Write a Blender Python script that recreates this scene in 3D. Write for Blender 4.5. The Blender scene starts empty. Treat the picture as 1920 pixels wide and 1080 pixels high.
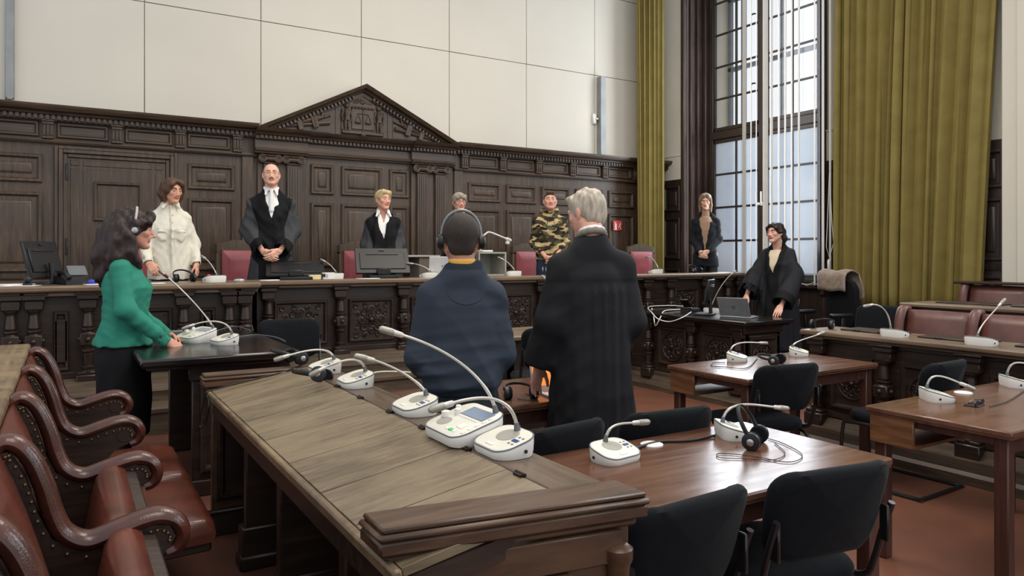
import bpy, math, random
import numpy as np
from mathutils import Matrix, Vector, Euler
R = math.radians
PI = math.pi
SC = bpy.context.scene
COL = SC.collection
rnd = random.Random(7)

# ---------------------------------------------------------------- camera
FPX, YAW, CAMH, HORIZ = 1366.0, R(31.43), 1.5, 480.0
cam_d = bpy.data.cameras.new('camera')
cam_d.sensor_width = 36.0
cam_d.lens = FPX / 1920 * 36.0
cam_d.shift_y = -(540 - HORIZ) / 1920
cam_d.clip_start = 0.05
cam = bpy.data.objects.new('camera', cam_d)
cam.location = (0, 0, CAMH)
cam.rotation_euler = (R(90), 0, -YAW)
COL.objects.link(cam)
SC.camera = cam

# ---------------------------------------------------------------- light
SC.view_settings.view_transform = 'Standard'
SC.view_settings.look = 'None'
SC.view_settings.gamma = 1.0
SC.view_settings.use_curve_mapping = False
SC.view_settings.exposure = 0.28
wd = bpy.data.worlds.new('overcast_sky')
SC.world = wd
wd.use_nodes = True
bg = wd.node_tree.nodes['Background']
bg.inputs[0].default_value = (0.90, 0.95, 1.0, 1)
bg.inputs[1].default_value = 0.84


def area(name, loc, target, sx, sy, power, col):
    l = bpy.data.lights.new(name, 'AREA')
    l.shape = 'RECTANGLE'
    l.size, l.size_y = sx, sy
    l.energy = power
    l.color = col
    o = bpy.data.objects.new(name, l)
    o.location = loc
    o.rotation_euler = (Vector(target) - Vector(loc)).to_track_quat('-Z', 'Y').to_euler()
    COL.objects.link(o)
    return o


# ceiling luminaires of the hall and the tall windows further along the same wall
area('ceiling_light', (3.6, 4.6, 6.0), (3.6, 4.6, 0), 2.5, 2.5, 150, (1.0, 0.86, 0.68))
area('ceiling_light', (1.0, 0.5, 6.0), (1.0, 0.5, 0), 2.5, 2.5, 100, (1.0, 0.88, 0.72))
area('window_daylight', (8.05, 1.6, 3.6), (0, 1.9, 1.2), 2.0, 4.2, 170, (0.86, 0.93, 1.0))
area('window_daylight', (8.05, -2.2, 3.6), (0, 0.5, 1.2), 2.0, 4.2, 110, (0.86, 0.93, 1.0))
area('window_daylight', (8.36, 7.0, 3.5), (0, 7.0, 3.5), 1.7, 4.0, 120, (0.86, 0.93, 1.0))


# ---------------------------------------------------------------- materials
def lin(c):
    return tuple((v / 255 / 12.92) if v / 255 <= 0.04045 else ((v / 255 + 0.055) / 1.055) ** 2.4 for v in c)


MATS = {}


def _base(name, rough, metal=0.0, spec=0.5):
    m = bpy.data.materials.new(name)
    m.use_nodes = True
    nt = m.node_tree
    p = nt.nodes['Principled BSDF']
    p.inputs['Roughness'].default_value = rough
    p.inputs['Metallic'].default_value = metal
    p.inputs['Specular IOR Level'].default_value = spec
    MATS[name] = m
    return m, nt, p


def _noise(nt, scale, detail=4, vec=None, rough=0.55, dist=0.0):
    n = nt.nodes.new('ShaderNodeTexNoise')
    n.inputs['Scale'].default_value = scale
    n.inputs['Detail'].default_value = detail
    n.inputs['Roughness'].default_value = rough
    n.inputs['Distortion'].default_value = dist
    if vec is not None:
        nt.links.new(vec, n.inputs['Vector'])
    return n


def _ramp(nt, fac, stops):
    r = nt.nodes.new('ShaderNodeValToRGB')
    el = r.color_ramp.elements
    while len(el) < len(stops):
        el.new(0.5)
    for e, (p, c) in zip(el, stops):
        e.position = p
        e.color = (*lin(c), 1)
    nt.links.new(fac, r.inputs['Fac'])
    return r


def _vec(nt, scale=(1, 1, 1), src='Object'):
    tc = nt.nodes.new('ShaderNodeTexCoord')
    mp = nt.nodes.new('ShaderNodeMapping')
    mp.inputs['Scale'].default_value = scale
    nt.links.new(tc.outputs[src], mp.inputs['Vector'])
    return mp.outputs['Vector']


def _bump(nt, p, h, strength=0.2, dist=0.01):
    b = nt.nodes.new('ShaderNodeBump')
    b.inputs['Strength'].default_value = strength
    b.inputs['Distance'].default_value = dist
    nt.links.new(h, b.inputs['Height'])
    nt.links.new(b.outputs['Normal'], p.inputs['Normal'])


def plain(name, c, rough=0.5, metal=0.0, spec=0.5, var=0.06, vs=6.0, bump=0.0, bs=200.0, sheen=0.0):
    m, nt, p = _base(name, rough, metal, spec)
    v = _vec(nt)
    n = _noise(nt, vs, 3, v)
    r = _ramp(nt, n.outputs['Fac'], [(0.3, tuple(max(0, x * (1 - var)) for x in c)), (0.7, tuple(min(255, x * (1 + var)) for x in c))])
    nt.links.new(r.outputs['Color'], p.inputs['Base Color'])
    if bump:
        n2 = _noise(nt, bs, 2, v)
        _bump(nt, p, n2.outputs['Fac'], bump, 0.004)
    if sheen:
        p.inputs['Sheen Weight'].default_value = sheen
        p.inputs['Sheen Roughness'].default_value = 0.35
    return m


def wood(name, dark, light, axis='z', rough=0.4, scale=1.0, worn=None, spec=0.5, bump=0.12):
    m, nt, p = _base(name, rough, 0.0, spec)
    sc = {'x': (0.9, 12, 12), 'y': (12, 0.9, 12), 'z': (12, 12, 0.9)}[axis]
    v = _vec(nt, tuple(s * scale for s in sc))
    n = _noise(nt, 3.0, 6, v, 0.6, 0.6)
    big = _noise(nt, 1.3, 3, _vec(nt, (1.2, 1.2, 1.2)))
    stops = [(0.28, dark), (0.52, tuple((a + b) / 2 for a, b in zip(dark, light))), (0.75, light)]
    r = _ramp(nt, n.outputs['Fac'], stops)
    mx = nt.nodes.new('ShaderNodeMix')
    mx.data_type = 'RGBA'
    mx.blend_type = 'MULTIPLY'
    mx.inputs[0].default_value = 0.55
    r2 = _ramp(nt, big.outputs['Fac'], [(0.3, (150, 148, 146)), (0.7, (255, 255, 255))])
    nt.links.new(r.outputs['Color'], mx.inputs[6])
    nt.links.new(r2.outputs['Color'], mx.inputs[7])
    out = mx.outputs[2]
    if worn:
        w = _noise(nt, 2.2, 5, _vec(nt, (1.3, 2.2, 1.3)), 0.65)
        wr = _ramp(nt, w.outputs['Fac'], [(0.42, (0, 0, 0)), (0.66, (255, 255, 255))])
        m2 = nt.nodes.new('ShaderNodeMix')
        m2.data_type = 'RGBA'
        nt.links.new(wr.outputs['Color'], m2.inputs[0])
        nt.links.new(out, m2.inputs[6])
        m2.inputs[7].default_value = (*lin(worn), 1)
        out = m2.outputs[2]
    nt.links.new(out, p.inputs['Base Color'])
    rr = nt.nodes.new('ShaderNodeMapRange')
    rr.inputs['To Min'].default_value = max(0.05, rough - 0.1)
    rr.inputs['To Max'].default_value = min(1, rough + 0.14)
    nt.links.new(n.outputs['Fac'], rr.inputs['Value'])
    nt.links.new(rr.outputs['Result'], p.inputs['Roughness'])
    _bump(nt, p, n.outputs['Fac'], bump, 0.004)
    return m


def leather(name, c, rough=0.35, var=0.25):
    m, nt, p = _base(name, rough)
    v = _vec(nt)
    n = _noise(nt, 7, 5, v, 0.6)
    r = _ramp(nt, n.outputs['Fac'], [(0.3, tuple(x * (1 - var) for x in c)), (0.62, c), (0.8, tuple(min(255, x * (1 + var * 0.7)) for x in c))])
    nt.links.new(r.outputs['Color'], p.inputs['Base Color'])
    vo = nt.nodes.new('ShaderNodeTexVoronoi')
    vo.inputs['Scale'].default_value = 220
    nt.links.new(v, vo.inputs['Vector'])
    _bump(nt, p, vo.outputs['Distance'], 0.12, 0.002)
    return m


WX = wood('dark_wood_x', (56, 43, 33), (100, 79, 62), 'x', 0.42)
WY = wood('dark_wood_y', (56, 43, 33), (100, 79, 62), 'y', 0.42)
WZ = wood('dark_wood_z', (58, 45, 35), (104, 83, 66), 'z', 0.42)
BX = wood('bench_wood_x', (36, 26, 21), (66, 49, 39), 'x', 0.36)
BY = wood('bench_wood_y', (36, 26, 21), (66, 49, 39), 'y', 0.36)
BZ = wood('bench_wood_z', (38, 27, 22), (66, 49, 39), 'z', 0.34)
BLK = wood('ebonised_wood', (24, 20, 19), (42, 35, 33), 'x', 0.16)
TOPX = wood('worn_top_x', (92, 74, 58), (140, 117, 94), 'x', 0.35, worn=(120, 98, 76))
TOPY = wood('worn_top_y', (92, 74, 58), (140, 117, 94), 'y', 0.35)
DESK = wood('desk_plank_wood', (94, 80, 62), (150, 133, 107), 'x', 0.34, 1.0, worn=(126, 111, 88), bump=0.2)
DESKB = wood('desk_edge_wood', (58, 40, 29), (104, 76, 54), 'x', 0.32, worn=(84, 60, 43))
DESKY = wood('desk_strip_wood', (74, 58, 46), (118, 98, 78), 'y', 0.3)
TAB = wood('table_wood', (80, 53, 42), (124, 86, 66), 'x', 0.20, 0.7, worn=(102, 70, 54), bump=0.05)
TABZ = wood('table_leg_wood', (62, 34, 27), (88, 52, 42), 'z', 0.4)
DRAW = wood('drawer_wood', (88, 54, 34), (152, 104, 68), 'y', 0.4)
LEDGE = wood('ledge_wood', (84, 68, 52), (150, 128, 100), 'y', 0.36, worn=(138, 116, 88))
BROWN = leather('brown_leather', (98, 50, 38), 0.25)
BROWNR = leather('worn_leather_rim', (78, 42, 33), 0.24, 0.4)
RED = leather('burgundy_leather', (152, 72, 78), 0.42, 0.12)
PLUM = leather('plum_leather', (98, 60, 54), 0.38, 0.18)
BRASS = plain('aged_brass', (110, 84, 62), 0.35, 0.8)
BLACKF = plain('black_fabric', (18, 20, 24), 0.9, 0, 0.15, 0.12, 40, 0.25, 420, 0.05)
BLACKM = plain('black_metal', (24, 24, 26), 0.32, 0.0, 0.6)
BLACKP = plain('black_plastic', (19, 19, 21), 0.45)
GREYP = plain('grey_plastic', (92, 94, 97), 0.45)
WHITEP = plain('white_plastic', (226, 224, 218), 0.38, 0, 0.5, 0.02)
CREAMP = plain('cream_plastic', (214, 211, 198), 0.4, 0, 0.5, 0.02)
SILVER = plain('silver_metal', (178, 176, 172), 0.3, 0.85)
STEM = plain('mic_stem_metal', (196, 192, 184), 0.34, 0.55)
GRILL = plain('speaker_grill', (152, 150, 140), 0.6, 0.2, 0.4, 0.18, 900)
LCD = plain('lcd_glass', (120, 136, 158), 0.15)
LCDB = plain('lcd_blue', (58, 78, 140), 0.15)
PAPER = plain('paper', (232, 230, 226), 0.8)
WALLW = plain('white_wall_board', (205, 199, 187), 0.65, 0, 0.3, 0.012, 1.2)
PLAST = plain('wall_plaster', (202, 196, 183), 0.8, 0, 0.2, 0.02, 2.0)
GREYM = plain('grey_metal_profile', (138, 140, 140), 0.45, 0.3)
FLOORM = plain('red_linoleum', (112, 72, 56), 0.36, 0, 0.5, 0.05, 3.5, 0.03, 60)
PLAT = plain('platform_carpet', (98, 60, 47), 0.6, 0, 0.3, 0.15, 3)
STEPW = wood('worn_step_wood', (70, 58, 48), (118, 102, 84), 'x', 0.4)
STEPY = wood('worn_step_wood_y', (60, 48, 40), (104, 88, 72), 'y', 0.4)
WFRAME = wood('window_wood', (40, 31, 28), (66, 52, 47), 'z', 0.35)
CASE = wood('window_casing_wood', (44, 32, 29), (78, 58, 52), 'z', 0.28)
REDSIGN = plain('sign_red', (196, 40, 38), 0.4)
CAMEL = plain('coat_cloth', (140, 124, 112), 0.9, 0, 0.2, 0.1, 20, 0.2, 300, 0.2)
BLIND = plain('blind_slat_cloth', (206, 203, 198), 0.8, 0, 0.2, 0.03)
BLUEP = plain('blue_plastic', (40, 58, 170), 0.4)
LEDR = plain('red_button', (226, 52, 48), 0.35)
GREENB = plain('green_button', (60, 190, 96), 0.4)
YELL = plain('pale_yellow_card', (222, 204, 150), 0.8)


def emis(name, c, s):
    m = bpy.data.materials.new(name)
    m.use_nodes = True
    nt = m.node_tree
    p = nt.nodes['Principled BSDF']
    n = _noise(nt, 3, 2, _vec(nt))
    r = _ramp(nt, n.outputs['Fac'], [(0.3, c[0]), (0.5, c[1]), (0.7, c[2])])
    nt.links.new(r.outputs['Color'], p.inputs['Base Color'])
    nt.links.new(r.outputs['Color'], p.inputs['Emission Color'])
    p.inputs['Emission Strength'].default_value = s
    return m


SCREEN = emis('laptop_screen_picture', [(240, 90, 40), (250, 150, 70), (80, 120, 220)], 0.8)


def glass(name, frosted):
    m = bpy.data.materials.new(name)
    m.use_nodes = True
    nt = m.node_tree
    nt.nodes.remove(nt.nodes['Principled BSDF'])
    out = nt.nodes['Material Output']
    mix = nt.nodes.new('ShaderNodeMixShader')
    tr = nt.nodes.new('ShaderNodeBsdfTransparent')
    gl = nt.nodes.new('ShaderNodeBsdfGlossy')
    gl.inputs['Roughness'].default_value = 0.08
    if frosted:
        n = _noise(nt, 1.6, 3, _vec(nt))
        r = _ramp(nt, n.outputs['Fac'], [(0.3, (236, 241, 249)), (0.7, (248, 251, 255))])
        nt.links.new(r.outputs['Color'], tr.inputs['Color'])
        gl.inputs['Roughness'].default_value = 0.4
        tl = nt.nodes.new('ShaderNodeBsdfTranslucent')
        nt.links.new(r.outputs['Color'], tl.inputs['Color'])
        m0 = nt.nodes.new('ShaderNodeMixShader')
        m0.inputs[0].default_value = 0.5
        nt.links.new(tr.outputs[0], m0.inputs[1])
        nt.links.new(tl.outputs[0], m0.inputs[2])
        base = m0.outputs[0]
    else:
        base = tr.outputs[0]
    mix.inputs[0].default_value = 0.05
    nt.links.new(base, mix.inputs[1])
    nt.links.new(gl.outputs[0], mix.inputs[2])
    nt.links.new(mix.outputs[0], out.inputs['Surface'])
    return m


GLASS = glass('clear_glass', False)
FROST = glass('frosted_glass', True)


# ---------------------------------------------------------------- mesh builder
class B:
    def __init__(s, T=None):
        s.v, s.f, s.mi = [], [], []
        s.T = T
        s.m = 0

    def add(s, vs, fs):
        o = len(s.v)
        if s.T is not None:
            vs = [s.T @ Vector(p) for p in vs]
        s.v += [tuple(p) for p in vs]
        s.f += [tuple(i + o for i in f) for f in fs]
        s.mi += [s.m] * len(fs)

    def box(s, x0, x1, y0, y1, z0, z1, bev=0.0, M=None):
        if x1 < x0: x0, x1 = x1, x0
        if y1 < y0: y0, y1 = y1, y0
        if z1 < z0: z0, z1 = z1, z0
        c = Vector(((x0 + x1) / 2, (y0 + y1) / 2, (z0 + z1) / 2))
        h = ((x1 - x0) / 2, (y1 - y0) / 2, (z1 - z0) / 2)
        bev = min(bev, min(h) * 0.9)
        if bev <= 0:
            vs = [Vector((sx * h[0], sy * h[1], sz * h[2])) for sx in (-1, 1) for sy in (-1, 1) for sz in (-1, 1)]
            fs = [(0, 1, 3, 2), (4, 6, 7, 5), (0, 4, 5, 1), (2, 3, 7, 6), (0, 2, 6, 4), (1, 5, 7, 3)]
        else:
            vs, idx = [], {}
            for sx in (-1, 1):
                for sy in (-1, 1):
                    for sz in (-1, 1):
                        for ax in range(3):
                            q = [sx * (h[0] - bev), sy * (h[1] - bev), sz * (h[2] - bev)]
                            q[ax] = (sx, sy, sz)[ax] * h[ax]
                            idx[(sx, sy, sz, ax)] = len(vs)
                            vs.append(Vector(q))
            fs = []
            for ax in range(3):
                a, b_ = (ax + 1) % 3, (ax + 2) % 3
                for sg in (-1, 1):
                    def k(p, q):
                        t = [0, 0, 0]
                        t[ax], t[a], t[b_] = sg, p, q
                        return idx[(*t, ax)]
                    f = (k(-1, -1), k(1, -1), k(1, 1), k(-1, 1))
                    fs.append(f if sg > 0 else f[::-1])
            for ax in range(3):
                a, b_ = (ax + 1) % 3, (ax + 2) % 3
                for p in (-1, 1):
                    for q in (-1, 1):
                        def k(e, which):
                            t = [0, 0, 0]
                            t[ax], t[a], t[b_] = e, p, q
                            return idx[(*t, which)]
                        f = (k(-1, a), k(1, a), k(1, b_), k(-1, b_))
                        fs.append(f if p * q < 0 else f[::-1])
            for sx in (-1, 1):
                for sy in (-1, 1):
                    for sz in (-1, 1):
                        f = tuple(idx[(sx, sy, sz, ax)] for ax in range(3))
                        fs.append(f if sx * sy * sz > 0 else f[::-1])
        if M is not None:
            vs = [M @ (p + c) for p in vs]
        else:
            vs = [p + c for p in vs]
        s.add(vs, fs)

    def cbox(s, c, size, bev=0.0, rot=None):
        M = Matrix.Translation(c) @ (rot if rot is not None else Matrix.Identity(4))
        s.box(-size[0] / 2, size[0] / 2, -size[1] / 2, size[1] / 2, -size[2] / 2, size[2] / 2, bev, M)

    def prism(s, poly, a0, a1, axis='x'):
        """extrude a 2-D outline along an axis; outline coords are the two other axes in order"""
        n = len(poly)
        def P(p, a):
            if axis == 'x': return (a, p[0], p[1])
            if axis == 'y': return (p[0], a, p[1])
            return (p[0], p[1], a)
        vs = [P(p, a0) for p in poly] + [P(p, a1) for p in poly]
        fs = [(i, (i + 1) % n, n + (i + 1) % n, n + i) for i in range(n)]
        fs += [tuple(range(n))[::-1], tuple(range(n, 2 * n))]
        s.add(vs, fs)

    def tube(s, pts, r, n=8, cap=True, flat=None):
        pts = [Vector(p) for p in pts]
        rs = list(r) if hasattr(r, '__len__') else [r] * len(pts)
        vs, fs = [], []
        t0 = (pts[1] - pts[0]).normalized()
        up = Vector((0, 0, 1)) if abs(t0.z) < 0.9 else Vector((1, 0, 0))
        nx = t0.cross(up).normalized()
        for i, p in enumerate(pts):
            if i == 0: t = pts[1] - pts[0]
            elif i == len(pts) - 1: t = pts[-1] - pts[-2]
            else: t = pts[i + 1] - pts[i - 1]
            if t.length < 1e-9: t = t0.copy()
            t.normalize()
            nx = nx - t * nx.dot(t)
            if nx.length < 1e-6: nx = t.orthogonal()
            nx.normalize()
            ny = t.cross(nx)
            for k in range(n):
                a = 2 * PI * k / n
                q = nx * math.cos(a) + ny * math.sin(a)
                d = q * rs[i]
                if flat is not None:
                    d = d - Vector(flat[0]) * d.dot(Vector(flat[0])) * (1 - flat[1])
                vs.append(p + d)
        m = len(pts)
        for i in range(m - 1):
            for k in range(n):
                fs.append((i * n + k, i * n + (k + 1) % n, (i + 1) * n + (k + 1) % n, (i + 1) * n + k))
        if cap:
            fs.append(tuple(range(n))[::-1])
            fs.append(tuple((m - 1) * n + k for k in range(n)))
        s.add(vs, fs)

    def lathe(s, prof, c=(0, 0, 0), n=16, M=None):
        vs, fs = [], []
        for r, z in prof:
            for k in range(n):
                a = 2 * PI * k / n
                vs.append(Vector((r * math.cos(a), r * math.sin(a), z)))
        m = len(prof)
        for i in range(m - 1):
            for k in range(n):
                fs.append((i * n + k, i * n + (k + 1) % n, (i + 1) * n + (k + 1) % n, (i + 1) * n + k))
        fs.append(tuple(range(n))[::-1])
        fs.append(tuple((m - 1) * n + k for k in range(n)))
        c = Vector(c)
        vs = [(M @ p if M is not None else p) + c for p in vs]
        s.add(vs, fs)

    def sphere(s, c, r, n=10, m=7, sc=(1, 1, 1)):
        prof = [(max(1e-4, r * math.sin(PI * i / m)), -r * math.cos(PI * i / m)) for i in range(m + 1)]
        s.lathe(prof, c, n, Matrix.Diagonal((*sc, 1)))

    def rings(s, x0, x1, z0, z1, prof, cap=True):
        """nested mitred rectangles in (u,v) with height w: prof = (inset, w)"""
        vs, fs = [], []
        for ins, w in prof:
            vs += [(x0 + ins, z0 + ins, w), (x1 - ins, z0 + ins, w), (x1 - ins, z1 - ins, w), (x0 + ins, z1 - ins, w)]
        for i in range(len(prof) - 1):
            for k in range(4):
                fs.append((i * 4 + k, i * 4 + (k + 1) % 4, i * 4 + 4 + (k + 1) % 4, i * 4 + 4 + k))
        if cap:
            q = (len(prof) - 1) * 4
            fs.append((q, q + 1, q + 2, q + 3))
        s.add(vs, fs)

    def loft(s, rings, cap=True, closed=True):
        n = len(rings[0])
        vs = [p for r_ in rings for p in r_]
        fs = []
        kk = n if closed else n - 1
        for i in range(len(rings) - 1):
            for k in range(kk):
                fs.append((i * n + k, i * n + (k + 1) % n, (i + 1) * n + (k + 1) % n, (i + 1) * n + k))
        if cap and closed:
            fs.append(tuple(range(n))[::-1])
            fs.append(tuple((len(rings) - 1) * n + k for k in range(n)))
        s.add(vs, fs)

    def mesh(s, name, mats, sharp=38):
        me = bpy.data.meshes.new(name)
        me.from_pydata(s.v, [], s.f)
        for m in (mats if isinstance(mats, (list, tuple)) else [mats]):
            me.materials.append(m)
        if any(s.mi):
            me.polygons.foreach_set('material_index', s.mi)
        me.polygons.foreach_set('use_smooth', [True] * len(me.polygons))
        me.update()
        me.set_sharp_from_angle(angle=R(sharp))
        return me


def tag(o, label=None, cat=None, group=None, kind=None):
    if label: o['label'] = label
    if cat: o['category'] = cat
    if group: o['group'] = group
    if kind: o['kind'] = kind
    return o


def ob(name, b, mats, parent=None, sharp=38, loc=None, rot=None, **k):
    me = b if isinstance(b, bpy.types.Mesh) else b.mesh(name, mats, sharp)
    o = bpy.data.objects.new(name, me)
    COL.objects.link(o)
    if parent: o.parent = parent
    if loc is not None: o.location = loc
    if rot is not None: o.rotation_euler = rot
    return tag(o, **k)


def empty(name, loc=(0, 0, 0), rz=0.0, parent=None, **k):
    o = bpy.data.objects.new(name, None)
    COL.objects.link(o)
    o.location = loc
    o.rotation_euler = (0, 0, rz)
    o.empty_display_size = 0.05
    if parent: o.parent = parent
    return tag(o, **k)


KIDS = {}


def copy_tree(o, parent=None):
    c = o.copy()
    COL.objects.link(c)
    c.parent = parent
    for ch in [x for x in bpy.data.objects if x.parent == o]:
        copy_tree(ch, c)
    return c


def at(x, y, X=None, Y=None, Z=None):
    """the point of the place seen at photograph pixel (x, y) on a plane X, Y or Z"""
    s_, c_ = math.sin(YAW), math.cos(YAW)
    u = x - 960
    a = (s_ * FPX + c_ * u, c_ * FPX - s_ * u, HORIZ - y)
    t = X / a[0] if X is not None else Y / a[1] if Y is not None else (Z - CAMH) / a[2]
    return Vector((a[0] * t, a[1] * t, CAMH + a[2] * t))


def back(Y0):
    """frame of a face turned to the hall: u = +X, v = up, w = towards the hall (-Y)"""
    return Matrix(((1, 0, 0, 0), (0, 0, -1, Y0), (0, 1, 0, 0), (0, 0, 0, 1)))


def side(X0):
    """frame of a face turned to -X: u = -Y, v = up, w = -X"""
    return Matrix(((0, 0, -1, X0), (-1, 0, 0, 0), (0, 1, 0, 0), (0, 0, 0, 1)))


PANEL = [(0, 0), (0, .02), (.012, .032), (.03, .03), (.042, .014), (.048, .004), (.085, .004), (.10, .018), (.112, .020)]
PANELS = [(0, 0), (0, .02), (.010, .03), (.024, .028), (.034, .010), (.038, .003)]


def curve_pts(pts, n=8):
    """Catmull-Rom through points"""
    P = [Vector(p) for p in pts]
    P = [P[0] * 2 - P[1]] + P + [P[-1] * 2 - P[-2]]
    out = []
    for i in range(1, len(P) - 2):
        for k in range(n):
            t = k / n
            a, b_, c, d = P[i - 1], P[i], P[i + 1], P[i + 2]
            out.append(0.5 * ((2 * b_) + (c - a) * t + (2 * a - 5 * b_ + 4 * c - d) * t * t + (3 * b_ - a - 3 * c + d) * t ** 3))
    out.append(P[-2])
    return out
# ================================================================ the room
b = B(); b.box(-5, 9, -4, 9.2, -0.1, 0.0)
ob('floor', b, FLOORM, kind='structure', label='red-brown linoleum floor of the courtroom')
b = B()
b.box(-4, 1.19, -3, 6.5, 0.0, 0.15, 0.008); b.box(1.19, 4.1, 4.55, 6.5, 0.0, 0.15, 0.008)
ob('floor_platform', b, PLAT, kind='structure', label='low carpeted platform under the leather bench and witness desk')
b = B(); b.box(-4, 8.2, 7.02, 8.75, 0.0, 0.55)
ob('floor_podium', b, STEPW, kind='structure', label='raised podium behind the judges bench')

# ---- back wall: plaster, white boards, grey profiles
b = B(); b.box(-4.2, 8.6, 8.75, 9.0, 0, 6.3)
wall_back = ob('wall_back', b, PLAST, kind='structure', label='back wall with large white boards above the panelling')
xs = [-1.73, -0.51, 0.711, 1.92, 3.13, 4.35, 5.57, 6.79, 8.2]
zs = [2.95, 4.225, 5.45, 6.3]
for i in range(len(xs) - 1):
    for j in range(3):
        b = B(); b.box(xs[i] + .004, xs[i + 1] - .004, 8.72, 8.755, zs[j] + .004, zs[j + 1] - .004, .003)
        ob('wall_board', b, WALLW, wall_back)
b = B(); b.box(-.515, -.44, 8.66, 8.72, 3.05, 6.3, .004); b.box(-.50, -.455, 8.655, 8.70, 3.04, 3.07)
ob('cable_duct', b, GREYM, label='tall grey metal wall profile left above the panelling', cat='wall profile')
b = B(); b.box(6.83, 6.925, 8.62, 8.72, 3.02, 4.20, .004); b.box(6.86, 6.89, 8.63, 8.7, 3.0, 3.03)
du = ob('cable_duct', b, GREYM, label='short grey metal wall profile right of the pediment', cat='wall profile')
b = B(); b.cbox((6.77, 8.70, 3.56), (.07, .04, .16), .015); b.cbox((6.80, 8.68, 3.56), (.04, .05, .03), .008)
ob('wall_bracket', b, WHITEP, du)
du['label'] = 'short grey metal wall profile with white bracket right of the pediment'

# ---- dark panelling along the back wall
pan = empty('trim_1', (3.1, 8.7, 0.55), kind='structure', label='dark carved wood panelling with pediment along the back wall')
PINV = Matrix.Translation((-3.1, -8.7, -0.55))


def pp(name, b, m, par=None, sharp=38):
    """a part of the panelling given in world coordinates"""
    b.v = [tuple(Vector(p) + Vector((-3.1, -8.7, -0.55))) for p in b.v]
    return ob(name, b, m, par or pan, sharp)


b = B(); b.box(-4.1, -.11, 8.70, 8.75, .55, 2.97); b.box(1.03, 8.2, 8.70, 8.75, .55, 2.97); b.box(-.11, 1.03, 8.70, 8.75, 2.6, 2.97)
b.box(1.70, 1.83, 8.67, 8.72, .55, 2.66, .006); b.box(4.40, 4.53, 8.67, 8.72, .55, 2.66, .006)
pp('backing_board', b, WZ)
corn = [(8.72, 2.86), (8.64, 2.86), (8.64, 2.905), (8.60, 2.915), (8.59, 2.935), (8.53, 2.945), (8.515, 2.965), (8.50, 2.99), (8.50, 3.0), (8.75, 3.01)]
for a, c in ((-4.1, 1.86), (4.40, 8.2)):
    b = B(); b.prism(corn, a, c, 'x'); pp('cornice', b, WX)
    b = B(); b.prism([(8.72, 2.635), (8.66, 2.635), (8.65, 2.655), (8.66, 2.675), (8.72, 2.68)], a, c, 'x'); pp('architrave', b, WX)
    b = B()
    x = a + .02
    while x < c:
        if -1.2 < x: b.box(x, x + .03, 8.605, 8.645, 2.868, 2.908)
        x += .05
    o = pp('dentil_row', b, WX); o['kind'] = 'stuff'
brk = [-1.372, -.767, -.162, .447, 1.055, 1.65, 4.55, 5.148, 5.741, 6.339, 6.941, 7.55]


def bracket_mesh():
    b = B()
    b.box(-.06, .06, -.075, 0, .17, .2, .006); b.box(-.05, .05, -.065, 0, .145, .17, .004)
    for k in (-1, 0, 1):
        b.box(k * .03 - .012, k * .03 + .012, -.06, 0, .03, .145, .006)
    b.box(-.048, .048, -.05, 0, .03, .145)
    b.box(-.052, .052, -.062, 0, 0.0, .03, .008)
    return b.mesh('bracket', WZ)


bm_ = bracket_mesh()
for x in brk:
    ob('bracket', bm_, None, pan, loc=(x - 3.1, 0.0, 2.675 - .55))
for x0, x1 in zip(brk[:-1], brk[1:]):
    if x0 == 1.65: continue
    b = B(back(8.70)); b.rings(x0 + .075, x1 - .075, 2.695, 2.85, PANELS); pp('frieze_panel', b, WX)


def wallpan(x0, x1, z0, z1):
    b = B(back(8.70)); b.rings(x0, x1, z0, z1, PANEL); pp('panel', b, WZ)


for x0, x1 in ((-2.35, -1.75), (-1.6, -1.0), (-.86, -.208), (1.136, 1.624), (4.62, 5.12), (5.218, 5.716), (5.808, 6.303), (6.416, 6.925), (7.03, 7.53), (7.63, 8.15)):
    wallpan(x0, x1, 2.235, 2.52 if x0 < 2 else 2.495)
    wallpan(x0, x1, 1.34, 2.14)
for x0, x1 in ((2.488, 2.767), (2.865, 3.388), (3.491, 3.755)):
    wallpan(x0, x1, 2.24, 2.60)
    wallpan(x0, x1, 1.37, 2.14)
for a, c in ((-4.1, -.12), (1.04, 1.82), (2.42, 3.78), (4.42, 8.2)):
    b = B(); b.prism([(8.72, 1.20), (8.66, 1.20), (8.64, 1.23), (8.67, 1.26), (8.66, 1.28), (8.72, 1.30)], a, c, 'x'); pp('dado_rail', b, WX)

# pilasters with flutes and scroll capitals
for bx0, bx1 in ((1.87, 2.40), (3.775, 4.305)):
    b = B(); b.box(bx0, bx1, 8.66, 8.72, .55, 2.66, .006); pp('pilaster_board', b, WZ)


def pil_mesh():
    b = B()
    w = .068
    b.box(-w, w, -.035, .0, .75, 2.02)
    for k in range(5):
        x = -w + .008 + k * (2 * w - .016) / 4
        b.tube([(x, -.036, .78), (x, -.036, 1.99)], .0085, 6)
    b.box(-w - .015, w + .015, -.055, 0, .62, .75, .01)
    b.box(-w - .025, w + .025, -.065, 0, 0.0, .62, .01)
    return b.mesh('pilaster', WZ)


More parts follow.
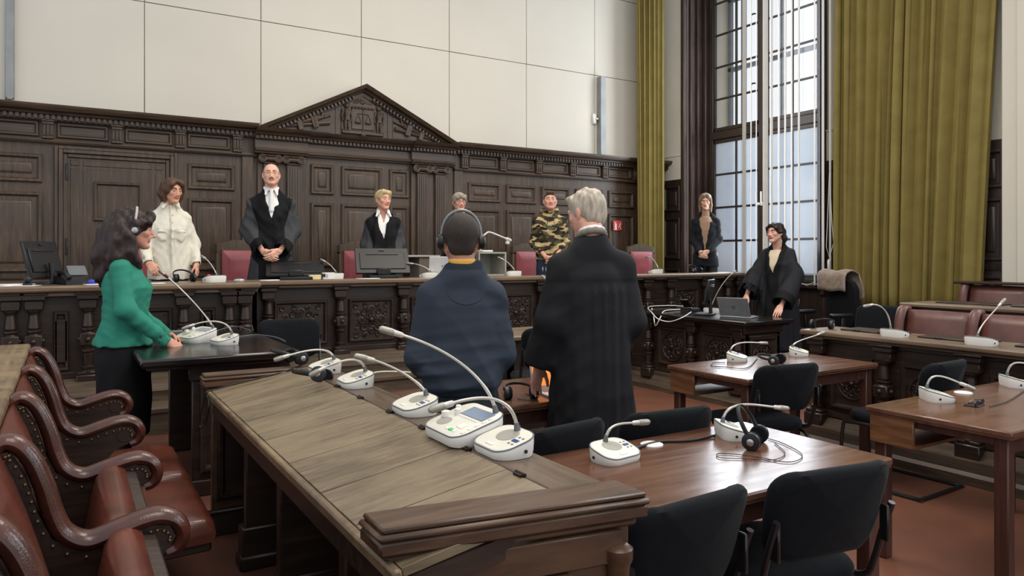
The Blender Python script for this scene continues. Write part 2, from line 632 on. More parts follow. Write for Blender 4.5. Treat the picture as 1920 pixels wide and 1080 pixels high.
def cap_mesh():
    b = B()
    b.box(-.075, .075, -.055, 0, -.035, -.012, .008)
    b.box(-.085, .085, -.062, 0, .0, .05, .008)
    b.box(-.125, .125, -.075, 0, .05, .072, .01)
    for sg in (-1, 1):
        pts = []
        for i in range(40):
            a = i / 39 * 4.2 * PI
            r_ = .046 * (1 - i / 39 * .82)
            pts.append((sg * (.085 + r_ * math.sin(a) * 1.0), -.066, .022 + r_ * math.cos(a)))
        b.tube(pts, [.011 - .006 * i / 39 for i in range(40)], 6)
        M = Matrix.Translation((sg * .085, -.03, .022)) @ Matrix.Rotation(PI / 2, 4, 'X')
        b.lathe([(.044, -.03), (.044, .032)], (0, 0, 0), 16, M)
    for k in range(5):
        b.sphere((-.04 + k * .02, -.062, .022), .012, 6, 4)
    b.tube([(-.085, -.068, .066), (0, -.068, .055), (.085, -.068, .066)], .008, 6)
    return b.mesh('capital', WX)


pm, cm_ = pil_mesh(), cap_mesh()
for x in (2.0, 2.262, 3.912, 4.168):
    ob('pilaster', pm, None, pan, loc=(x - 3.1, -.04, 0))
    ob('capital', cm_, None, pan, loc=(x - 3.1, -.04, 2.595 - .55))

# entablature over the pilasters
ent = [(8.72, 2.68), (8.655, 2.68), (8.65, 2.70), (8.625, 2.705), (8.62, 2.73), (8.655, 2.74), (8.655, 2.83), (8.62, 2.84), (8.615, 2.875), (8.58, 2.885), (8.57, 2.905), (8.535, 2.915), (8.52, 2.935), (8.505, 2.955), (8.72, 2.965)]
b = B(); b.prism(ent, 1.85, 4.40, 'x'); pp('entablature', b, WX)
for a, c in ((1.83, 2.43), (3.76, 4.34)):
    b = B(); b.prism([(p[0] - .055 if p[0] < 8.7 else p[0], p[1]) for p in ent], a, c, 'x'); pp('entablature_block', b, WX)
b = B()
for i in range(52):
    x = 1.88 + i * .048
    y = 8.56 if (1.83 < x < 2.42 or 3.76 < x < 4.33) else 8.612
    b.box(x, x + .028, y - .02, y + .03, 2.845, 2.878)
o = pp('dentil_row', b, WX); o['kind'] = 'stuff'

# pediment
CX, ZB, ZA, HW = 3.12, 2.955, 3.60, 1.30
b = B(); b.prism([(CX - HW + .05, ZB), (CX + HW - .05, ZB), (CX, ZA - .02)], 8.655, 8.72, 'y'); pp('tympanum', b, WX)
sl = math.atan2(ZA - ZB, HW)
Lr = math.hypot(HW, ZA - ZB)
for sg in (-1, 1):
    # section given in the slope's own frame: along = slope, n = normal, depth -> -Y
    sec = [(8.70, -.115), (8.63, -.115), (8.625, -.075), (8.585, -.07), (8.575, -.05), (8.52, -.04), (8.50, -.015), (8.49, 0.0), (8.75, 0.0)]
    r0, r1 = [], []
    for y, nn in sec:
        # cut vertically at the ridge and horizontally at the foot
        zt = nn / math.cos(sl)
        r1.append((CX, y, ZA + zt))
        xf = -(nn / math.sin(sl)) if nn < 0 else 0
        r0.append((CX + sg * (HW - max(0, xf) * 1.0), y, ZB))
    b = B(); b.loft([r0, r1] if sg < 0 else [r1, r0]); pp('raking_cornice', b, WX)
b = B()
for sg in (-1, 1):
    for i in range(2, 27):
        t = i / 29
        x = CX + sg * HW * (1 - t) * .985
        z = ZB + (ZA - ZB) * t - .098
        if z < ZB - .01: continue
        M = Matrix.Translation((x, 8.61, z)) @ Matrix.Rotation(sg * sl, 4, 'Y')
        b.box(-.014, .014, -.02, .03, -.018, .018, 0, M)
o = pp('dentil_row', b, WX); o['kind'] = 'stuff'
for x in (CX - .335, CX + .335):
    b = B(); b.box(x - .006, x + .006, 8.645, 8.66, ZB, ZB + .37); pp('tympanum_batten', b, WX)

# crest: two standing figures, open book with scales, sun above
T = back(8.655)
b = B(T)
cz = ZB
b.prism([(CX - .26, cz + .07), (CX + .26, cz + .07), (CX + .26, cz + .36), (CX, cz + .52), (CX - .26, cz + .36)], 0, .012, 'z')
b.box(CX - .27, CX + .27, cz + .035, cz + .085, 0, .04, .012)
pp('crest_ground', b, WX)
b = B(T); b.box(CX - .145, CX - .004, cz + .10, cz + .355, .01, .028, .006); b.box(CX + .004, CX + .145, cz + .10, cz + .355, .01, .028, .006)
for k in range(7): b.sphere((CX - .13 + k * .043, cz + .365, .02), .022, 7, 5)
pp('open_book', b, WX)
b = B(T)
b.tube([(CX, cz + .06, .035), (CX, cz + .34, .035)], .006, 6)
b.tube([(CX - .07, cz + .295, .035), (CX, cz + .30, .04), (CX + .07, cz + .29, .035)], .005, 6)
for sg in (-1, 1):
    for q in (-1, 1): b.tube([(CX + sg * .065, cz + .29, .035), (CX + sg * .065 + q * .04, cz + .19, .035)], .003, 5)
    b.sphere((CX + sg * .065, cz + .185, .035), .046, 10, 6, (1, .35, .5))
b.sphere((CX, cz + .04, .035), .035, 10, 6, (1, 1, .6))
pp('scales', b, WX)
b = B(T)
b.sphere((CX, cz + .435, .012), .034, 10, 6, (1, .6, .5))
for k in range(15):
    a = PI * (k + .0) / 14
    r0, r1 = .045, .12 - .028 * abs(math.cos(a)) ** .5 * (1 if True else 0)
    b.tube([(CX + r0 * math.cos(a), cz + .43 + r0 * math.sin(a) * .6, .014), (CX + r1 * 1.25 * math.cos(a), cz + .42 + r1 * math.sin(a) * .62, .014)], [.004, .008], 5)
pp('sun_rays', b, WX)
for sg in (-1, 1):
    b = B(T)
    x = CX + sg * .205
    b.sphere((x, cz + .375, .03), .028, 10, 7, (1, 1.2, 1)); b.sphere((x, cz + .385, .015), .038, 10, 7, (1, 1.1, .6))
    b.tube([(x, cz + .345, .03), (x, cz + .30, .035), (x, cz + .24, .035), (x, cz + .20, .035)], [.02, .043, .032, .037], 8)
    for q in (-1, 1):
        b.tube([(x + q * .018, cz + .21, .03), (x + q * .02, cz + .14, .034), (x + q * .02, cz + .085, .03)], [.024, .018, .012], 7)
        b.tube([(x + q * .042, cz + .325, .03), (x + q * .06, cz + .26, .03), (x + q * .05, cz + .19, .03)], [.016, .012, .01], 7)
        b.box(x + q * .02 - .012, x + q * .02 + .012, cz + .07, cz + .086, .015, .05, .004)
    b.box(x - .068, x + .068, cz + .085, cz + .34, .006, .016, .004)
    pp('carved_figure', b, WX)
# side panels: sword and torch bundle with an inscribed ribbon
for sg, word in ((-1, 'SCHULD'), (1, 'NICHT')):
    b = B(T)
    x0, x1 = CX + sg * .40, CX + sg * .95
    pl = [(x0, cz + .035), (x1, cz + .035), (x1, cz + .085), (x0, cz + .30)]
    if sg < 0: pl = pl[::-1]
    b.prism(pl, 0, .008, 'z')
    a0 = Vector((x0 + sg * .02, cz + .235, .018)); a1 = Vector((x1 - sg * .02, cz + .075, .018))
    b.tube([a0, a0.lerp(a1, .3), a1], [.012, .03, .022], 8)
    b.tube([a0 + Vector((0, -.085, 0)), a1 + Vector((0, -.01, 0))], [.028, .016], 8)
    b.tube([a0 + Vector((sg * .10, -.03, .01)), a0 + Vector((sg * .075, .06, .01))], .012, 6)
    b.tube([a0, a0 + Vector((sg * .07, -.02, .012))], .014, 6)
    b.sphere(a0, .018, 8, 5)
    pp('carved_trophy', b, WX)
    dirv = (a1 - a0).normalized()
    for f, wd_, tx in ((.36, .07, word), (.70, .06, '')):
        c0 = a0.lerp(a1, f) + Vector((0, -.035, 0))
        ang = math.atan2(dirv.y, dirv.x) + (PI / 2 if sg < 0 else -PI / 2)
        hl = .085 - .04 * f
        b = B(T); M = Matrix.Translation((c0.x, c0.y, .05)) @ Matrix.Rotation(ang, 4, 'Z')
        b.box(-hl, hl, -wd_ / 2, wd_ / 2, -.012, .004, .004, M)
        rb = pp('ribbon', b, WX)
        if tx:
            cu = bpy.data.curves.new('lettering', 'FONT')
            cu.body = tx; cu.size = .047 if len(tx) < 6 else .044; cu.align_x = 'CENTER'; cu.align_y = 'CENTER'; cu.extrude = .003
            cu.materials.append(BLK)
            to = bpy.data.objects.new('lettering', cu); COL.objects.link(to); to.parent = rb
            to.matrix_local = Matrix.Translation((-3.1, -8.7, -.55)) @ T @ Matrix.Translation((c0.x, c0.y, .0565)) @ Matrix.Rotation(ang, 4, 'Z')

# ---- door in the panelling
dr = empty('door_1', (.46, 8.7, .55), kind='structure', label='panelled wooden door in the panelling behind the bench')


def dp(name, b, m, par=None):
    b.v = [tuple(Vector(p) + Vector((-.46, -8.7, -.55))) for p in b.v]
    return ob(name, b, m, par or dr)


b = B(back(8.70))
# casing: three-sided stepped frame
for (i0, i1, w) in ((0, .035, .035), (.035, .075, .05), (.075, .115, .025)):
    b.box(-.107 + i0, -.107 + i1, .55, 2.62 - i0, -.02, w, .006); b.box(1.03 - i1, 1.03 - i0, .55, 2.62 - i0, -.02, w, .006)
    b.box(-.107 + i1, 1.03 - i1, 2.62 - i1, 2.62 - i0, -.02, w, .006)
dp('casing', b, WZ)
b = B(back(8.70)); b.box(.005, .915, .55, 2.505, -.04, .004, .003)
leaf = dp('leaf', b, WZ)
for x0, x1, z0, z1 in ((.03, .11, .6, 2.395), (.81, .89, .6, 2.395), (.145, .775, 2.425, 2.48), (.03, .11, 2.425, 2.48), (.81, .89, 2.425, 2.48)):
    b = B(back(8.70)); b.box(x0, x1, z0, z1, 0, .012, .004); dp('slat', b, WZ, None)
b = B(back(8.70)); b.box(.145, .775, .6, 2.395, 0, .008, .004); dp('field', b, WZ)
for z0, z1 in ((1.864, 2.272), (.75, 1.62)):
    b = B(back(8.692)); b.rings(.239, .686, z0, z1, PANELS); dp('panel', b, WZ)
for z in (2.27, 1.51):
    b = B(back(8.70)); b.box(-.012, .010, z, z + .17, 0, .035, .005); dp('hinge', b, BLACKM)
# fire-extinguisher sign on the panelling
b = B(back(8.665)); b.box(7.10, 7.265, 1.89, 2.04, 0, .006)
sg_ = ob('fire_sign', b, REDSIGN, label='small red fire extinguisher sign on the dark panelling', cat='sign')
b = B(back(8.659)); b.box(7.13, 7.165, 1.905, 1.99, 0, .002); b.box(7.14, 7.155, 1.99, 2.005, 0, .002); b.box(7.12, 7.15, 2.003, 2.013, 0, .002); b.box(7.112, 7.18, 1.898, 1.903, 0, .002)
pts = [(7.235 + .012 * math.sin(i * 1.3), 1.91 + i * .014, .001) for i in range(9)]
b.tube(pts, .004, 5); b.tube([(7.20, 1.93, .001), (7.225, 1.97, .001), (7.20, 2.0, .001)], .004, 5)
ob('pictogram', b, WHITEP, sg_)

# ---- right wall with the tall window
b = B()
XW = 8.2
b.box(XW, XW + .75, 8.2, 8.75, 0, 6.3); b.box(XW, XW + .75, -6, 5.85, 0, 6.3)
b.box(XW, XW + .75, 5.85, 8.2, 0, 1.10); b.box(XW, XW + .75, 5.85, 8.2, 5.95, 6.3)
wall_right = ob('wall_right', b, PLAST, kind='structure', label='right wall with tall window and plaster above dark wainscot')
b = B(); b.box(8.16, 8.2, 8.26, 8.72, 3.06, 3.09, .006); b.box(8.17, 8.2, 8.26, 8.72, 2.70, 3.06)
b.box(8.16, 8.2, 5.3, 5.78, 3.06, 3.09, .006); b.box(8.17, 8.2, 5.3, 5.78, 2.70, 3.06)
ob('wall_moulding', b, PLAST, wall_right)
b = B(); b.box(8.05, 8.2, 2.6, 3.70, 0, 6.3, .01); b.box(8.02, 8.06, 2.7, 3.55, 0, 6.3, .006)
ob('wall_pilaster', b, WALLW, wall_right)
tr = empty('trim_2', (8.2, 5.0, 0), kind='structure', label='dark wood wainscot along the window wall')


def tp(name, b, m, par=None):
    b.v = [tuple(Vector(p) + Vector((-8.2, -5.0, 0))) for p in b.v]
    return ob(name, b, m, par or tr)


b = B(); b.box(8.165, 8.2, 8.26, 8.72, .5, 2.70, .004); b.box(8.165, 8.2, 2.6, 5.80, 0, 2.70, .004); b.box(8.165, 8.2, 5.8, 8.26, 0, 1.10, .004)
tp('backing_board', b, WFRAME)
for y0, y1 in ((8.32, 8.68), (5.33, 5.74), (4.7, 5.25), (4.05, 4.6), (3.72, 3.98)):
    for z0, z1 in ((1.45, 2.1), (2.2, 2.6), (.35, 1.3)):
        b = B(side(8.165)); b.rings(-y1, -y0, z0, z1, PANEL); tp('panel', b, WFRAME)
for y0, y1 in ((7.6, 8.2), (6.9, 7.5), (6.2, 6.8)):
    b = B(side(8.165)); b.rings(-y1, -y0, .35, 1.0, PANEL); tp('panel', b, WFRAME)
b = B(); b.prism([(8.2, .22), (8.12, .22), (8.11, .27), (8.15, .30), (8.2, .31)], 3.72, 5.8, 'y'); tp('skirting', b, WFRAME)
b = B(); b.prism([(8.2, 1.36), (8.14, 1.36), (8.13, 1.40), (8.16, 1.42), (8.2, 1.43)], 3.72, 5.8, 'y'); tp('dado_rail', b, WFRAME)

win = empty('window_1', (8.5, 7.0, 1.1), kind='structure', label='tall casement window with dark wooden glazing bars and frosted lower panes')


def wp(name, b, m, par=None):
    b.v = [tuple(Vector(p) + Vector((-8.5, -7.0, -1.1))) for p in b.v]
    return ob(name, b, m, par or win)


b = B()
for (x0, x1, y0, y1) in ((8.12, 8.2, 8.20, 8.285), (8.10, 8.18, 8.185, 8.225), (8.2, 8.30, 8.13, 8.2), (8.3, 8.40, 8.08, 8.2), (8.4, 8.52, 8.02, 8.2)):
    b.box(x0, x1, y0, y1, 1.0, 6.0, .012)
for (x0, x1, y0, y1) in ((8.13, 8.2, 5.77, 5.85), (8.2, 8.35, 5.85, 5.92), (8.35, 8.52, 5.85, 6.02)):
    b.box(x0, x1, y0, y1, 1.0, 6.0, .012)
b.box(8.10, 8.52, 5.8, 8.24, 1.08, 1.14, .012); b.box(8.14, 8.52, 5.8, 8.24, 5.9, 6.0)
wp('casing', b, CASE)
# frame bars
FR = .055
ycuts = [(7.05, 7.97), (6.07, 6.99)]
zlow, zup = (1.19, 3.27), (3.40, 5.86)
b = B()
b.box(8.47, 8.55, 7.94, 8.02, 1.14, 5.9, .008); b.box(8.47, 8.55, 6.02, 6.10, 1.14, 5.9, .008)
b.box(8.46, 8.56, 6.98, 7.07, 1.14, 5.9, .008)
b.box(8.465, 8.555, 6.02, 8.02, 3.27, 3.40, .012); b.box(8.47, 8.55, 6.02, 8.02, 1.14, 1.20, .01); b.box(8.47, 8.55, 6.02, 8.02, 5.84, 5.92)
wp('frame', b, WFRAME)
for (y0, y1) in ycuts:
    for (z0, z1), zb in ((zlow, [1.73, 2.237, 2.74]), (zup, [3.89, 4.38, 4.87, 5.36])):
        b = B()
        for (q0, q1) in ((y0, y0 + .06), (y1 - .06, y1)): b.box(8.48, 8.53, q0, q1, z0, z1, .006)
        for (q0, q1) in ((z0, z0 + .055), (z1 - .055, z1)): b.box(8.48, 8.53, y0, y1, q0, q1, .006)
        sash = wp('sash', b, WFRAME)
        ym = (y0 + y1) / 2
        b = B(); b.box(8.49, 8.52, ym - .017, ym + .017, z0, z1, .005)
        for z in zb: b.box(8.492, 8.518, y0 + .05, y1 - .05, z - .015, z + .015, .005)
        wp('glazing_bar', b, WFRAME)
        lv = [z0 + .05] + zb + [z1 - .05]
        for k in range(len(lv) - 1):
            for (p0, p1) in ((y0 + .05, ym), (ym, y1 - .05)):
                g = B(); g.box(8.503, 8.507, p0, p1, lv[k], lv[k + 1])
                wp('pane', g, FROST if z0 < 2 else GLASS)
# stays and handle
for z in (3.98, 4.98):
    b = B(); b.tube([(8.46, 7.10, z), (8.44, 7.14, z + .01), (8.44, 7.18, z)], .012, 6); wp('stay', b, BLACKM)
b = B()
for y in (7.085, 7.0):
    b.box(8.43, 8.48, y - .02, y + .02, 2.22, 2.27, .006); b.box(8.42, 8.445, y - .012, y + .012, 2.22, 2.42, .006)
b.box(8.42, 8.47, 6.98, 7.1, 2.23, 2.26, .006)
wp('handle', b, WHITEP)
# outer window of the double casement, set in the masonry reveal
b = B()
for y in (7.90, 7.64, 6.92, 6.32, 6.10): b.box(8.82, 8.88, y, y + .06, 1.2, 5.95)
for z in (1.2, 4.37, 5.45): b.box(8.82, 8.88, 6.1, 7.96, z, z + .06)
wp('outer_frame', b, plain('outer_frame_paint', (112, 120, 134), 0.6))
b = B(); b.box(8.55, 8.95, 7.97, 8.2, 1.1, 6.0); b.box(8.55, 8.95, 5.85, 6.08, 1.1, 6.0)
wp('outer_reveal', b, WALLW)

# ---- curtains
def curtain_mat():
    m, nt, p = _base('olive_velvet', 0.75, 0, 0.2)
    v = _vec(nt)
    n = _noise(nt, 5, 4, v)
    r = _ramp(nt, n.outputs['Fac'], [(0.3, (118, 104, 56)), (0.7, (130, 116, 64))])
    nt.links.new(r.outputs['Color'], p.inputs['Base Color'])
    p.inputs['Sheen Weight'].default_value = 0.25
    p.inputs['Sheen Roughness'].default_value = 0.4
    p.inputs['Sheen Tint'].default_value = (*lin((206, 194, 120)), 1)
    return m


VELV = curtain_mat()


def curtain(name, top, bot, z0, z1, nf, amp, seed, label, zb=None):
    rr = random.Random(seed)
    n, m = nf * 14, 22
    base = (Vector((*bot[0], 0)) + Vector((*top[0], 0))) / 2
    # fold phase with uneven widths
    ws = [rr.uniform(.55, 1.5) for _ in range(nf)]
    tot = sum(ws); acc = [0]
    for w in ws: acc.append(acc[-1] + w / tot)
    am = [rr.uniform(.55, 1.15) for _ in range(nf + 1)]
    lean = [rr.uniform(-.012, .012) for _ in range(nf + 1)]
    vs, fs = [], []
    for j in range(m + 1):
        t = j / m
        for i in range(n + 1):
            s_ = i / n
            k = min(nf - 1, max(q for q in range(nf) if acc[q] <= s_ + 1e-9))
            ph = (s_ - acc[k]) / (acc[k + 1] - acc[k])
            a_ = Vector((*top[0], 0)).lerp(Vector((*top[1], 0)), s_)
            b_ = Vector((*bot[0], 0)).lerp(Vector((*bot[1], 0)), s_ + lean[k] * t)
            p = b_.lerp(a_, (1 - t) ** 1.25 if True else 1 - t)
            d = (Vector((*top[1], 0)) - Vector((*top[0], 0))).normalized()
            nn = Vector((d.y, -d.x, 0))
            A = amp * (am[k] * (1 - ph) + am[k + 1] * ph) * (1.0 + .25 * math.sin(3.1 * t + k))
            wv = math.sin(2 * PI * ph - .6 * math.sin(2 * PI * ph))
            p = p + nn * A * wv + d * A * .45 * math.sin(4 * PI * ph)
            zz = z1 + (z0 - z1) * t
            if j == m: zz += .012 * math.sin(9 * s_ + seed) + (zb(s_) if zb else 0)
            vs.append(tuple(p - base + Vector((0, 0, zz - z0))))
    for j in range(m):
        for i in range(n):
            q = j * (n + 1) + i
            fs.append((q, q + 1, q + n + 2, q + n + 1))
    b = B(); b.add(vs, fs)
    o = ob(name, b, VELV, label=label, cat='curtain', sharp=80)
    o.location = (base.x, base.y, z0)
    md = o.modifiers.new('thickness', 'SOLIDIFY'); md.thickness = .006
    return o


curtain('curtain', [(8.02, 5.46), (8.02, 3.60)], [(8.02, 5.52), (8.02, 3.88)], .83, 6.2, 13, .085, 3, 'wide olive velvet curtain between the window and the white pilaster')
curtain('curtain', [(7.36, 8.44), (7.93, 8.44)], [(7.40, 8.44), (7.93, 8.44)], .62, 6.2, 6, .075, 11, 'narrow olive velvet curtain hanging in the corner beside the panelling')

# ---- vertical blind
bl = empty('vertical_blind', (8.06, 6.3, 1.15), label='white vertical slat blind drawn half aside in front of the window', cat='blind')
sy = [6.98, 6.86, 6.77, 6.62, 6.52, 6.40, 6.30, 6.20, 6.09, 5.86, 5.74, 5.64]
sa = [28, 8, 6, 42, 20, 14, 12, 12, 14, 10, 16, 12]
smesh = {}
for y, a in zip(sy, sa):
    w = .1
    b = B(); b.box(-w / 2, w / 2, -.0012, .0012, 0, 4.9)
    b.box(-.02, .02, -.004, .004, -.02, .05)
    o = ob('slat', b, BLIND, bl, loc=(0, y - 6.3, 0))
    # 0 = edge on to the hall
    d = Vector((8.06, y, 0)).normalized()
    o.rotation_euler = (0, 0, math.atan2(d.y, d.x) + R(a))
b = B()
for k in range(len(sy) - 1):
    y0, y1 = sy[k] - 6.3, sy[k + 1] - 6.3
    b.tube([(0, y0, 0.02), (0, (y0 + y1) / 2, -.025), (0, y1, 0.02)], .003, 5)
ob('bottom_chain', b, WHITEP, bl)
cd = empty('blind_cord', (8.02, 5.62, 1.36), label='white looped pull cord with a cylindrical weight beside the blind', cat='cord')
b = B(); b.tube([(0, 0, 4.4), (0, 0, 1.2), (0, .03, .55), (0, .045, .25), (0, .0, .12), (0, -.055, .3), (0, -.03, .6), (0, 0, 1.2)], .004, 6)
ob('cord', b, WHITEP, cd)
b = B(); b.lathe([(.012, 0), (.018, .01), (.018, .12), (.008, .14)], (0, .01, -.04), 10)
ob('weight', b, WHITEP, cd)
# ================================================================ built-in benches and desks
BAL = [(.030, 0), (.052, .0), (.052, .02), (.040, .035), (.046, .05), (.030, .07), (.036, .12), (.040, .20), (.044, .25), (.034, .27), (.05, .29), (.05, .31), (.036, .32)]


def baluster_mesh(h, r=1.0, die=True):
    """turned baluster: lower turning, square die with bosses, upper tapering turning"""
    b = B()
    d0, d1 = h * .42, h * .62
    lo = [(.052, 0), (.052, .05), (.040, .09), (.046, .13), (.046, .2), (.030, .24), (.036, .45), (.042, .68), (.034, .72), (.050, .78), (.050, .84), (.036, .90), (.044, 1.0)]
    up = [(.044, 0), (.036, .06), (.050, .12), (.050, .18), (.034, .22), (.043, .28), (.038, .55), (.032, .80), (.036, .82), (.030, .86), (.044, .92), (.048, 1.0)]
    b.lathe([(x * r, z * d0) for x, z in lo], (0, 0, 0), 14)
    b.lathe([(x * r, d1 + z * (h - d1)) for x, z in up], (0, 0, 0), 14)
    w = .056 * r
    b.box(-w, w, -w, w, d0, d1, .008)
    for q in ((0, -w), (w, 0), (-w, 0)):
        b.sphere((q[0], q[1], (d0 + d1) / 2), .02 * r, 8, 5)
    return b


def cap_block(b, u, w0, v0, v1, hw=.075):
    """stepped console under the slab, in the (u, v, w) frame"""
    b.box(u - hw * .8, u + hw * .8, v0, v0 + (v1 - v0) * .55, 0, w0 - .03, .006)
    b.box(u - hw, u + hw, v0 + (v1 - v0) * .55, v0 + (v1 - v0) * .85, 0, w0 - .01, .006)
    b.box(u - hw * 1.2, u + hw * 1.2, v0 + (v1 - v0) * .85, v1, 0, w0 + .01, .006)


def carve(b, u0, u1, v0, v1, w, ring=False):
    """pierced scroll carving in relief"""
    cu, cv = (u0 + u1) / 2, (v0 + v1) / 2
    W_, H_ = (u1 - u0) / 2, (v1 - v0) / 2
    s_ = min(W_, H_)

    def spiral(x, y, r, a0, turns, sgn, th):
        pts = []
        n = 12
        for i in range(n):
            a = a0 + sgn * turns * 2 * PI * i / (n - 1)
            q = r * (1 - .75 * i / (n - 1))
            pts.append((x + q * math.cos(a), y + q * math.sin(a), w))
        b.tube(pts, th, 5)
    if W_ > 1.4 * H_:
        n = max(3, int(round(2 * W_ / (s_ * .75))))
        for i in range(n):
            x = u0 + (i + .5) * 2 * W_ / n
            for k in (-1, 1):
                spiral(x, cv + k * H_ * .62, s_ * .30, (i % 2) * PI, 1.15, k, s_ * .055)
            spiral(x, cv, s_ * .24, .7 + i, 1.1, -1 if i % 2 else 1, s_ * .05)
    else:
        for k in range(8):
            a = 2 * PI * k / 8
            spiral(cu + s_ * .62 * math.cos(a) * (1 if ring else 1.0), cv + s_ * .62 * math.sin(a), s_ * .26, a + PI, 1.2, 1 if k % 2 else -1, s_ * .052)
            b.tube([(cu + s_ * .2 * math.cos(a + .39), cv + s_ * .2 * math.sin(a + .39), w), (cu + s_ * .45 * math.cos(a + .39), cv + s_ * .45 * math.sin(a + .39), w)], [s_ * .07, s_ * .03], 6)
        for k in range(8):
            a = 2 * PI * (k + .5) / 8
            q = .80 if ring else .88 / max(abs(math.cos(a)), abs(math.sin(a))) * .98
            spiral(cu + s_ * q * math.cos(a), cv + s_ * q * math.sin(a), s_ * .15, a, 1.1, -1 if k % 2 else 1, s_ * .045)
        if not ring:
            for k in range(4):
                a = PI / 4 + PI / 2 * k
                spiral(cu + W_ * .82 * math.copysign(1, math.cos(a)), cv + H_ * .82 * math.copysign(1, math.sin(a)), s_ * .17, a, 1, 1, s_ * .05)
        b.sphere((cu, cv, w), s_ * .17, 10, 6)
    if ring:
        b.tube([(cu + s_ * math.cos(2 * PI * i / 28), cv + s_ * math.sin(2 * PI * i / 28), w) for i in range(29)], s_ * .075, 6)


class Unit:
    """a piece of furniture whose parts are given in world coordinates but hang on an Empty at its base"""
    def __init__(s, name, base, label, cat, group=None):
        s.e = empty(name, base, label=label, cat=cat, group=group)
        s.o = Vector(base)

    def part(s, name, b, m, par=None, sharp=38):
        b.v = [tuple(Vector(p) - s.o) for p in b.v]
        return ob(name, b, m, par or s.e, sharp)

    def place(s, name, mesh, loc, rz=0, par=None):
        return ob(name, mesh, None, par or s.e, loc=Vector(loc) - s.o, rot=(0, 0, rz))


def front(U, T, u0, u1, vb, vt, bals, panels, m, plinth_w=.10, ov=.1):
    """bench front: wall board, consoles, balusters on pedestals, carved panels. T frame is the face plane"""
    b = B(T); b.box(u0, u1, vb, vt, -.04, 0); b.box(u0, u1, vt - .04, vt, 0, .025, .004); b.box(u0, u1, vb, vb + .05, 0, .02, .005)
    U.part('front_board', b, m)
    for u in bals:
        b = B(T); cap_block(b, u, .10, vt - .13, vt); U.part('console', b, m)
        b = B(T); b.box(u - .08, u + .08, vb - .07, vb + .03, 0, .115, .008); b.box(u - .07, u + .07, vb + .03, vb + .055, 0, .105, .006); U.part('pedestal', b, m)
        p = T @ Vector((u, vb + .05, .055))
        h = (vt - .13) - (vb + .05)
        key = (round(h, 3), m.name)
        if key not in BALM:
            BALM[key] = baluster_mesh(h).mesh('baluster', BZ)
        rz = math.atan2(T[1][0], T[0][0])
        U.place('baluster', BALM[key], p, rz)
    for (a, c, v0, v1, st) in panels:
        b = B(T); b.rings(a, c, v0, v1, PANELS); po = U.part('panel', b, m)
        b = B(T)
        if st == 'sq' or st == 'wide':
            carve(b, a + .045, c - .045, v0 + .045, v1 - .045, .008)
        elif st == 'ring':
            carve(b, a + .055, c - .055, v0 + .055, v1 - .055, .008, True)
        elif st == 'field':
            b.rings(a + .06, c - .06, v0 + .05, v1 - .05, [(0, 0), (.02, .03), (.03, .03)])
        U.part('carving', b, m, po)


BALM = {}

# ---- judges' bench, centre
U = Unit('judges_bench', (4.7, 7.1, 0), 'long carved wooden judges bench below the pediment', 'bench')
T = back(7.02)
bal_c = [1.60, 2.29, 2.954, 3.60, 4.02, 4.66, 5.30, 5.92, 6.27, 6.67, 7.30, 7.72, 7.95]
pans = [(1.66, 2.17, .645, 1.075, 'wide'), (2.385, 2.86, .645, 1.075, 'sq'), (3.05, 3.50, .645, 1.075, 'sq'), (4.11, 4.56, .645, 1.075, 'sq'), (4.75, 5.2, .645, 1.075, 'sq'), (5.40, 5.82, .645, 1.075, 'sq'), (6.77, 7.2, .645, 1.075, 'sq')]
front(U, T, 1.43, 8.0, .56, 1.225, bal_c, pans, BX)
b = B(); b.box(1.425, 8.0, 6.90, 7.27, 1.225, 1.272, .012); b.box(1.43, 8.0, 6.94, 7.24, 1.20, 1.225, .006)
U.part('top', b, TOPX)
pl = [(7.02, .0), (6.55, 0), (6.55, .30), (6.53, .32), (6.53, .345), (6.57, .36), (6.73, .372), (6.73, .44), (6.72, .455), (6.75, .47), (6.82, .50), (6.90, .54), (7.02, .56)]
b = B(); b.prism(pl, 1.43, 5.58, 'x'); U.part('plinth', b, STEPW)
b = B(); b.box(5.58, 8.0, 6.80, 7.02, 0, .56); U.part('plinth', b, BX)
b = B(); b.box(1.45, 8.0, 7.16, 7.2, .56, 1.2); U.part('rear_frame', b, BX)

# ---- judges' bench, wing on the left
U = Unit('judges_bench_wing', (-.6, 6.7, 0), 'left wing of the carved wooden bench behind the woman in green', 'bench')
T = back(6.56)
front(U, T, -3.5, 1.41, .56, 1.225, [-1.40, -.71, -.355, -.21, .139, .82, 1.175, 1.30], [(-.09, .015, .62, 1.08, 'field'), (.50, .74, .72, 1.08, 'sq'), (.95, 1.07, .62, 1.07, 'field'), (-.62, -.47, .62, 1.08, 'field')], BX)
b = B(); b.box(-3.5, 1.42, 6.43, 7.15, 1.225, 1.275, .014); b.box(-3.5, 1.40, 6.47, 7.1, 1.195, 1.225, .006); U.part('top', b, TOPX)
b = B(); b.prism([(p[0] - .46, p[1]) for p in pl], -3.5, 1.42, 'x'); U.part('plinth', b, STEPW)
b = B(); b.box(1.37, 1.41, 6.56, 7.1, .56, 1.2); U.part('side_board', b, BX)

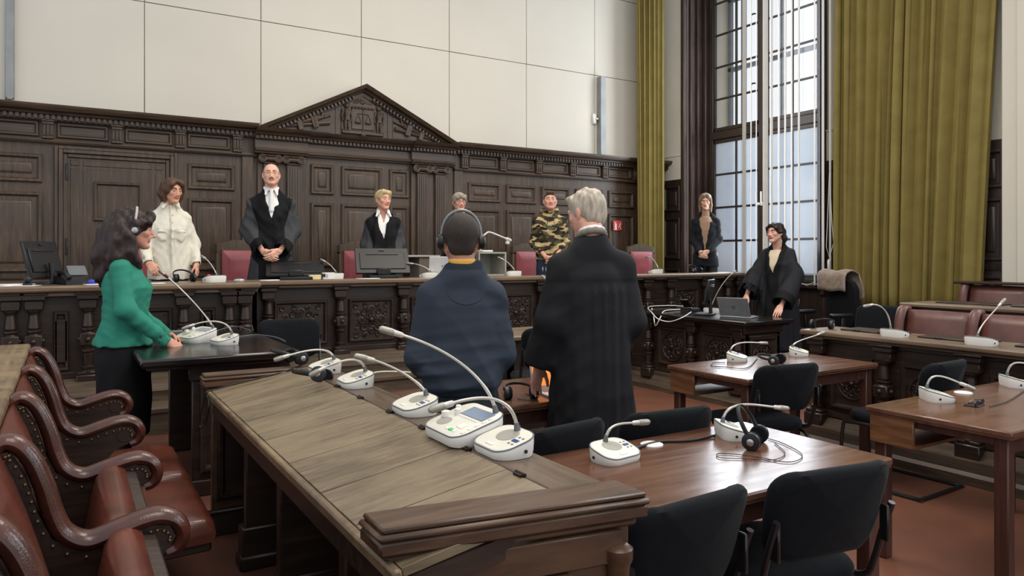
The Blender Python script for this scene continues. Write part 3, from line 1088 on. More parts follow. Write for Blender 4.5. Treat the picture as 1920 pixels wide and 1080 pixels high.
# ---- clerk's desk on the right, front turned to the hall's middle
U = Unit('clerk_desk', (6.0, 5.7, 0), 'carved clerk desk with black top and round carved panels near window', 'desk')
T = side(5.77)
front(U, T, -6.70, -4.98, .19, .81, [-6.335, -5.665, -5.03], [(-6.22, -5.78, .28, .70, 'ring'), (-5.55, -5.13, .28, .70, 'ring')], BY)
T = back(4.98)
b = B(T); b.box(5.75, 6.28, .19, .81, -.04, 0); b.box(5.72, 6.30, .72, .81, 0, .03, .008); b.box(5.70, 6.31, .78, .815, 0, .045, .008); U.part('end_board', b, BX)
b = B(T); b.rings(5.82, 6.22, .27, .68, PANELS); po = U.part('panel', b, BX)
b = B(T); b.box(5.80, 6.24, .68, .70, 0, .03, .006); carve(b, 5.87, 6.17, .30, .62, .008, True); U.part('carving', b, BX, po)
b = B(); b.box(5.63, 6.36, 4.86, 6.70, .815, .858, .01); b.box(5.67, 6.34, 4.90, 6.74, .795, .815, .005); U.part('top', b, BLK)
b = B(); b.prism([(5.77, 0), (5.60, 0), (5.60, .05), (5.62, .07), (5.66, .08), (5.72, .15), (5.77, .19)], 4.9, 6.72, 'y'); b.box(5.72, 6.3, 4.88, 6.72, 0, .19, .01); U.part('plinth', b, STEPY)
b = B(); b.box(6.24, 6.28, 4.98, 6.7, .19, .8); U.part('rear_board', b, BY)

# ---- two black-topped witness desks
U = Unit('witness_desk', (.75, 5.0, .15), 'black-topped witness desk in front of the woman in green jacket', 'desk')
b = B(); b.box(.33, 1.17, 4.28, 5.66, .905, .95, .012); b.box(.36, 1.14, 4.31, 5.63, .885, .905, .005); U.part('top', b, BLK)
b = B(); b.box(.60, 1.12, 4.42, 4.47, .15, .885, .006); b.box(1.08, 1.12, 4.42, 5.55, .15, .885, .006); b.box(.60, 1.12, 5.5, 5.55, .15, .885, .006); U.part('body', b, BX)
b = B(back(4.42)); b.box(.58, 1.14, .80, .885, 0, .02, .006); b.rings(.64, 1.08, .28, .78, PANELS); b.box(.58, 1.14, .15, .24, 0, .025, .006); U.part('panel', b, BX)
U = Unit('witness_desk', (3.2, 5.0, .15), 'witness desk in the middle, mostly hidden behind the two standing men', 'desk')
b = B(); b.box(2.82, 3.60, 4.7, 5.3, .85, .89, .01); U.part('top', b, TOPX)
b = B(); b.box(2.9, 3.52, 4.78, 4.82, .15, .85); b.box(2.9, 2.94, 4.78, 5.22, .15, .85); b.box(3.48, 3.52, 4.78, 5.22, .15, .85); U.part('body', b, BX)

# ---- sloping desk in the foreground
U = Unit('sloping_desk', (.86, 2.58, .15), 'long sloping wooden desk with worn planks carrying a row of microphones', 'desk')
X1, Z1, X2, Z2, X3 = .58, .852, 1.018, .926, 1.167
YN, YF = 1.40, 3.76
th = math.atan2(Z2 - Z1, X2 - X1)
Ls = math.hypot(X2 - X1, Z2 - Z1)


def slope_box(b, y0, y1, s0, s1, t0, t1, bev=.0):
    M = Matrix.Translation((X1, 0, Z1)) @ Matrix.Rotation(-th, 4, 'Y')
    b.box(s0, s1, y0, y1, t0, t1, bev, M)


ys = [1.405, 1.50, 1.60, 1.69, 1.80, 1.88, 1.97, 2.09, 2.19, 2.30, 2.41, 2.50, 2.63, 2.74, 2.84, 2.97, 3.06, 3.17, 3.31, 3.42, 3.53, 3.66, 3.755]
for i, (a, c) in enumerate(zip(ys[:-1], ys[1:])):
    b = B(); slope_box(b, a + .0012, c - .0012, .012, Ls - .004, -.022, -.0008 * (i % 3), .0015)
    b.v = [(x, max(y, 1.345 + (1.185 - x) * .10), z) for x, y, z in b.v]
    U.part('plank', b, DESK)
b = B(); slope_box(b, YN, YF, -.012, .0105, -.034, .002, .006)
U.part('front_edge', b, LEDGE)
b = B(); slope_box(b, YN, YF, .02, Ls, -.075, -.024); b.box(X1 + .02, X1 + .05, YN, YF, Z1 - .12, Z1 - .02, .004); U.part('under_frame', b, BX)
b = B(); b.box(X2, X3, YN - .02, YF, Z2 - .03, Z2 - .001, .004); b.box(X3 - .03, X3 + .02, YN - .03, YF, Z2 - .07, Z2 - .03, .01); U.part('rear_strip', b, DESKY)
hb = B(); hb.tube([(0, -.022, 0), (0, .022, 0)], .0055, 8); hb.box(-.012, .0, -.018, .018, -.006, .0015)
hm = hb.mesh('hinge', plain('hinge_iron', (48, 36, 30), 0.4, 0.6))
for px, py in ((633, 723.5), (677, 745), (732, 771), (794, 801), (876, 839.6), (975.7, 888.9)):
    p = at(px, py, X=X2)
    U.place('hinge', hm, (X2, p.y, Z2 + .002))
# raised end ledges with stepped moulding; the near end is cut at a slight angle
def shear(vs): return [(x, y + (1.185 - x) * .165, z) for x, y, z in vs]

for y0, y1, nm in ((1.335, 1.455, 'n'), (3.735, 3.83, 'f')):
    b = B()
    xr = X3 + .03 if nm == 'n' else X3 + .0
    b.box(.562, xr, y0, y1, .916, .929, .004); b.box(.552, xr + .008, y0 - .008, y1 + .003, .900, .916, .006); b.box(.555, xr + .004, y0 - .004, y1, .868, .900, .006)
    b.box(.575, xr - .015, y0 + .012, y1, .846, .868, .008)
    b.v = shear(b.v) if nm == 'n' else b.v
    U.part('end_ledge', b, DESKB)
    b = B(); b.box(.60, xr - .03, y0 + .025, y0 + .075, .15, .85, .004); b.v = shear(b.v) if nm == 'n' else b.v; U.part('end_board', b, DESKB)
b = B(back(1.355)); b.rings(.64, 1.00, .28, .76, PANELS); b.box(.61, 1.14, .765, .845, 0, .012, .004); b.v = shear(b.v); U.part('end_panel', b, DESKB)
b = B(); b.lathe([(r_ * .72, z_) for r_, z_ in ((.05, .15), (.05, .2), (.035, .25), (.04, .5), (.045, .62), (.034, .66), (.05, .68), (.05, .705), (.036, .715), (.04, .76), (.05, .775), (.05, .8), (.03, .81))], (1.13, 1.36, 0), 16); U.part('turned_post', b, DESKB)
b = B(back(3.76)); b.rings(.62, .98, .32, .80, PANELS); b.box(.56, 1.12, .15, .27, 0, .03, .006); b.box(.56, 1.12, .26, .275, 0, .04, .005); U.part('end_panel', b, BX)
# back panels towards the hall and inner supports
b = B(); b.box(1.10, 1.14, YN, YF, .15, .86, .004); b.box(1.08, 1.16, YN, YF, .15, .26, .008); U.part('back_board', b, BX)
for y in (3.30, 2.72, 2.0):
    b = B(); b.box(.66, 1.10, y - .03, y + .03, .15, Z1 - .03, .005)
    b.box(.64, 1.10, y - .045, y + .045, .15, .33, .006); b.box(.63, 1.10, y - .055, y + .055, .15, .21, .008); U.part('support', b, BX)

# ---- tip-up leather bench on the left
U = Unit('leather_bench', (0, 2.6, .15), 'brown leather tip-up bench with studded armrests at left edge', 'bench')
AY = [4.08, 3.42, 2.76, 2.12, 1.48]
b = B(); b.box(-.62, -.152, .6, 4.32, 1.035, 1.067, .008); b.box(-.60, -.165, .62, 4.30, 1.01, 1.035, .006); U.part('ledge', b, LEDGE)
b = B(); b.box(-.60, -.22, .7, 4.25, .15, 1.01); U.part('back_panel', b, BX)
# arm outline in X-Z (rim centre line), same for all five arms
rim = [(-.150, 1.035), (-.128, 1.055), (-.10, 1.045), (-.072, 1.005), (-.048, .94), (-.030, .87), (-.005, .815), (.045, .785), (.11, .80), (.165, .815), (.21, .818), (.246, .80), (.262, .765), (.250, .732), (.224, .722)]
rim3 = [(x, 0, z) for x, z in rim]
rc = curve_pts(rim3, 6)
inner = [(-.17, 1.03), (-.12, 1.035), (-.085, .97), (-.06, .88), (-.03, .81), (.02, .778), (.10, .786), (.18, .805), (.23, .795), (.245, .765), (.225, .728), (.175, .712), (.145, .675), (.14, .62), (.165, .56), (.10, .45), (-.05, .30), (-.2, .25)]
ab = B()
for i_, p in enumerate(rc): pass
nr = len(rc)
rads = [.020 + .005 * math.sin(PI * i / (nr - 1)) for i in range(nr)]
# padded leather rim, wider across the arm than it is thick
rb_ = B(); rb_.tube(rc, rads, 12)
rb_.v = [(x, y * 1.6, z) for x, y, z in rb_.v]
rim_m = rb_.mesh('rim', BROWNR)
pb = B(); pb.prism([(p[0], p[1]) for p in inner], -.026, .026, 'y'); side_m = pb.mesh('arm_board', BX)
nb = B()
L_ = 0
last = None
for i, p in enumerate(rc):
    if last is None or (p - last).length > .022:
        last = p
        j = min(i + 1, nr - 1); k = max(i - 1, 0)
        t = (rc[j] - rc[k]).normalized(); nn = Vector((t.z, 0, -t.x))
        q = p + nn * .031
        for sg in (-1, 1): nb.sphere((q.x, sg * .027, q.z), .0055, 6, 4)
nail_m = nb.mesh('studs', BRASS)
vol_m = []
for sg in (-1, 1):
    vb_ = B()
    vb_.tube([(.205 + .028 * math.cos(a), sg * .027, .765 + .028 * math.sin(a)) for a in [k * PI / 8 for k in range(15)]], .0035, 5)
    vol_m.append(vb_.mesh('scroll_line', BX))
for y in AY:
    a = U.place('armrest', rim_m, (0, y, 0))
    for nm, me in (('arm_board', side_m), ('studs', nail_m), ('scroll_line', vol_m[0]), ('scroll_line', vol_m[1])):
        o = ob(nm, me, None, a)
        if nm == 'studs': o['kind'] = 'stuff'
for i, (ya, yb) in enumerate(zip(AY[:-1], AY[1:])):
    y0, y1 = yb + .035, ya - .035
    b = B()
    # leather back between the partitions, gently bulging
    rg = []
    for k in range(9):
        t = k / 8
        z = 1.03 - t * .55
        xx = -.165 + .16 * t ** .8
        rg.append([(xx + .02 * math.sin(PI * s_ / 6) * math.sin(PI * t), y0 + (y1 - y0) * s_ / 6, z) for s_ in range(7)])
    b.loft(rg, False, False)
    o = U.part('backrest', b, BROWN); md = o.modifiers.new('t', 'SOLIDIFY'); md.thickness = .03; md.offset = -1
    nbk = B()
    for k in range(14): nbk.sphere((-.150, y0 + (y1 - y0) * (k + .5) / 14, 1.005), .006, 6, 4)
    o = U.part('studs', nbk, BRASS); o['kind'] = 'stuff'
    # cushion: rounded slab in a local frame, down or folded up
    def cushion(w, d, h):
        cb = B()
        n = 8
        prof = [(.0, 0), (-.01, h * .35), (.004, h * .8), (.03, h), (d * .3, h * 1.06), (d * .7, h * 1.06), (d - .035, h), (d - .005, h * .8), (d, h * .4), (d - .01, 0)]
        rg = []
        for k, s_ in enumerate([0, .03, .1, .3, .5, .7, .9, .97, 1]):
            q = .86 if k in (0, 8) else .97 if k in (1, 7) else 1.0
            rg.append([(x * 1.0, s_ * w, z * q) for x, z in prof])
        cb.loft(rg)
        return cb
    w = y1 - y0
    cb = cushion(w, .40, .085)
    if i < 2:
        M = Matrix.Translation((.06, y0, .465)) @ Matrix.Rotation(R(-1), 4, 'Y')
    else:
        M = Matrix.Translation((-.015, y0, .43)) @ Matrix.Rotation(R(-81), 4, 'Y') @ Matrix.Translation((0, 0, -.12))
    cb.v = [tuple(M @ Vector(p)) for p in cb.v]
    so = U.part('seat', cb, BROWN, None, 75)
    fb = B()
    fb.box(.015, .385, .01, w - .01, -.035, .006, .006)
    fb.v = [tuple(M @ Vector(p)) for p in fb.v]
    U.part('seat_frame', fb, BX, so)
    if i < 2:
        nbk = B()
        for k in range(16): nbk.sphere(tuple(M @ Vector((.397, w * (k + .5) / 16, .012))), .005, 6, 4)
        o = U.part('studs', nbk, BRASS, so); o['kind'] = 'stuff'

# ---- advocates' benches on the right: two rows of desk and leather seats
U = Unit('advocate_desk', (5.3, 2.4, 0), 'front advocate desk with carved front and worn brown top on right', 'desk')
T = side(5.20)
front(U, T, -3.78, .4, .22, .85, [-3.72, -3.157, -2.55, -1.95, -1.35, -.75], [(-3.62, -3.27, .30, .72, 'ring'), (-3.05, -2.66, .30, .72, 'ring'), (-2.45, -2.05, .30, .72, 'ring'), (-1.85, -1.45, .30, .72, 'ring')], BY)
b = B(); b.box(5.08, 5.56, -.4, 3.84, .862, .905, .012); b.box(5.11, 5.53, -.4, 3.80, .845, .862, .005); U.part('top', b, TOPY)
b = B(); b.prism([(5.22, 0), (5.02, 0), (5.02, .06), (5.05, .08), (5.06, .15), (5.10, .16), (5.16, .21), (5.22, .22)], -.4, 3.80, 'y'); U.part('plinth', b, STEPY)
b = B(); b.box(5.2, 5.5, 3.74, 3.78, .2, .86); U.part('end_board', b, BY)
for y0, y1 in ((3.05, 3.62), (2.42, 3.0), (1.8, 2.36), (1.2, 1.74)):
    b = B(); b.box(5.30, 5.54, y0 + .12, y1, .906, .918, .004); U.part('writing_flap', b, BY)
    for q in (.2, .4):
        b = B(); b.box(5.285, 5.325, y0 + q, y0 + q + .05, .905, .922, .003); U.part('hinge', b, BLACKM)
b = B(); b.box(6.40, 8.16, 3.83, 6.74, 0, .17, .006); b.box(5.60, 8.2, -.4, 3.82, 0, .15, .006); b.box(6.42, 8.2, -.4, 3.8, .15, .33, .006)
ob('floor_step', b, PLAT, kind='structure', label='stepped floor under the advocate benches')


def seat_row(name, X0, zf, ytop, n, label, gap=.60):
    """row of fixed leather seats facing -X; X0 = plane of the seat backs' top"""
    Us = Unit(name, (X0, ytop - n * gap / 2, zf), label, 'bench')
    zt = zf + .90
    b = B(); b.box(X0 + .01, X0 + .10, ytop - n * gap - .05, ytop + .06, zf, zt - .02); Us.part('back_panel', b, BY)
    for i in range(n + 1):
        y = ytop - i * gap
        b = B()
        path = curve_pts([(X0 + .02, y, zt - .01), (X0 - .05, y, zt - .015), (X0 - .10, y, zt - .10), (X0 - .14, y, zt - .25), (X0 - .30, y, zt - .28), (X0 - .40, y, zt - .27), (X0 - .44, y, zt - .32)], 5)
        b.tube(path, .032, 10); b.v = [(p[0], y + (p[1] - y) * 1.3, p[2]) for p in b.v]
        a = Us.part('armrest', b, PLUM)
        b = B(); b.prism([(X0 + .02, zt - .04), (X0 - .06, zt - .06), (X0 - .13, zt - .28), (X0 - .38, zt - .30), (X0 - .36, zf + .2), (X0 + .02, zf + .1)], y - .03, y + .03, 'y'); Us.part('arm_board', b, BX, a)
        b = B()
        for k in range(10):
            for sg in (-1, 1): b.sphere((X0 - .02 - .006 * k - .05 * (k > 2) * 0, y + sg * .046, zt - .03 - .024 * k), .005, 5, 4)
        o = Us.part('studs', b, BRASS, a); o['kind'] = 'stuff'
    for i in range(n):
        y1, y0 = ytop - i * gap - .035, ytop - (i + 1) * gap + .035
        rg = []
        for k in range(7):
            t = k / 6
            rg.append([(X0 - .01 - .10 * t - .03 * math.sin(PI * t) * math.sin(PI * s_ / 6), y0 + (y1 - y0) * s_ / 6, zt - .02 - .48 * t) for s_ in range(7)])
        b = B(); b.loft(rg, False, False); o = Us.part('backrest', b, PLUM); md = o.modifiers.new('t', 'SOLIDIFY'); md.thickness = .03; md.offset = 1
        b = B()
        for k in range(22): b.sphere((X0 - .024, y0 + (y1 - y0) * (k + .5) / 22, zt - .035), .005, 5, 4)
        o = Us.part('studs', b, BRASS); o['kind'] = 'stuff'
        b = B(); b.box(X0 - .50, X0 - .08, y0, y1, zf + .34, zf + .43, .03); Us.part('seat', b, PLUM)
    return Us


seat_row('leather_seat_row', 6.30, .15, 3.66, 5, 'front row of plum leather seats behind the advocate desk')
Us = seat_row('leather_seat_row', 7.62, .33, 3.80, 5, 'rear row of plum leather seats in front of white pilaster')
b = B(); b.box(7.52, 7.75, .8, 3.9, 1.225, 1.25, .008); Us.part('top_rail', b, BY)
U = Unit('advocate_desk', (6.6, 2.2, .15), 'rear advocate desk with brown top behind the front leather seats', 'desk')
b = B(); b.box(6.36, 6.84, -.4, 3.76, 1.045, 1.085, .012); U.part('top', b, TOPY)
b = B(); b.box(6.41, 6.45, -.4, 3.72, .15, 1.045); b.box(6.41, 6.8, 3.66, 3.70, .15, 1.045); U.part('body', b, BY)
for y0, y1 in ((3.05, 3.55), (2.4, 2.95)):
    b = B(); b.box(6.56, 6.82, y0, y1, 1.086, 1.098, .004); U.part('writing_flap', b, BY)

# ---- four loose tables
def table(x0, x1, y0, y1, label, zt=.75):
    Ut = Unit('table', ((x0 + x1) / 2, (y0 + y1) / 2, 0), label, 'table')
    b = B(); b.box(x0, x1, y0, y1, zt - .028, zt, .006); b.box(x0 + .006, x1 - .006, y0 + .006, y1 - .006, zt - .036, zt - .028); Ut.part('top', b, TAB)
    b = B()
    b.box(x0 + .05, x1 - .05, y0 + .04, y0 + .06, zt - .11, zt - .036); b.box(x0 + .05, x1 - .05, y1 - .06, y1 - .04, zt - .11, zt - .036)
    b.box(x1 - .06, x1 - .04, y0 + .05, y1 - .05, zt - .11, zt - .036); b.box(x0 + .04, x0 + .06, y0 + .05, y1 - .05, zt - .075, zt - .036)
    Ut.part('apron', b, TABZ)
    lb = B()
    for sx in (x0 + .035, x1 - .095):
        for sy in (y0 + .03, y1 - .09):
            b = B(); b.box(sx, sx + .06, sy, sy + .06, 0, zt - .036, .006); Ut.part('leg', b, TABZ)
    # open shelf box at the left end
    b = B(); b.box(x0 + .012, x0 + .03, y1 - .24, y1 - .02, zt - .175, zt - .036, .004); b.box(x0 + .03, x0 + .4, y1 - .24, y1 - .02, zt - .175, zt - .16)
    Ut.part('side_tray', b, DRAW)
    return Ut


TA = table(1.20, 2.62, 1.57, 2.28, 'nearest brown table beside the sloping desk, headphones on it')
TB = table(1.22, 2.62, 3.10, 3.79, 'brown table in front of the two standing men, laptop on it')
TC = table(3.52, 4.86, 3.02, 3.72, 'brown table in the middle distance before the clerk desk')
TD = table(3.42, 4.80, 1.53, 2.20, 'brown table at right edge with folded glasses on it')
# ================================================================ chairs
def rounded(w, h, r, n=6):
    pts = []
    for (cx, cy, a0) in ((w / 2 - r, h / 2 - r, 0), (-w / 2 + r, h / 2 - r, 90), (-w / 2 + r, -h / 2 + r, 180), (w / 2 - r, -h / 2 + r, 270)):
        for k in range(n + 1):
            a = R(a0 + 90 * k / n)
            pts.append((cx + r * math.cos(a), cy + r * math.sin(a)))
    return pts


def chair_meshes():
    M = {}
    # seat cushion
    out = rounded(.47, .46, .10)
    b = B()
    b.loft([[(x * s_, y * s_ + .02, z) for x, y in out] for s_, z in ((.90, .405), (.97, .415), (1.0, .435), (.995, .455), (.95, .472), (.80, .480), (.3, .478))])
    M['seat'] = b.mesh('seat', BLACKF, 60)
    # curved padded backrest, outline wider at the top
    rings = []
    def pt(x, z, off):
        return (x, -.235 - .10 * ((z - .48) / .36) + .9 * x * x + off * 1.0, z)
    out = []
    for x, z in rounded(.47, .290, .095, 7):
        zz = .690 + z
        out.append((x * (1.0 + .06 * (z / .17)) + 0, zz + .028 * (abs(x) / .235) ** 2 * (1 if z > 0 else -.1)))
    c = (0, .690)
    b = B()
    for s_, off in ((.2, -.030), (.80, -.030), (.96, -.022), (1.0, -.004), (1.0, .010), (.95, .026), (.78, .036), (.2, .038)):
        rings.append([pt(c[0] + (x - c[0]) * s_, c[1] + (z - c[1]) * s_, off) for x, z in out])
    b.loft(rings[::-1])
    M['backrest'] = b.mesh('backrest', BLACKF, 60)
    for sg in (-1, 1):
        b = B()
        x = sg * .238
        b.tube(curve_pts([(x, -.30, .70), (x, -.265, .60), (x, -.235, .50), (x, -.20, .43), (x * .98, -.10, .405), (x * .98, .05, .40)], 5), .0115, 8)
        b.box(x - .006 - sg * .012, x + .006 - sg * .012, -.30, -.265, .57, .69, .004)
        M['upright%d' % sg] = b.mesh('upright', BLACKM)
        b = B(); b.tube([(x, .20, .40), (x * 1.02, .235, .36), (x * 1.05, .26, .0)], .0115, 8); M['fleg%d' % sg] = b.mesh('leg', BLACKM)
        b = B(); b.tube([(x, -.02, .40), (x * 1.02, -.16, .38), (x * 1.04, -.22, .33), (x * 1.06, -.28, .0)], .0115, 8); M['rleg%d' % sg] = b.mesh('leg', BLACKM)
    b = B(); b.box(-.2, .2, -.15, .2, .39, .41, .004); b.tube([(-.235, .12, .395), (.235, .12, .395)], .01, 8); M['seat_frame'] = b.mesh('seat_frame', BLACKM)
    # sled base for the cantilever chair
    b = B()
    pth = curve_pts([(-.235, -.05, .40), (-.24, .20, .40), (-.245, .25, .36), (-.25, .26, .06), (-.25, .22, .014), (-.25, -.22, .013), (-.22, -.26, .013), (.22, -.26, .013), (.25, -.22, .013), (.25, .22, .014), (.25, .26, .06), (.245, .25, .36), (.24, .20, .40), (.235, -.05, .40)], 6)
    b.tube(pth, .0125, 8); M['sled'] = b.mesh('sled_base', BLACKM)
    return M


CM = chair_meshes()


def chair(x, y, rz, label, z=0.0, kind='four', group='black fabric chairs'):
    e = empty('chair', (x, y, z), rz, label=label, cat='chair', group=group)
    for nm, key in (('seat', 'seat'), ('backrest', 'backrest'), ('upright', 'upright-1'), ('upright', 'upright1'), ('seat_frame', 'seat_frame')):
        ob(nm, CM[key], None, e)
    if kind == 'four':
        for k in ('fleg-1', 'fleg1', 'rleg-1', 'rleg1'): ob('leg', CM[k], None, e)
    else:
        ob('sled_base', CM['sled'], None, e)
    return e


chair(1.45, 1.74, R(3), 'nearest black fabric chair, cut off by the lower edge')
chair(2.10, 1.71, R(-9), 'black fabric chair at right corner of nearest table, seat in view')
chair(1.62, 2.62, R(8), 'black chair back between sloping desk and the robed man')
chair(2.24, 2.61, R(-5), 'black chair back behind the nearest table, right of the robed man')
chair(3.80, 3.19, R(-10), 'black fabric chair at the middle-distance table')
chair(4.68, 2.76, R(2), 'black cantilever chair behind the right-hand table with folded glasses', kind='sled')
chair(1.49, 5.60, R(176), 'black chair at the black-topped witness desk', z=.15)
chair(3.04, 4.50, R(-20), 'black chair at the hidden middle witness desk', z=.15)
chair(6.52, 4.22, R(88), 'black chair below the wide curtain, at end of leather seats', z=.17)
chair(7.45, 6.1, R(100), 'black chair before the window behind the robed woman', z=.17).scale = (1.1, 1.1, 1.13)

# ---- burgundy judges' chairs
def judge_chair_meshes():
    M = {}
    b = B()
    # frame with gently arched crest
    top = [(-.25, 1.08), (-.16, 1.095), (-.06, 1.125), (.06, 1.125), (.16, 1.095), (.25, 1.08)]
    b.prism(top + [(.25, .98), (-.25, .98)], -.03, .03, 'y')
    b.box(-.25, -.205, -.03, .03, .40, 1.0, .006); b.box(.205, .25, -.03, .03, .40, 1.0, .006); b.box(-.25, .25, -.03, .03, .48, .55, .006)
    M['back_frame'] = b.mesh('back_frame', wood('chair_wood', (70, 56, 44), (112, 94, 76), 'z', .4))
    b = B()
    out = rounded(.40, .46, .02, 3)
    b.loft([[(x * s_, y, .785 + z * s_) for x, z in out] for s_, y in ((1, -.02), (1, .035), (.96, .05), (.5, .058))][::-1])
    b.loft([[(x * s_, y, .785 + z * s_) for x, z in out] for s_, y in ((.5, -.05), (.96, -.042), (1, -.03), (1, .02))][::-1])
    M['backrest'] = b.mesh('backrest', RED, 60)
    b = B()
    for k in range(16):
        for sy in (-.035, .04):
            for q in (-1, 1): b.sphere((q * .203, sy, .565 + k * .029), .0065, 5, 4)
    for k in range(15):
        for sy in (-.035, .04): b.sphere((-.195 + k * .028, sy, 1.015), .0065, 5, 4)
    M['studs'] = b.mesh('studs', BRASS)
    b = B(); b.box(-.25, .25, .0, .48, .40, .50, .03); M['seat'] = b.mesh('seat', RED)
    return M


JM = judge_chair_meshes()


def judge_chair(px, Y, rz, label, w=1.0):
    p = at(px, 500, Y=Y)
    e = empty('judge_chair', (p.x, p.y, .55), rz, label=label, cat='chair', group='burgundy leather judge chairs')
    for k in ('back_frame', 'backrest', 'seat', 'studs'):
        o = ob(k, JM[k], None, e)
        if k == 'studs': o['kind'] = 'stuff'
    for sx in (-.22, .22):
        for sy in (0, .44):
            b = B(); b.box(sx - .022, sx + .022, sy - .022, sy + .022, 0, .4, .004); ob('leg', b, BX, e)
    return e


judge_chair(255, 8.2, R(182), 'burgundy leather chair between woman in green and woman in white shirt')
judge_chair(446, 8.4, R(196), 'burgundy leather chair left of the tall man with glasses')
judge_chair(668, 8.4, R(196), 'burgundy leather chair left of the blonde judge')
judge_chair(985, 8.4, R(190), 'burgundy leather chair left of the man in camouflage hoodie')
judge_chair(1200, 8.12, R(176), 'burgundy leather chair beside the corner curtain')

# office chair with a coat
e = empty('office_chair', (7.32, 5.2, 0.17), R(75), label='dark office chair with armrest beside the robed woman', cat='chair')
b = B(); out = rounded(.46, .56, .14)
b.loft([[(x * s_, y, .78 + z * s_) for x, z in out] for s_, y in ((.6, -.30), (.97, -.29), (1, -.26), (.97, -.22), (.6, -.20))][::-1]); ob('backrest', b, BLACKF, e)
b = B(); b.box(-.25, .25, -.22, .26, .42, .50, .04); ob('seat', b, BLACKF, e)
for sg in (-1, 1):
    b = B(); b.box(sg * .30 - .035, sg * .30 + .035, -.12, .16, .66, .70, .015); b.box(sg * .30 - .02, sg * .30 + .02, -.02, .03, .44, .66, .008); b.box(min(sg * .2, sg * .31), max(sg * .2, sg * .31), -.02, .03, .43, .46, .008); ob('armrest', b, BLACKP, e)
b = B(); b.lathe([(.03, .08), (.03, .42)], (0, 0, 0), 12)
for k in range(5):
    a = 2 * PI * k / 5; b.tube([(0, 0, .09), (.28 * math.cos(a), .28 * math.sin(a), .06)], [.025, .018], 8); b.sphere((.28 * math.cos(a), .28 * math.sin(a), .03), .03, 8, 6)
ob('base', b, BLACKP, e)
# coat draped over the chair back
b = B()
rg = []
for i in range(19):
    t = i / 18
    row = []
    for k in range(15):
        s_ = k / 14
        x = -.16 + .44 * s_ + .10 * t * (s_ - .2)
        if t < .25:
            q = t / .25
            y, z = -.155 - .02 * q, .93 + .19 * q
        elif t < .45:
            q = (t - .25) / .2
            y, z = -.175 - .17 * q, 1.12 + .04 * math.sin(PI * q)
        else:
            q = (t - .45) / .55
            y, z = -.345 - .02 * q, 1.12 - .50 * q * (.55 + .45 * s_)
        fz = .014 * math.sin(16 * s_ + 5 * t) + .008 * math.sin(31 * s_ + 2 * t)
        row.append((x + .02 * math.sin(6 * t), y + fz * (1 if t > .45 else .25), z + .012 * math.sin(9 * s_) * (1 - abs(t - .35))))
    rg.append(row)
b.loft(rg, False, False)
co = ob('coat', b, CAMEL, label='grey-brown coat draped over the office chair back', cat='coat', sharp=80, loc=(7.32, 5.2, 0.17), rot=(0, 0, R(75)))
md = co.modifiers.new('t', 'SOLIDIFY'); md.thickness = .012

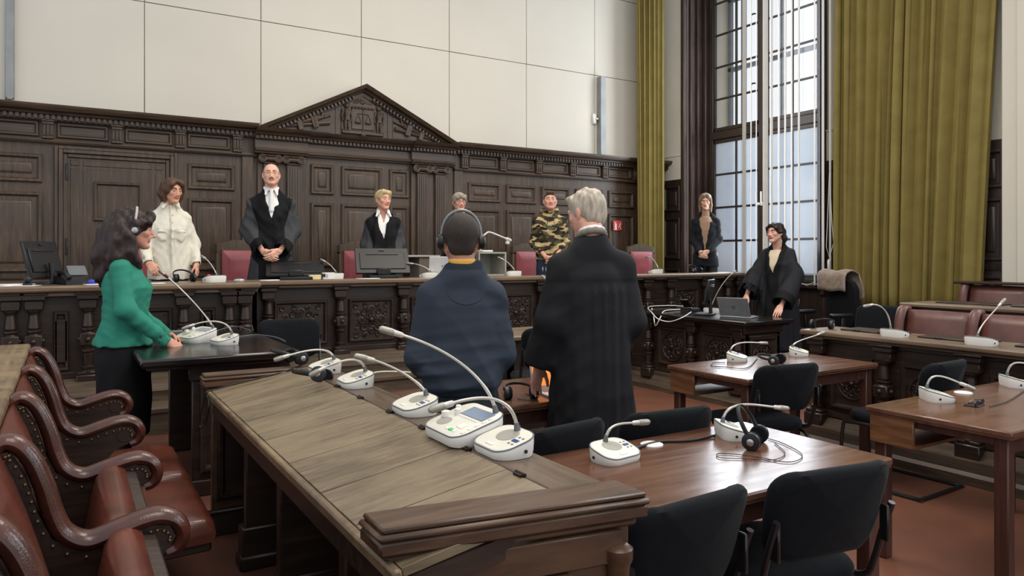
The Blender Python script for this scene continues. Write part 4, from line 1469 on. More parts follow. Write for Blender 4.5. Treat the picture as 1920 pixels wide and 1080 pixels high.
# ================================================================ conference microphones
def mic_meshes():
    M = {}
    def foot(w, d, r, n=5):
        return rounded(w, d, r, n)
    def shell(w, d, r, zf, zb, sc):
        out = foot(w, d, r)
        b = B()
        def zt(y): return zf + (zb - zf) * (y / d + .5)
        rg = []
        for s_, f in ((.94, 0.0), (.98, .25), (1.0, .7), (.995, .90), (.975, 1.0)):
            rg.append([(x * s_, y * s_, zt(y * s_) * f) for x, y in out])
        b.loft(rg)
        rim = B()
        rim.tube([(x * .987, y * .987, zt(y) * .97) for x, y in out] + [(out[0][0] * .987, out[0][1] * .987, zt(out[0][1]) * .97)], .0028, 5, False)
        pl = B()
        pl.loft([[(x * s_, y * s_, zt(y * s_) + dz) for x, y in out] for s_, dz in ((.95, .0), (.93, .002), (.3, .002))])
        return b, rim, pl, zt
    b, rim, pl, zt = shell(.200, .146, .052, .026, .066, 1)
    M['base'] = b.mesh('base', WHITEP, 50); M['rim'] = rim.mesh('rim', GREYP); M['plate'] = pl.mesh('top_plate', CREAMP)
    tilt = math.atan2(.04, .146)
    P = lambda x, y, dz=.003: (x, y, zt(y) + dz)
    g = B(); n = 20
    g.loft([[(.045 * s_ * math.cos(2 * PI * k / n), .016 + .036 * s_ * math.sin(2 * PI * k / n), zt(.016 + .036 * s_ * math.sin(2 * PI * k / n)) + dz) for k in range(n)] for s_, dz in ((1, .002), (.97, .0035), (.2, .004))])
    M['speaker'] = g.mesh('speaker_grill', GRILL)
    g = B(); g.cbox(P(.0, -.048), (.042, .014, .003), .0014, Matrix.Rotation(tilt, 4, 'X')); M['button'] = g.mesh('talk_button', WHITEP)
    g = B(); g.cbox(P(.066, .003), (.030, .014, .003), .001, Matrix.Rotation(tilt, 4, 'X')); M['display'] = g.mesh('display', LCDB)
    g = B()
    for dx, dy in ((-.008, .022), (.012, .022), (-.008, -.018), (.012, -.018)): g.lathe([(.005, 0), (.005, .002)], P(.066 + dx, .003 + dy, .001), 8)
    M['keys'] = g.mesh('keys', GREYP)
    g = B(); g.lathe([(.006, -.002), (.006, .002)], (-.0995, .02, .022), 10, Matrix.Rotation(PI / 2, 4, 'Y')); g.lathe([(.006, -.002), (.006, .002)], (.0995, .02, .022), 10, Matrix.Rotation(PI / 2, 4, 'Y')); M['jack'] = g.mesh('jack_socket', BLACKP)
    # chairman console
    b, rim, pl, zt2 = shell(.262, .20, .05, .034, .092, 1)
    M['cbase'] = b.mesh('base', WHITEP, 50); M['crim'] = rim.mesh('rim', GREYP); M['cplate'] = pl.mesh('top_plate', CREAMP)
    t2 = math.atan2(.058, .20); rt = Matrix.Rotation(t2, 4, 'X'); P2 = lambda x, y, dz=.003: (x, y, zt2(y) + dz)
    g = B(); g.cbox(P2(.02, .045), (.15, .058, .004), .0015, rt); M['cscreen'] = g.mesh('display', LCD)
    g = B()
    for k in range(6): g.cbox(P2(-.035 + k * .022, .008), (.016, .009, .004), .001, rt)
    for k in range(5): g.cbox(P2(.112, -.06 + k * .026), (.012, .017, .004), .001, rt)
    for k in (0, 2): g.cbox(P2(.02 + k * .024, -.07), (.018, .012, .004), .001, rt)
    g.cbox(P2(.06, -.035), (.034, .03, .003), .001, rt)
    M['ckeys'] = g.mesh('keys', WHITEP)
    g = B(); g.cbox(P2(.044, -.07), (.02, .013, .005), .001, rt); M['cgreen'] = g.mesh('talk_button', GREENB)
    g = B()
    for x, y, r_ in ((-.095, -.02, .016), (-.095, .03, .010), (-.065, .012, .012)): g.lathe([(r_, 0), (r_ * .95, .018), (r_ * .8, .02)], P2(x, y, .0), 12)
    M['cknob'] = g.mesh('knobs', WHITEP)
    g = B(); g.loft([[(-.055 + .034 * s_ * math.cos(2 * PI * k / n), -.045 + .026 * s_ * math.sin(2 * PI * k / n), zt2(-.045 + .026 * s_ * math.sin(2 * PI * k / n)) + dz) for k in range(n)] for s_, dz in ((1, .002), (.97, .0035), (.2, .004))])
    M['cspk'] = g.mesh('speaker_grill', GRILL)
    return M


MM = mic_meshes()
CAPS = plain('capsule_mesh', (150, 146, 138), .45, .5, .5, .25, 700)


def mic(loc, rz, tip, label, console=False, up=.07, dz=.02, fr=.45, lit=False, dark=False, red=False):
    e = empty('conference_microphone', loc, rz, label=label, cat='microphone', group='conference microphones')
    e.scale = (.93, .93, .93)
    if console:
        for nm, k in (('base', 'cbase'), ('rim', 'crim'), ('top_plate', 'cplate'), ('display', 'cscreen'), ('keys', 'ckeys'), ('talk_button', 'cgreen'), ('knobs', 'cknob'), ('speaker_grill', 'cspk')):
            o_ = ob(nm, MM[k], None, e)
            if nm in ('keys', 'knobs'): o_['kind'] = 'stuff'
        p0 = Vector((.075, .085, .085))
    else:
        for nm, k in (('base', 'base'), ('rim', 'rim'), ('top_plate', 'plate'), ('speaker_grill', 'speaker'), ('talk_button', 'button'), ('display', 'display'), ('keys', 'keys'), ('jack_socket', 'jack')):
            o_ = ob(nm, MM[k], None, e)
            if nm in ('keys', 'knobs'): o_['kind'] = 'stuff'
        p0 = Vector((0, .052, .058))
    if red:
        b = B(); b.lathe([(.016, 0), (.016, .01), (.01, .018)], (.06, .02, .055), 12); ob('red_button', b, LEDR, e)
    inv = (Matrix.Translation(loc) @ Matrix.Rotation(rz, 4, 'Z') @ Matrix.Scale(.93, 4)).inverted()
    t = inv @ Vector(tip)
    bk = Vector((p0.x - t.x, p0.y - t.y, 0))
    c1 = p0 + Vector((0, 0, up)) + (-bk) * .04
    c2 = t + bk * fr + Vector((0, 0, dz))
    pts = []
    for k in range(19):
        u = k / 18
        pts.append(p0 * (1 - u) ** 3 + c1 * 3 * u * (1 - u) ** 2 + c2 * 3 * u * u * (1 - u) + t * u ** 3)
    b = B(); b.tube([p0 - Vector((0, 0, .006))] + pts[:1] + [p0 + (pts[1] - p0).normalized() * .03], [.013, .012, .0075], 10)
    ob('socket', b, GREYP, e)
    n = len(pts)
    dirv = (pts[-1] - pts[-3]).normalized()
    L = sum((pts[i + 1] - pts[i]).length for i in range(n - 1))
    b = B(); b.tube(pts, [.0062 if i < 6 else .0048 for i in range(n)], 8); ob('gooseneck', b, STEM, e)
    b = B(); b.tube([t - dirv * .045, t - dirv * .038, t - dirv * .01], [.006, .0095, .0105], 10); hd = ob('microphone_head', b, BLACKP if dark else STEM, e)
    b = B(); b.tube([t - dirv * .012, t, t + dirv * .03, t + dirv * .038], [.0118, .0125, .012, .007], 10); ob('capsule_grill', b, CAPS, hd)
    if lit:
        b = B(); b.tube([t - dirv * .016, t - dirv * .008], .0125, 10); ob('light_ring', b, LEDR, hd)
    return e


def tipY(px, py, Y): return at(px, py, Y=Y)


FX = R(-90)   # user sits towards -X
# on the sloping desk
ZD = Z2
for px, py, tx, ty, lab, kw in (
        (612, 697, 527, 671, 'farthest microphone on the sloping desk, next to black headphones', dict(up=.09, dz=.035)),
        (676, 722, 594, 697, 'second microphone from the far end of the sloping desk', dict(up=.10, dz=.05)),
        (787, 772, 682, 671, 'microphone on the sloping desk just left of the large console', dict(up=.06, dz=-.02, fr=.35)),
        (962, 845, 826, 763, 'nearest microphone on the sloping desk with neck bent over the console', dict(up=.13, dz=.03, fr=.5))):
    p = at(px, py, Z=ZD)
    p.x = 1.09
    mic((p.x, p.y, ZD), FX, tipY(tx, ty, p.y + .02), lab, **kw)
p = at(884, 815, Z=ZD)
mic((1.07, p.y - .02, ZD), FX, tipY(732, 622, p.y + .02), 'large white chairman console with screen and long neck on sloping desk', console=True, up=.10, dz=-.06, fr=.62)
# on the nearest table
p = at(1153, 862, Z=.75); mic((p.x, p.y, .75), R(8), at(1203, 792, Y=p.y + .02), 'microphone on nearest table beside the sloping desk', up=.09, dz=.0, fr=.5)
p = at(1376, 818, Z=.75); mic((p.x, p.y, .75), R(60), at(1466, 765, Y=p.y - .05), 'microphone on nearest table with black headphones leaning on it', up=.12, dz=.02)
# table with laptop
p = at(748, 742, Z=.75); mic((1.34, p.y + .02, .75), R(60), at(790, 700, Y=p.y - .04), 'microphone half hidden behind the far end of sloping desk', up=.12, dz=.02)
# middle-distance table
p = at(1382, 676, Z=.75); mic((p.x, p.y, .75), R(35), at(1432, 643, Y=p.y - .02), 'left microphone on the middle-distance table', up=.1, dz=.01)
p = at(1498, 666, Z=.75); mic((p.x, p.y, .75), R(35), at(1540, 625, Y=p.y - .02), 'right microphone on the middle-distance table', up=.06, dz=-.04)
# right table
p = at(1756, 750, Z=.75); mic((p.x, p.y, .75), R(50), at(1815, 725, Y=p.y - .12), 'microphone beside the folded glasses on right table', up=.13, dz=.04)
p = at(1905, 724, Z=.75); mic((p.x, p.y, .75), R(50), at(1945, 690, Y=p.y - .12), 'microphone at right picture edge on right table', up=.12, dz=.03)
# black-topped witness desk
p = at(368, 640, Z=.95); mic((p.x, p.y, .95), R(-70), at(306, 513, Y=p.y + .1), 'white console with long lit neck on black-topped witness desk', console=True, up=.05, dz=-.14, fr=.5, lit=True, dark=True)
p = at(421, 645, Z=.95); mic((p.x, p.y, .95), R(-75), at(352, 613, Y=p.y), 'small microphone beside the console on black-topped witness desk', up=.11, dz=.05)
# hidden middle witness desk
p = at(985, 606, Z=.89); mic((p.x, 4.86, .89), R(0), at(1021, 522, Y=4.95), 'microphone on the middle witness desk between the two men', up=.08, dz=-.12, fr=.6, lit=True)
# judges' bench (seen from behind)
def bmic(px, Y, tx, ty, label, rz=180, zt=1.272, **kw):
    p = at(px, 520, Y=Y); mic((p.x, Y, zt), R(rz), at(tx, ty, Y=Y + .12), label, **kw)


bmic(402, 6.72, 381, 482, 'bench microphone with red button beside the woman in white shirt', 195, 1.275, up=.03, dz=-.03, fr=.5, red=True)
bmic(626, 7.12, 605, 488, 'bench microphone left of the blonde judge', 190, up=.04, dz=-.03, fr=.5)
bmic(803, 7.0, 768, 494, 'bench microphone by the silver laptop', 190, up=.04, dz=-.0, fr=.5)
bmic(962, 7.15, 938, 484, 'bench microphone in front of the man in camouflage hoodie', 170, up=.04, dz=-.03, fr=.5)
bmic(1229, 7.15, 1214, 482, 'bench microphone beside the corner curtain', 180, up=.06, dz=.02, fr=.5)
# clerk desk and advocate desk
p = at(1335, 586, Z=.858); mic((p.x, p.y, .858), R(120), at(1376, 511, Y=p.y - .2), 'microphone with long straight neck on clerk desk', up=.06, dz=-.1, fr=.55)
p = at(1697, 629, Z=.905); mic((5.22, p.y, .905), R(90), at(1627, 573, Y=p.y + .08), 'microphone on the front advocate desk near the curtain', up=.16, dz=.03, fr=.5)
p = at(1862, 644, Z=.905); mic((5.22, p.y, .905), R(90), at(1879, 567, X=5.35), 'upright microphone on the front advocate desk near right edge', up=.08, dz=-.1, fr=.5)

# ================================================================ headphones
def hp_meshes():
    M = {}
    b = B(); b.lathe([(.020, .014), (.034, .010), (.036, .002), (.034, -.010), (.026, -.013)], (0, 0, 0), 16); M['cup'] = b.mesh('ear_cup', BLACKP)
    b = B(); b.lathe([(.012, .013), (.014, .017), (.010, .020)], (0, 0, 0), 12); M['badge'] = b.mesh('badge', SILVER)
    b = B(); b.lathe([(.020, -.012), (.034, -.014), (.036, -.020), (.030, -.027), (.018, -.026)], (0, 0, 0), 16); M['pad'] = b.mesh('ear_pad', BLACKF)
    b = B()
    pts = [(.080 * math.cos(a), 0, .085 * math.sin(a) + .03) for a in [PI * k / 18 for k in range(19)]]
    b.tube([(.078, 0, 0)] + pts + [(-.078, 0, 0)], .0048, 8, True, ((0, 1, 0), 1.0))
    b.v = [(x, y * 1.8, z) for x, y, z in b.v]
    M['band'] = b.mesh('headband', BLACKP)
    return M


HM = hp_meshes()


def headphones(loc, rot, label, sil=False, s=1.0, band=None):
    e = empty('headphones', loc, label=label, cat='headphones', group='headphones')
    e.rotation_euler = rot
    e.scale = (s, s, s)
    o = ob('headband', HM['band'], None, e)
    for sg in (-1, 1):
        c = ob('ear_cup', HM['cup'], None, e, loc=(sg * .078, 0, -.02), rot=(0, sg * PI / 2, 0))
        ob('badge', HM['badge'], None, c); ob('ear_pad', HM['pad'], None, c)
    return e


p = at(577, 688, Z=Z2 - .01); headphones((1.0, p.y, Z2 + .055), (R(-70), R(0), R(100)), 'black headphones standing by the farthest desk microphone')
p = at(610, 722, Z=Z2 - .02); headphones((.98, p.y, Z2 + .03), (R(-82), R(14), R(60)), 'black headphones lying flat between two desk microphones')
p = at(975, 747, Z=.75); headphones((p.x, p.y, .788), (R(-78), 0, R(-18)), 'black headphones with silver caps on the laptop table')
p = at(1412, 836, Z=.75); headphones((p.x, p.y, .802), (R(-28), 0, R(28)), 'black headphones propped up on nearest table')
p = at(1452, 683, Z=.75); headphones((p.x, p.y, .788), (R(-80), 0, R(20)), 'black headphones between microphones on middle-distance table')
p = at(1588, 612, Z=.905); headphones((5.3, p.y, .945), (R(-76), 0, R(-70)), 'black headphones on the front advocate desk')
p = at(1305, 516, Y=7.15); headphones((p.x, 7.15, 1.318), (R(-60), 0, R(10)), 'black headphones on bench before the woman in dark suit')
p = at(345, 522, Y=6.9); headphones((p.x, 6.9, 1.32), (R(-60), 0, R(10)), 'black headphones on bench before the woman in white shirt')

# ================================================================ screens, laptops, bench clutter
def monitor(loc, rz, tilt, w, h, label, lift=.1, face=BLACKP, slab=False):
    """rz turns the screen; its face looks along local +Y, the viewer sees the back"""
    e = empty('monitor', loc, rz, label=label, cat='monitor')
    M = Matrix.Translation((0, -.02, lift)) @ Matrix.Rotation(tilt, 4, 'X')
    b = B(); b.box(-w / 2, w / 2, -.012, .012, 0, h, .005, M); b.box(-w * .42, w * .42, -.022, -.01, h * .15, h * .8, .006, M); sc = ob('housing', b, BLACKP, e)
    b = B(); b.box(-w * .46, w * .46, .0122, .0132, h * .05, h * .96, 0, M); ob('screen', b, plain('dark_screen_glass_' + label[:12], (20, 22, 26), .15), e)
    b = B(); b.box(-w * .3, w * .3, -.03, -.02, h * .70, h * .74, .003, M); b.box(-.03, .03, -.0235, -.021, h * .88, h * .92, .001, M); ob('vent', b, BLACKM, e)
    b = B()
    if slab:
        b.box(-.15, .15, -.10, .06, 0, .03, .006); b.box(-.07, .07, -.06, .02, .03, lift + .06, .01)
    else:
        b.box(-.13, .13, -.1, .1, 0, .02, .006); b.tube([(0, -.06, .02), (0, -.05, lift + h * .4)], .02, 8)
    ob('stand', b, BLACKP, e)
    return e


p = at(553, 520, Y=7.12); monitor((p.x, 7.08, 1.272), R(-12), R(-66), .55, .34, 'black screen tilted almost flat before tall man with glasses', .035, slab=True)
p = at(716, 518, Y=7.2); monitor((p.x, 7.16, 1.272), R(-14), R(-38), .56, .33, 'black monitor seen from behind before the blonde judge', .045, slab=True)
p = at(84, 515, Y=6.85); monitor((p.x, 6.85, 1.275), R(62), R(-14), .46, .30, 'black monitor seen nearly edge-on at left bench end', .05)
p = at(1322, 570, X=5.95); monitor((5.95, p.y, .858), R(35), R(10), .42, .27, 'black monitor on the clerk desk seen from behind', .12)
b = B(); M = Matrix.Translation((0, 0, .05)) @ Matrix.Rotation(R(-25), 4, 'X'); b.box(-.05, .05, -.15, .15, -.012, .012, .006, M); b.box(-.035, .035, -.13, -.06, .0125, .016, .002, M)
b.box(-.09, .09, -.16, -.06, .0, .02, .005)
p = at(1287, 578, Z=.858); ob('monitor_stand', b, BLACKP, label='folded black monitor stand leaning on the clerk desk', cat='stand', loc=(p.x, p.y, .858), rot=(0, 0, R(-60)))


def laptop(loc, rz, op, label, w=.32, d=.22, shell=None, logo=True, picture=False):
    e = empty('laptop', loc, rz, label=label, cat='laptop')
    b = B(); b.box(-w / 2, w / 2, -d / 2, d / 2, 0, .014, .004); ob('keyboard_base', b, shell, e)
    M = Matrix.Translation((0, d / 2 - .004, .014)) @ Matrix.Rotation(R(op), 4, 'X')
    b = B(); b.box(-w / 2, w / 2, -.008, 0, 0, d, .003, M); ld = ob('lid', b, shell, e)
    b = B(); b.box(-w * .47, w * .47, -.0092, -.0082, .012, d - .01, 0, M); ob('screen', b, SCREEN if picture else LCD, e)
    b = B(); b.box(-w * .44, w * .44, -d * .1, d * .38, .0142, .0152); ob('keys', b, BLACKP if not picture else GREYP, e)
    if logo:
        b = B()
        c = Vector((0, .0006, d * .5))
        for pts in ([(-.016, 0, -.006), (-.010, 0, .022)], [(-.006, 0, .006), (-.012, 0, -.022)], [(-.013, 0, .004), (-.006, 0, .006)], [(.002, 0, -.022), (.012, 0, .010)], [(.004, 0, .008), (.016, 0, .010), (.012, 0, -.006), (.006, 0, -.006)]):
            b.tube([M @ (c + Vector(q)) for q in pts], .0016, 5)
        ob('logo', b, BLACKP, ld)
    return e


LAPS = plain('laptop_silver', (205, 205, 204), .42, .25)
LAPG = plain('laptop_grey', (150, 152, 154), .4, .5)
p = at(818, 518, Y=7.25); laptop((p.x, 7.15, 1.272), R(170), -10, 'silver laptop on the bench, lid turned to the hall', .31, .21, LAPS)
p = at(1410, 584, Z=.858); laptop((6.02, 5.28, .858), R(110), -26, 'grey laptop on clerk desk in front of the robed woman', .33, .22, LAPG)
p = at(1035, 740, Z=.75); laptop((p.x + .10, p.y + .02, .75), R(-8), -14, 'open laptop with orange picture, partly behind the robed man', .31, .21, LAPS, False, True)

# grey shelves and document camera behind the bench
e = empty('side_table', (3.80, 8.50, .55), label='light grey side table behind the bench by the blonde judge', cat='table')
b = B(); b.box(-.23, .23, -.17, .17, .935, .96, .005); ob('top', b, plain('light_grey_laminate', (196, 194, 186), .5), e)
b = B(); b.box(-.05, .21, -.15, .15, 0, .935); ob('body', b, plain('warm_grey_laminate', (128, 118, 106), .6), e)
p = at(909, 490, Y=8.1)
e = empty('equipment_box', (p.x, 8.1, .55), label='grey open-fronted box beside the camouflage hoodie chair', cat='cabinet')
GL = plain('box_laminate', (170, 168, 158), .5)
b = B(); b.box(-.20, .20, -.2, .2, 0, .72); b.box(-.20, .20, -.2, .2, .98, 1.0); b.box(.18, .20, -.2, .2, .72, .98); b.box(-.20, -.18, -.2, .2, .72, .98); b.box(-.2, .2, .17, .2, .72, .98); ob('body', b, GL, e)
e2 = empty('document_camera', (p.x + .02, 8.1, 1.55), label='white swan-neck document camera on the grey box', cat='camera')
b = B(); b.box(-.1, .06, -.08, .08, 0, .025, .008); ob('base', b, WHITEP, e2)
b = B(); tp1 = at(917, 436, Y=8.1) - Vector((p.x + .02, 8.1, 1.55)); tp2 = at(948, 447, Y=8.1) - Vector((p.x + .02, 8.1, 1.55))
b.tube(curve_pts([(-.08, 0, .02), (-.085, 0, .15), (tp1.x - .04, 0, tp1.z - .01), (tp1.x + .03, 0, tp1.z), (tp2.x, 0, tp2.z)], 6), .011, 8); ob('arm', b, WHITEP, e2)
b = B(); b.cbox((tp2.x + .04, 0, tp2.z - .015), (.09, .06, .04), .012, Matrix.Rotation(R(20), 4, 'Y')); b.cbox((tp2.x + .03, 0, tp2.z - .055), (.05, .045, .05), .01, Matrix.Rotation(R(20), 4, 'Y')); ob('head', b, WHITEP, e2)

# papers, boxes, telephone and cables on the bench
def paper(px, Y, z, w, d, rz, label, n=3):
    p = at(px, 520, Y=Y)
    b = B()
    for k in range(n):
        M = Matrix.Translation((.004 * k, .003 * k, .002 * k)) @ Matrix.Rotation(R(3 * k), 4, 'Z')
        b.box(-w / 2, w / 2, -d / 2, d / 2, 0, .002, 0, M)
    return ob('paper_stack', b, PAPER, label=label, cat='papers', loc=(p.x, Y, z), rot=(0, 0, R(rz)))


paper(8, 6.66, 1.275, .30, .21, 12, 'loose white papers at left end of the bench', 6)
paper(46, 6.62, 1.275, .2, .15, -20, 'small sheet beside the monitor at left bench end', 2)
paper(180, 6.60, 1.275, .16, .11, 15, 'white sheet behind the woman in green', 2)
paper(290, 6.62, 1.275, .14, .1, 5, 'white sheet right of the woman in green', 2)
paper(690, 7.0, 1.272, .22, .10, 2, 'papers below the black monitor on bench', 2)
paper(1352, 7.05, 1.272, .22, .12, 4, 'white papers at right end of the bench', 2)
paper(505, 6.98, 1.272, .16, .08, 4, 'white card at foot of the tilted screen', 3)
p = at(592, 520, Y=7.0); b = B(); b.box(-.06, .05, -.03, .03, 0, .045, .004); bx_ = ob('card_box', b, YELL, label='pale yellow card box on bench by the tilted screen', cat='box', loc=(p.x, 7.02, 1.272), rot=(0, 0, R(6)))
p = at(617, 520, Y=7.0); b = B(); b.box(-.06, .07, -.03, .03, 0, .065, .003); bx_ = ob('tissue_box', b, WHITEP, label='white tissue box with blue print on the bench', cat='box', loc=(p.x, 7.06, 1.272), rot=(0, 0, R(8)))
b = B()
for k in range(4): b.tube([(-.045 + .012 * k, -.031, .015), (-.048 + .012 * k, -.031, .05)], .002, 5)
ob('print', b, BLUEP, bx_)
p = at(449, 523, Y=6.6); b = B(); b.loft([[(.05 * q * math.cos(a), .028 * q * math.sin(a), z) for a in [2 * PI * k / 14 for k in range(14)]] for q, z in ((.9, 0), (1, .012), (.85, .026), (.4, .032))]); ob('computer_mouse', b, SILVER, label='silver computer mouse on the bench below burgundy chair', cat='mouse', loc=(p.x, 6.6, 1.275), rot=(0, 0, R(10)))
p = at(140, 516, Y=6.7)
e = empty('telephone', (p.x, 6.72, 1.275), R(20), label='black desk telephone with tilted display on left bench', cat='telephone')
b = B(); b.prism([(-.11, 0), (.11, 0), (.11, .07), (-.11, .03)], -.1, .1, 'x'); ob('body', b, BLACKP, e)
b = B(); M = Matrix.Translation((.06, .08, .07)) @ Matrix.Rotation(R(-40), 4, 'X'); b.box(-.07, .07, -.004, .004, 0, .10, .003, M); ob('display', b, GREYP, e)
b = B(); b.tube(curve_pts([(-.075, -.1, .05), (-.08, -.05, .085), (-.08, .05, .095), (-.075, .1, .08)], 5), .018, 8); ob('handset', b, BLACKP, e)
p = at(172, 520, Y=6.65); b = B(); b.sphere((0, 0, .02), .03, 8, 6, (1.2, .8, .7)); b.box(-.03, .03, -.02, .02, 0, .012, .004); ob('stamp', b, BLUEP, label='small blue object on bench behind the woman in green', cat='stamp', loc=(p.x, 6.65, 1.275))
p = at(52, 520, Y=6.62); b = B(); b.sphere((0, 0, .045), .028, 8, 6, (1, .8, 1)); b.box(-.03, .03, -.03, .03, 0, .02, .005); b.tube([(0, 0, .01), (.1, .02, .004), (.2, .05, .004)], .003, 5); ob('webcam', b, BLACKP, label='small dark webcam on bench by the papers', cat='webcam', loc=(p.x, 6.6, 1.275))
p = at(280, 612, Z=.95); b = B(); b.box(-.09, .07, -.03, .03, 0, .05, .006); b.tube([(.07, 0, .03), (.14, 0, .035), (.24, .01, .02)], .004, 6); ob('power_adapter', b, GREYP, label='grey power adapter on black-topped witness desk', cat='adapter', loc=(p.x + .05, 5.35, .95))
p = at(1302, 584, Z=.858); b = B(); b.box(-.07, .07, -.05, .05, 0, .04, .006); ob('docking_box', b, BLACKP, label='small black box with white cable on clerk desk', cat='adapter', loc=(p.x, p.y, .858), rot=(0, 0, R(60)))


def cable(name, pts, r, m, label, n=6):
    P = [Vector(p) for p in pts]
    o0 = P[0].copy()
    b = B(); b.tube(curve_pts([p - o0 for p in P], n), r, 6)
    return ob(name, b, m, label=label, cat='cable', loc=o0, sharp=80)


q = lambda px, py, **k: at(px, py, **k)
cable('white_cable', [q(1296, 585, Z=.885), q(1280, 595, X=5.60), q(1256, 603, X=5.60), q(1234, 598, X=5.60), q(1222, 586, X=5.62), q(1215, 578, Z=.862) + Vector((0, 0, .004)), q(1225, 574, Z=.87), q(1260, 573, Z=.87), q(1290, 575, Z=.87)], .006, WHITEP, 'white cable looping over front edge of clerk desk')
cable('white_cable', [q(1222, 578, Z=.866), q(1226, 596, X=5.59), q(1229, 611, X=5.59), q(1238, 596, X=5.59), q(1246, 583, Z=.87), q(1275, 580, Z=.87)], .006, WHITEP, 'second white cable hanging in a point from clerk desk')
cable('black_cable', [q(1340, 817, Z=.757), q(1290, 826, Z=.757), q(1240, 828, Z=.757), q(1205, 836, Z=.757), q(1180, 845, Z=.757)], .006, BLACKP, 'black cable between the two microphones on nearest table')
cable('black_cable', [q(1440, 822, Z=.754), q(1470, 832, Z=.754), q(1502, 850, Z=.754), q(1498, 862, Z=.754), q(1470, 866, Z=.754), q(1410, 855, Z=.754), q(1350, 850, Z=.754), q(1350, 858, Z=.754), q(1400, 860, Z=.754), q(1450, 862, Z=.754), q(1472, 850, Z=.754), q(1452, 830, Z=.754)], .0017, BLACKP, 'thin looping headphone cord on nearest table')
cable('black_cable', [q(388, 735, Z=.866), q(440, 720, Z=.89), q(520, 700, Z=.92), q(565, 685, Z=.935)], .003, BLACKP, 'thin black cord across far end of the sloping desk')
cable('black_cable', [q(388, 735, X=.56), q(378, 770, X=.555), q(375, 800, X=.555), q(385, 795, X=.555), q(392, 760, X=.56), q(388, 735, X=.57)], .003, BLACKP, 'black cord loop hanging from far corner of sloping desk')
cable('grey_cable', [q(440, 632, Z=.953), q(480, 628, Z=.953), q(515, 632, Z=.953), q(535, 640, Z=.953)], .004, GREYP, 'grey cable trailing from small microphone on witness desk')
cable('grey_cable', [q(400, 622, Z=.953), q(440, 612, Z=.953), q(470, 620, Z=.953)], .004, GREYP, 'grey cable behind the console on witness desk')
cable('black_cable', [q(1920, 733, Z=.755), q(1890, 752, Z=.755), q(1860, 761, Z=.755), q(1855, 762, Z=.755)], .0028, BLACKP, 'thin cord leading to the folded glasses')
cable('black_cable', [q(1420, 672, Z=.756), q(1400, 690, Z=.756), q(1360, 688, Z=.756), q(1335, 686, Z=.756), q(1338, 680, Z=.756), q(1360, 680, Z=.756)], .003, BLACKP, 'thin cord on the middle-distance table')
cable('black_cable', [q(985, 738, Z=.756), q(998, 742, Z=.756), q(1005, 748, Z=.756), q(990, 750, Z=.756), q(970, 748, Z=.756)], .0028, BLACKP, 'thin cord by headphones on laptop table')
for px, py, lab in ((1222, 834, 'white round cable outlet in nearest table'), (1806, 737, 'white round cable outlet in right table')):
    p = at(px, py, Z=.75); b = B(); b.lathe([(.045, 0), (.045, .004), (.035, .008), (.01, .008)], (0, 0, 0), 18); ob('cable_outlet', b, WHITEP, label=lab, cat='outlet', loc=(p.x, p.y, .75))
# folded glasses
p = at(1832, 761, Z=.75)
e = empty('eyeglasses', (p.x, p.y, .75), R(8), label='dark-rimmed glasses lying folded on right table', cat='glasses')
for sg in (-1, 1):
    b = B(); b.loft([[(sg * .034 + .028 * s_ * math.cos(a), -.01 + y, .018 + .014 * s_ * math.sin(a)) for a in [2 * PI * k / 14 for k in range(14)]] for s_, y in ((1, -.003), (1, .003), (.8, .003))]); ob('lens', b, BLACKP, e)
b = B(); b.tube([(-.065, 0, .024), (-.06, .02, .02), (.03, .028, .012)], .003, 6); b.tube([(.065, 0, .024), (.06, .035, .018), (-.03, .04, .008)], .003, 6); ob('temples', b, BRASS, e)
b = B(); b.box(-.05, .05, -.02, .045, 0, .006, .002); ob('case_pad', b, BLACKP, e)
# ================================================================ smooth bodies: signed-distance shapes meshed with surface nets
V3 = lambda *a: np.array(a, float)


def rotm(yaw=0, pitch=0, roll=0):
    """numpy rotation: roll about Y, pitch about X (positive = nod down for a face on -Y), then yaw about Z"""
    return np.array(Matrix.Rotation(R(yaw), 3, 'Z') @ Matrix.Rotation(R(pitch), 3, 'X') @ Matrix.Rotation(R(roll), 3, 'Y'))


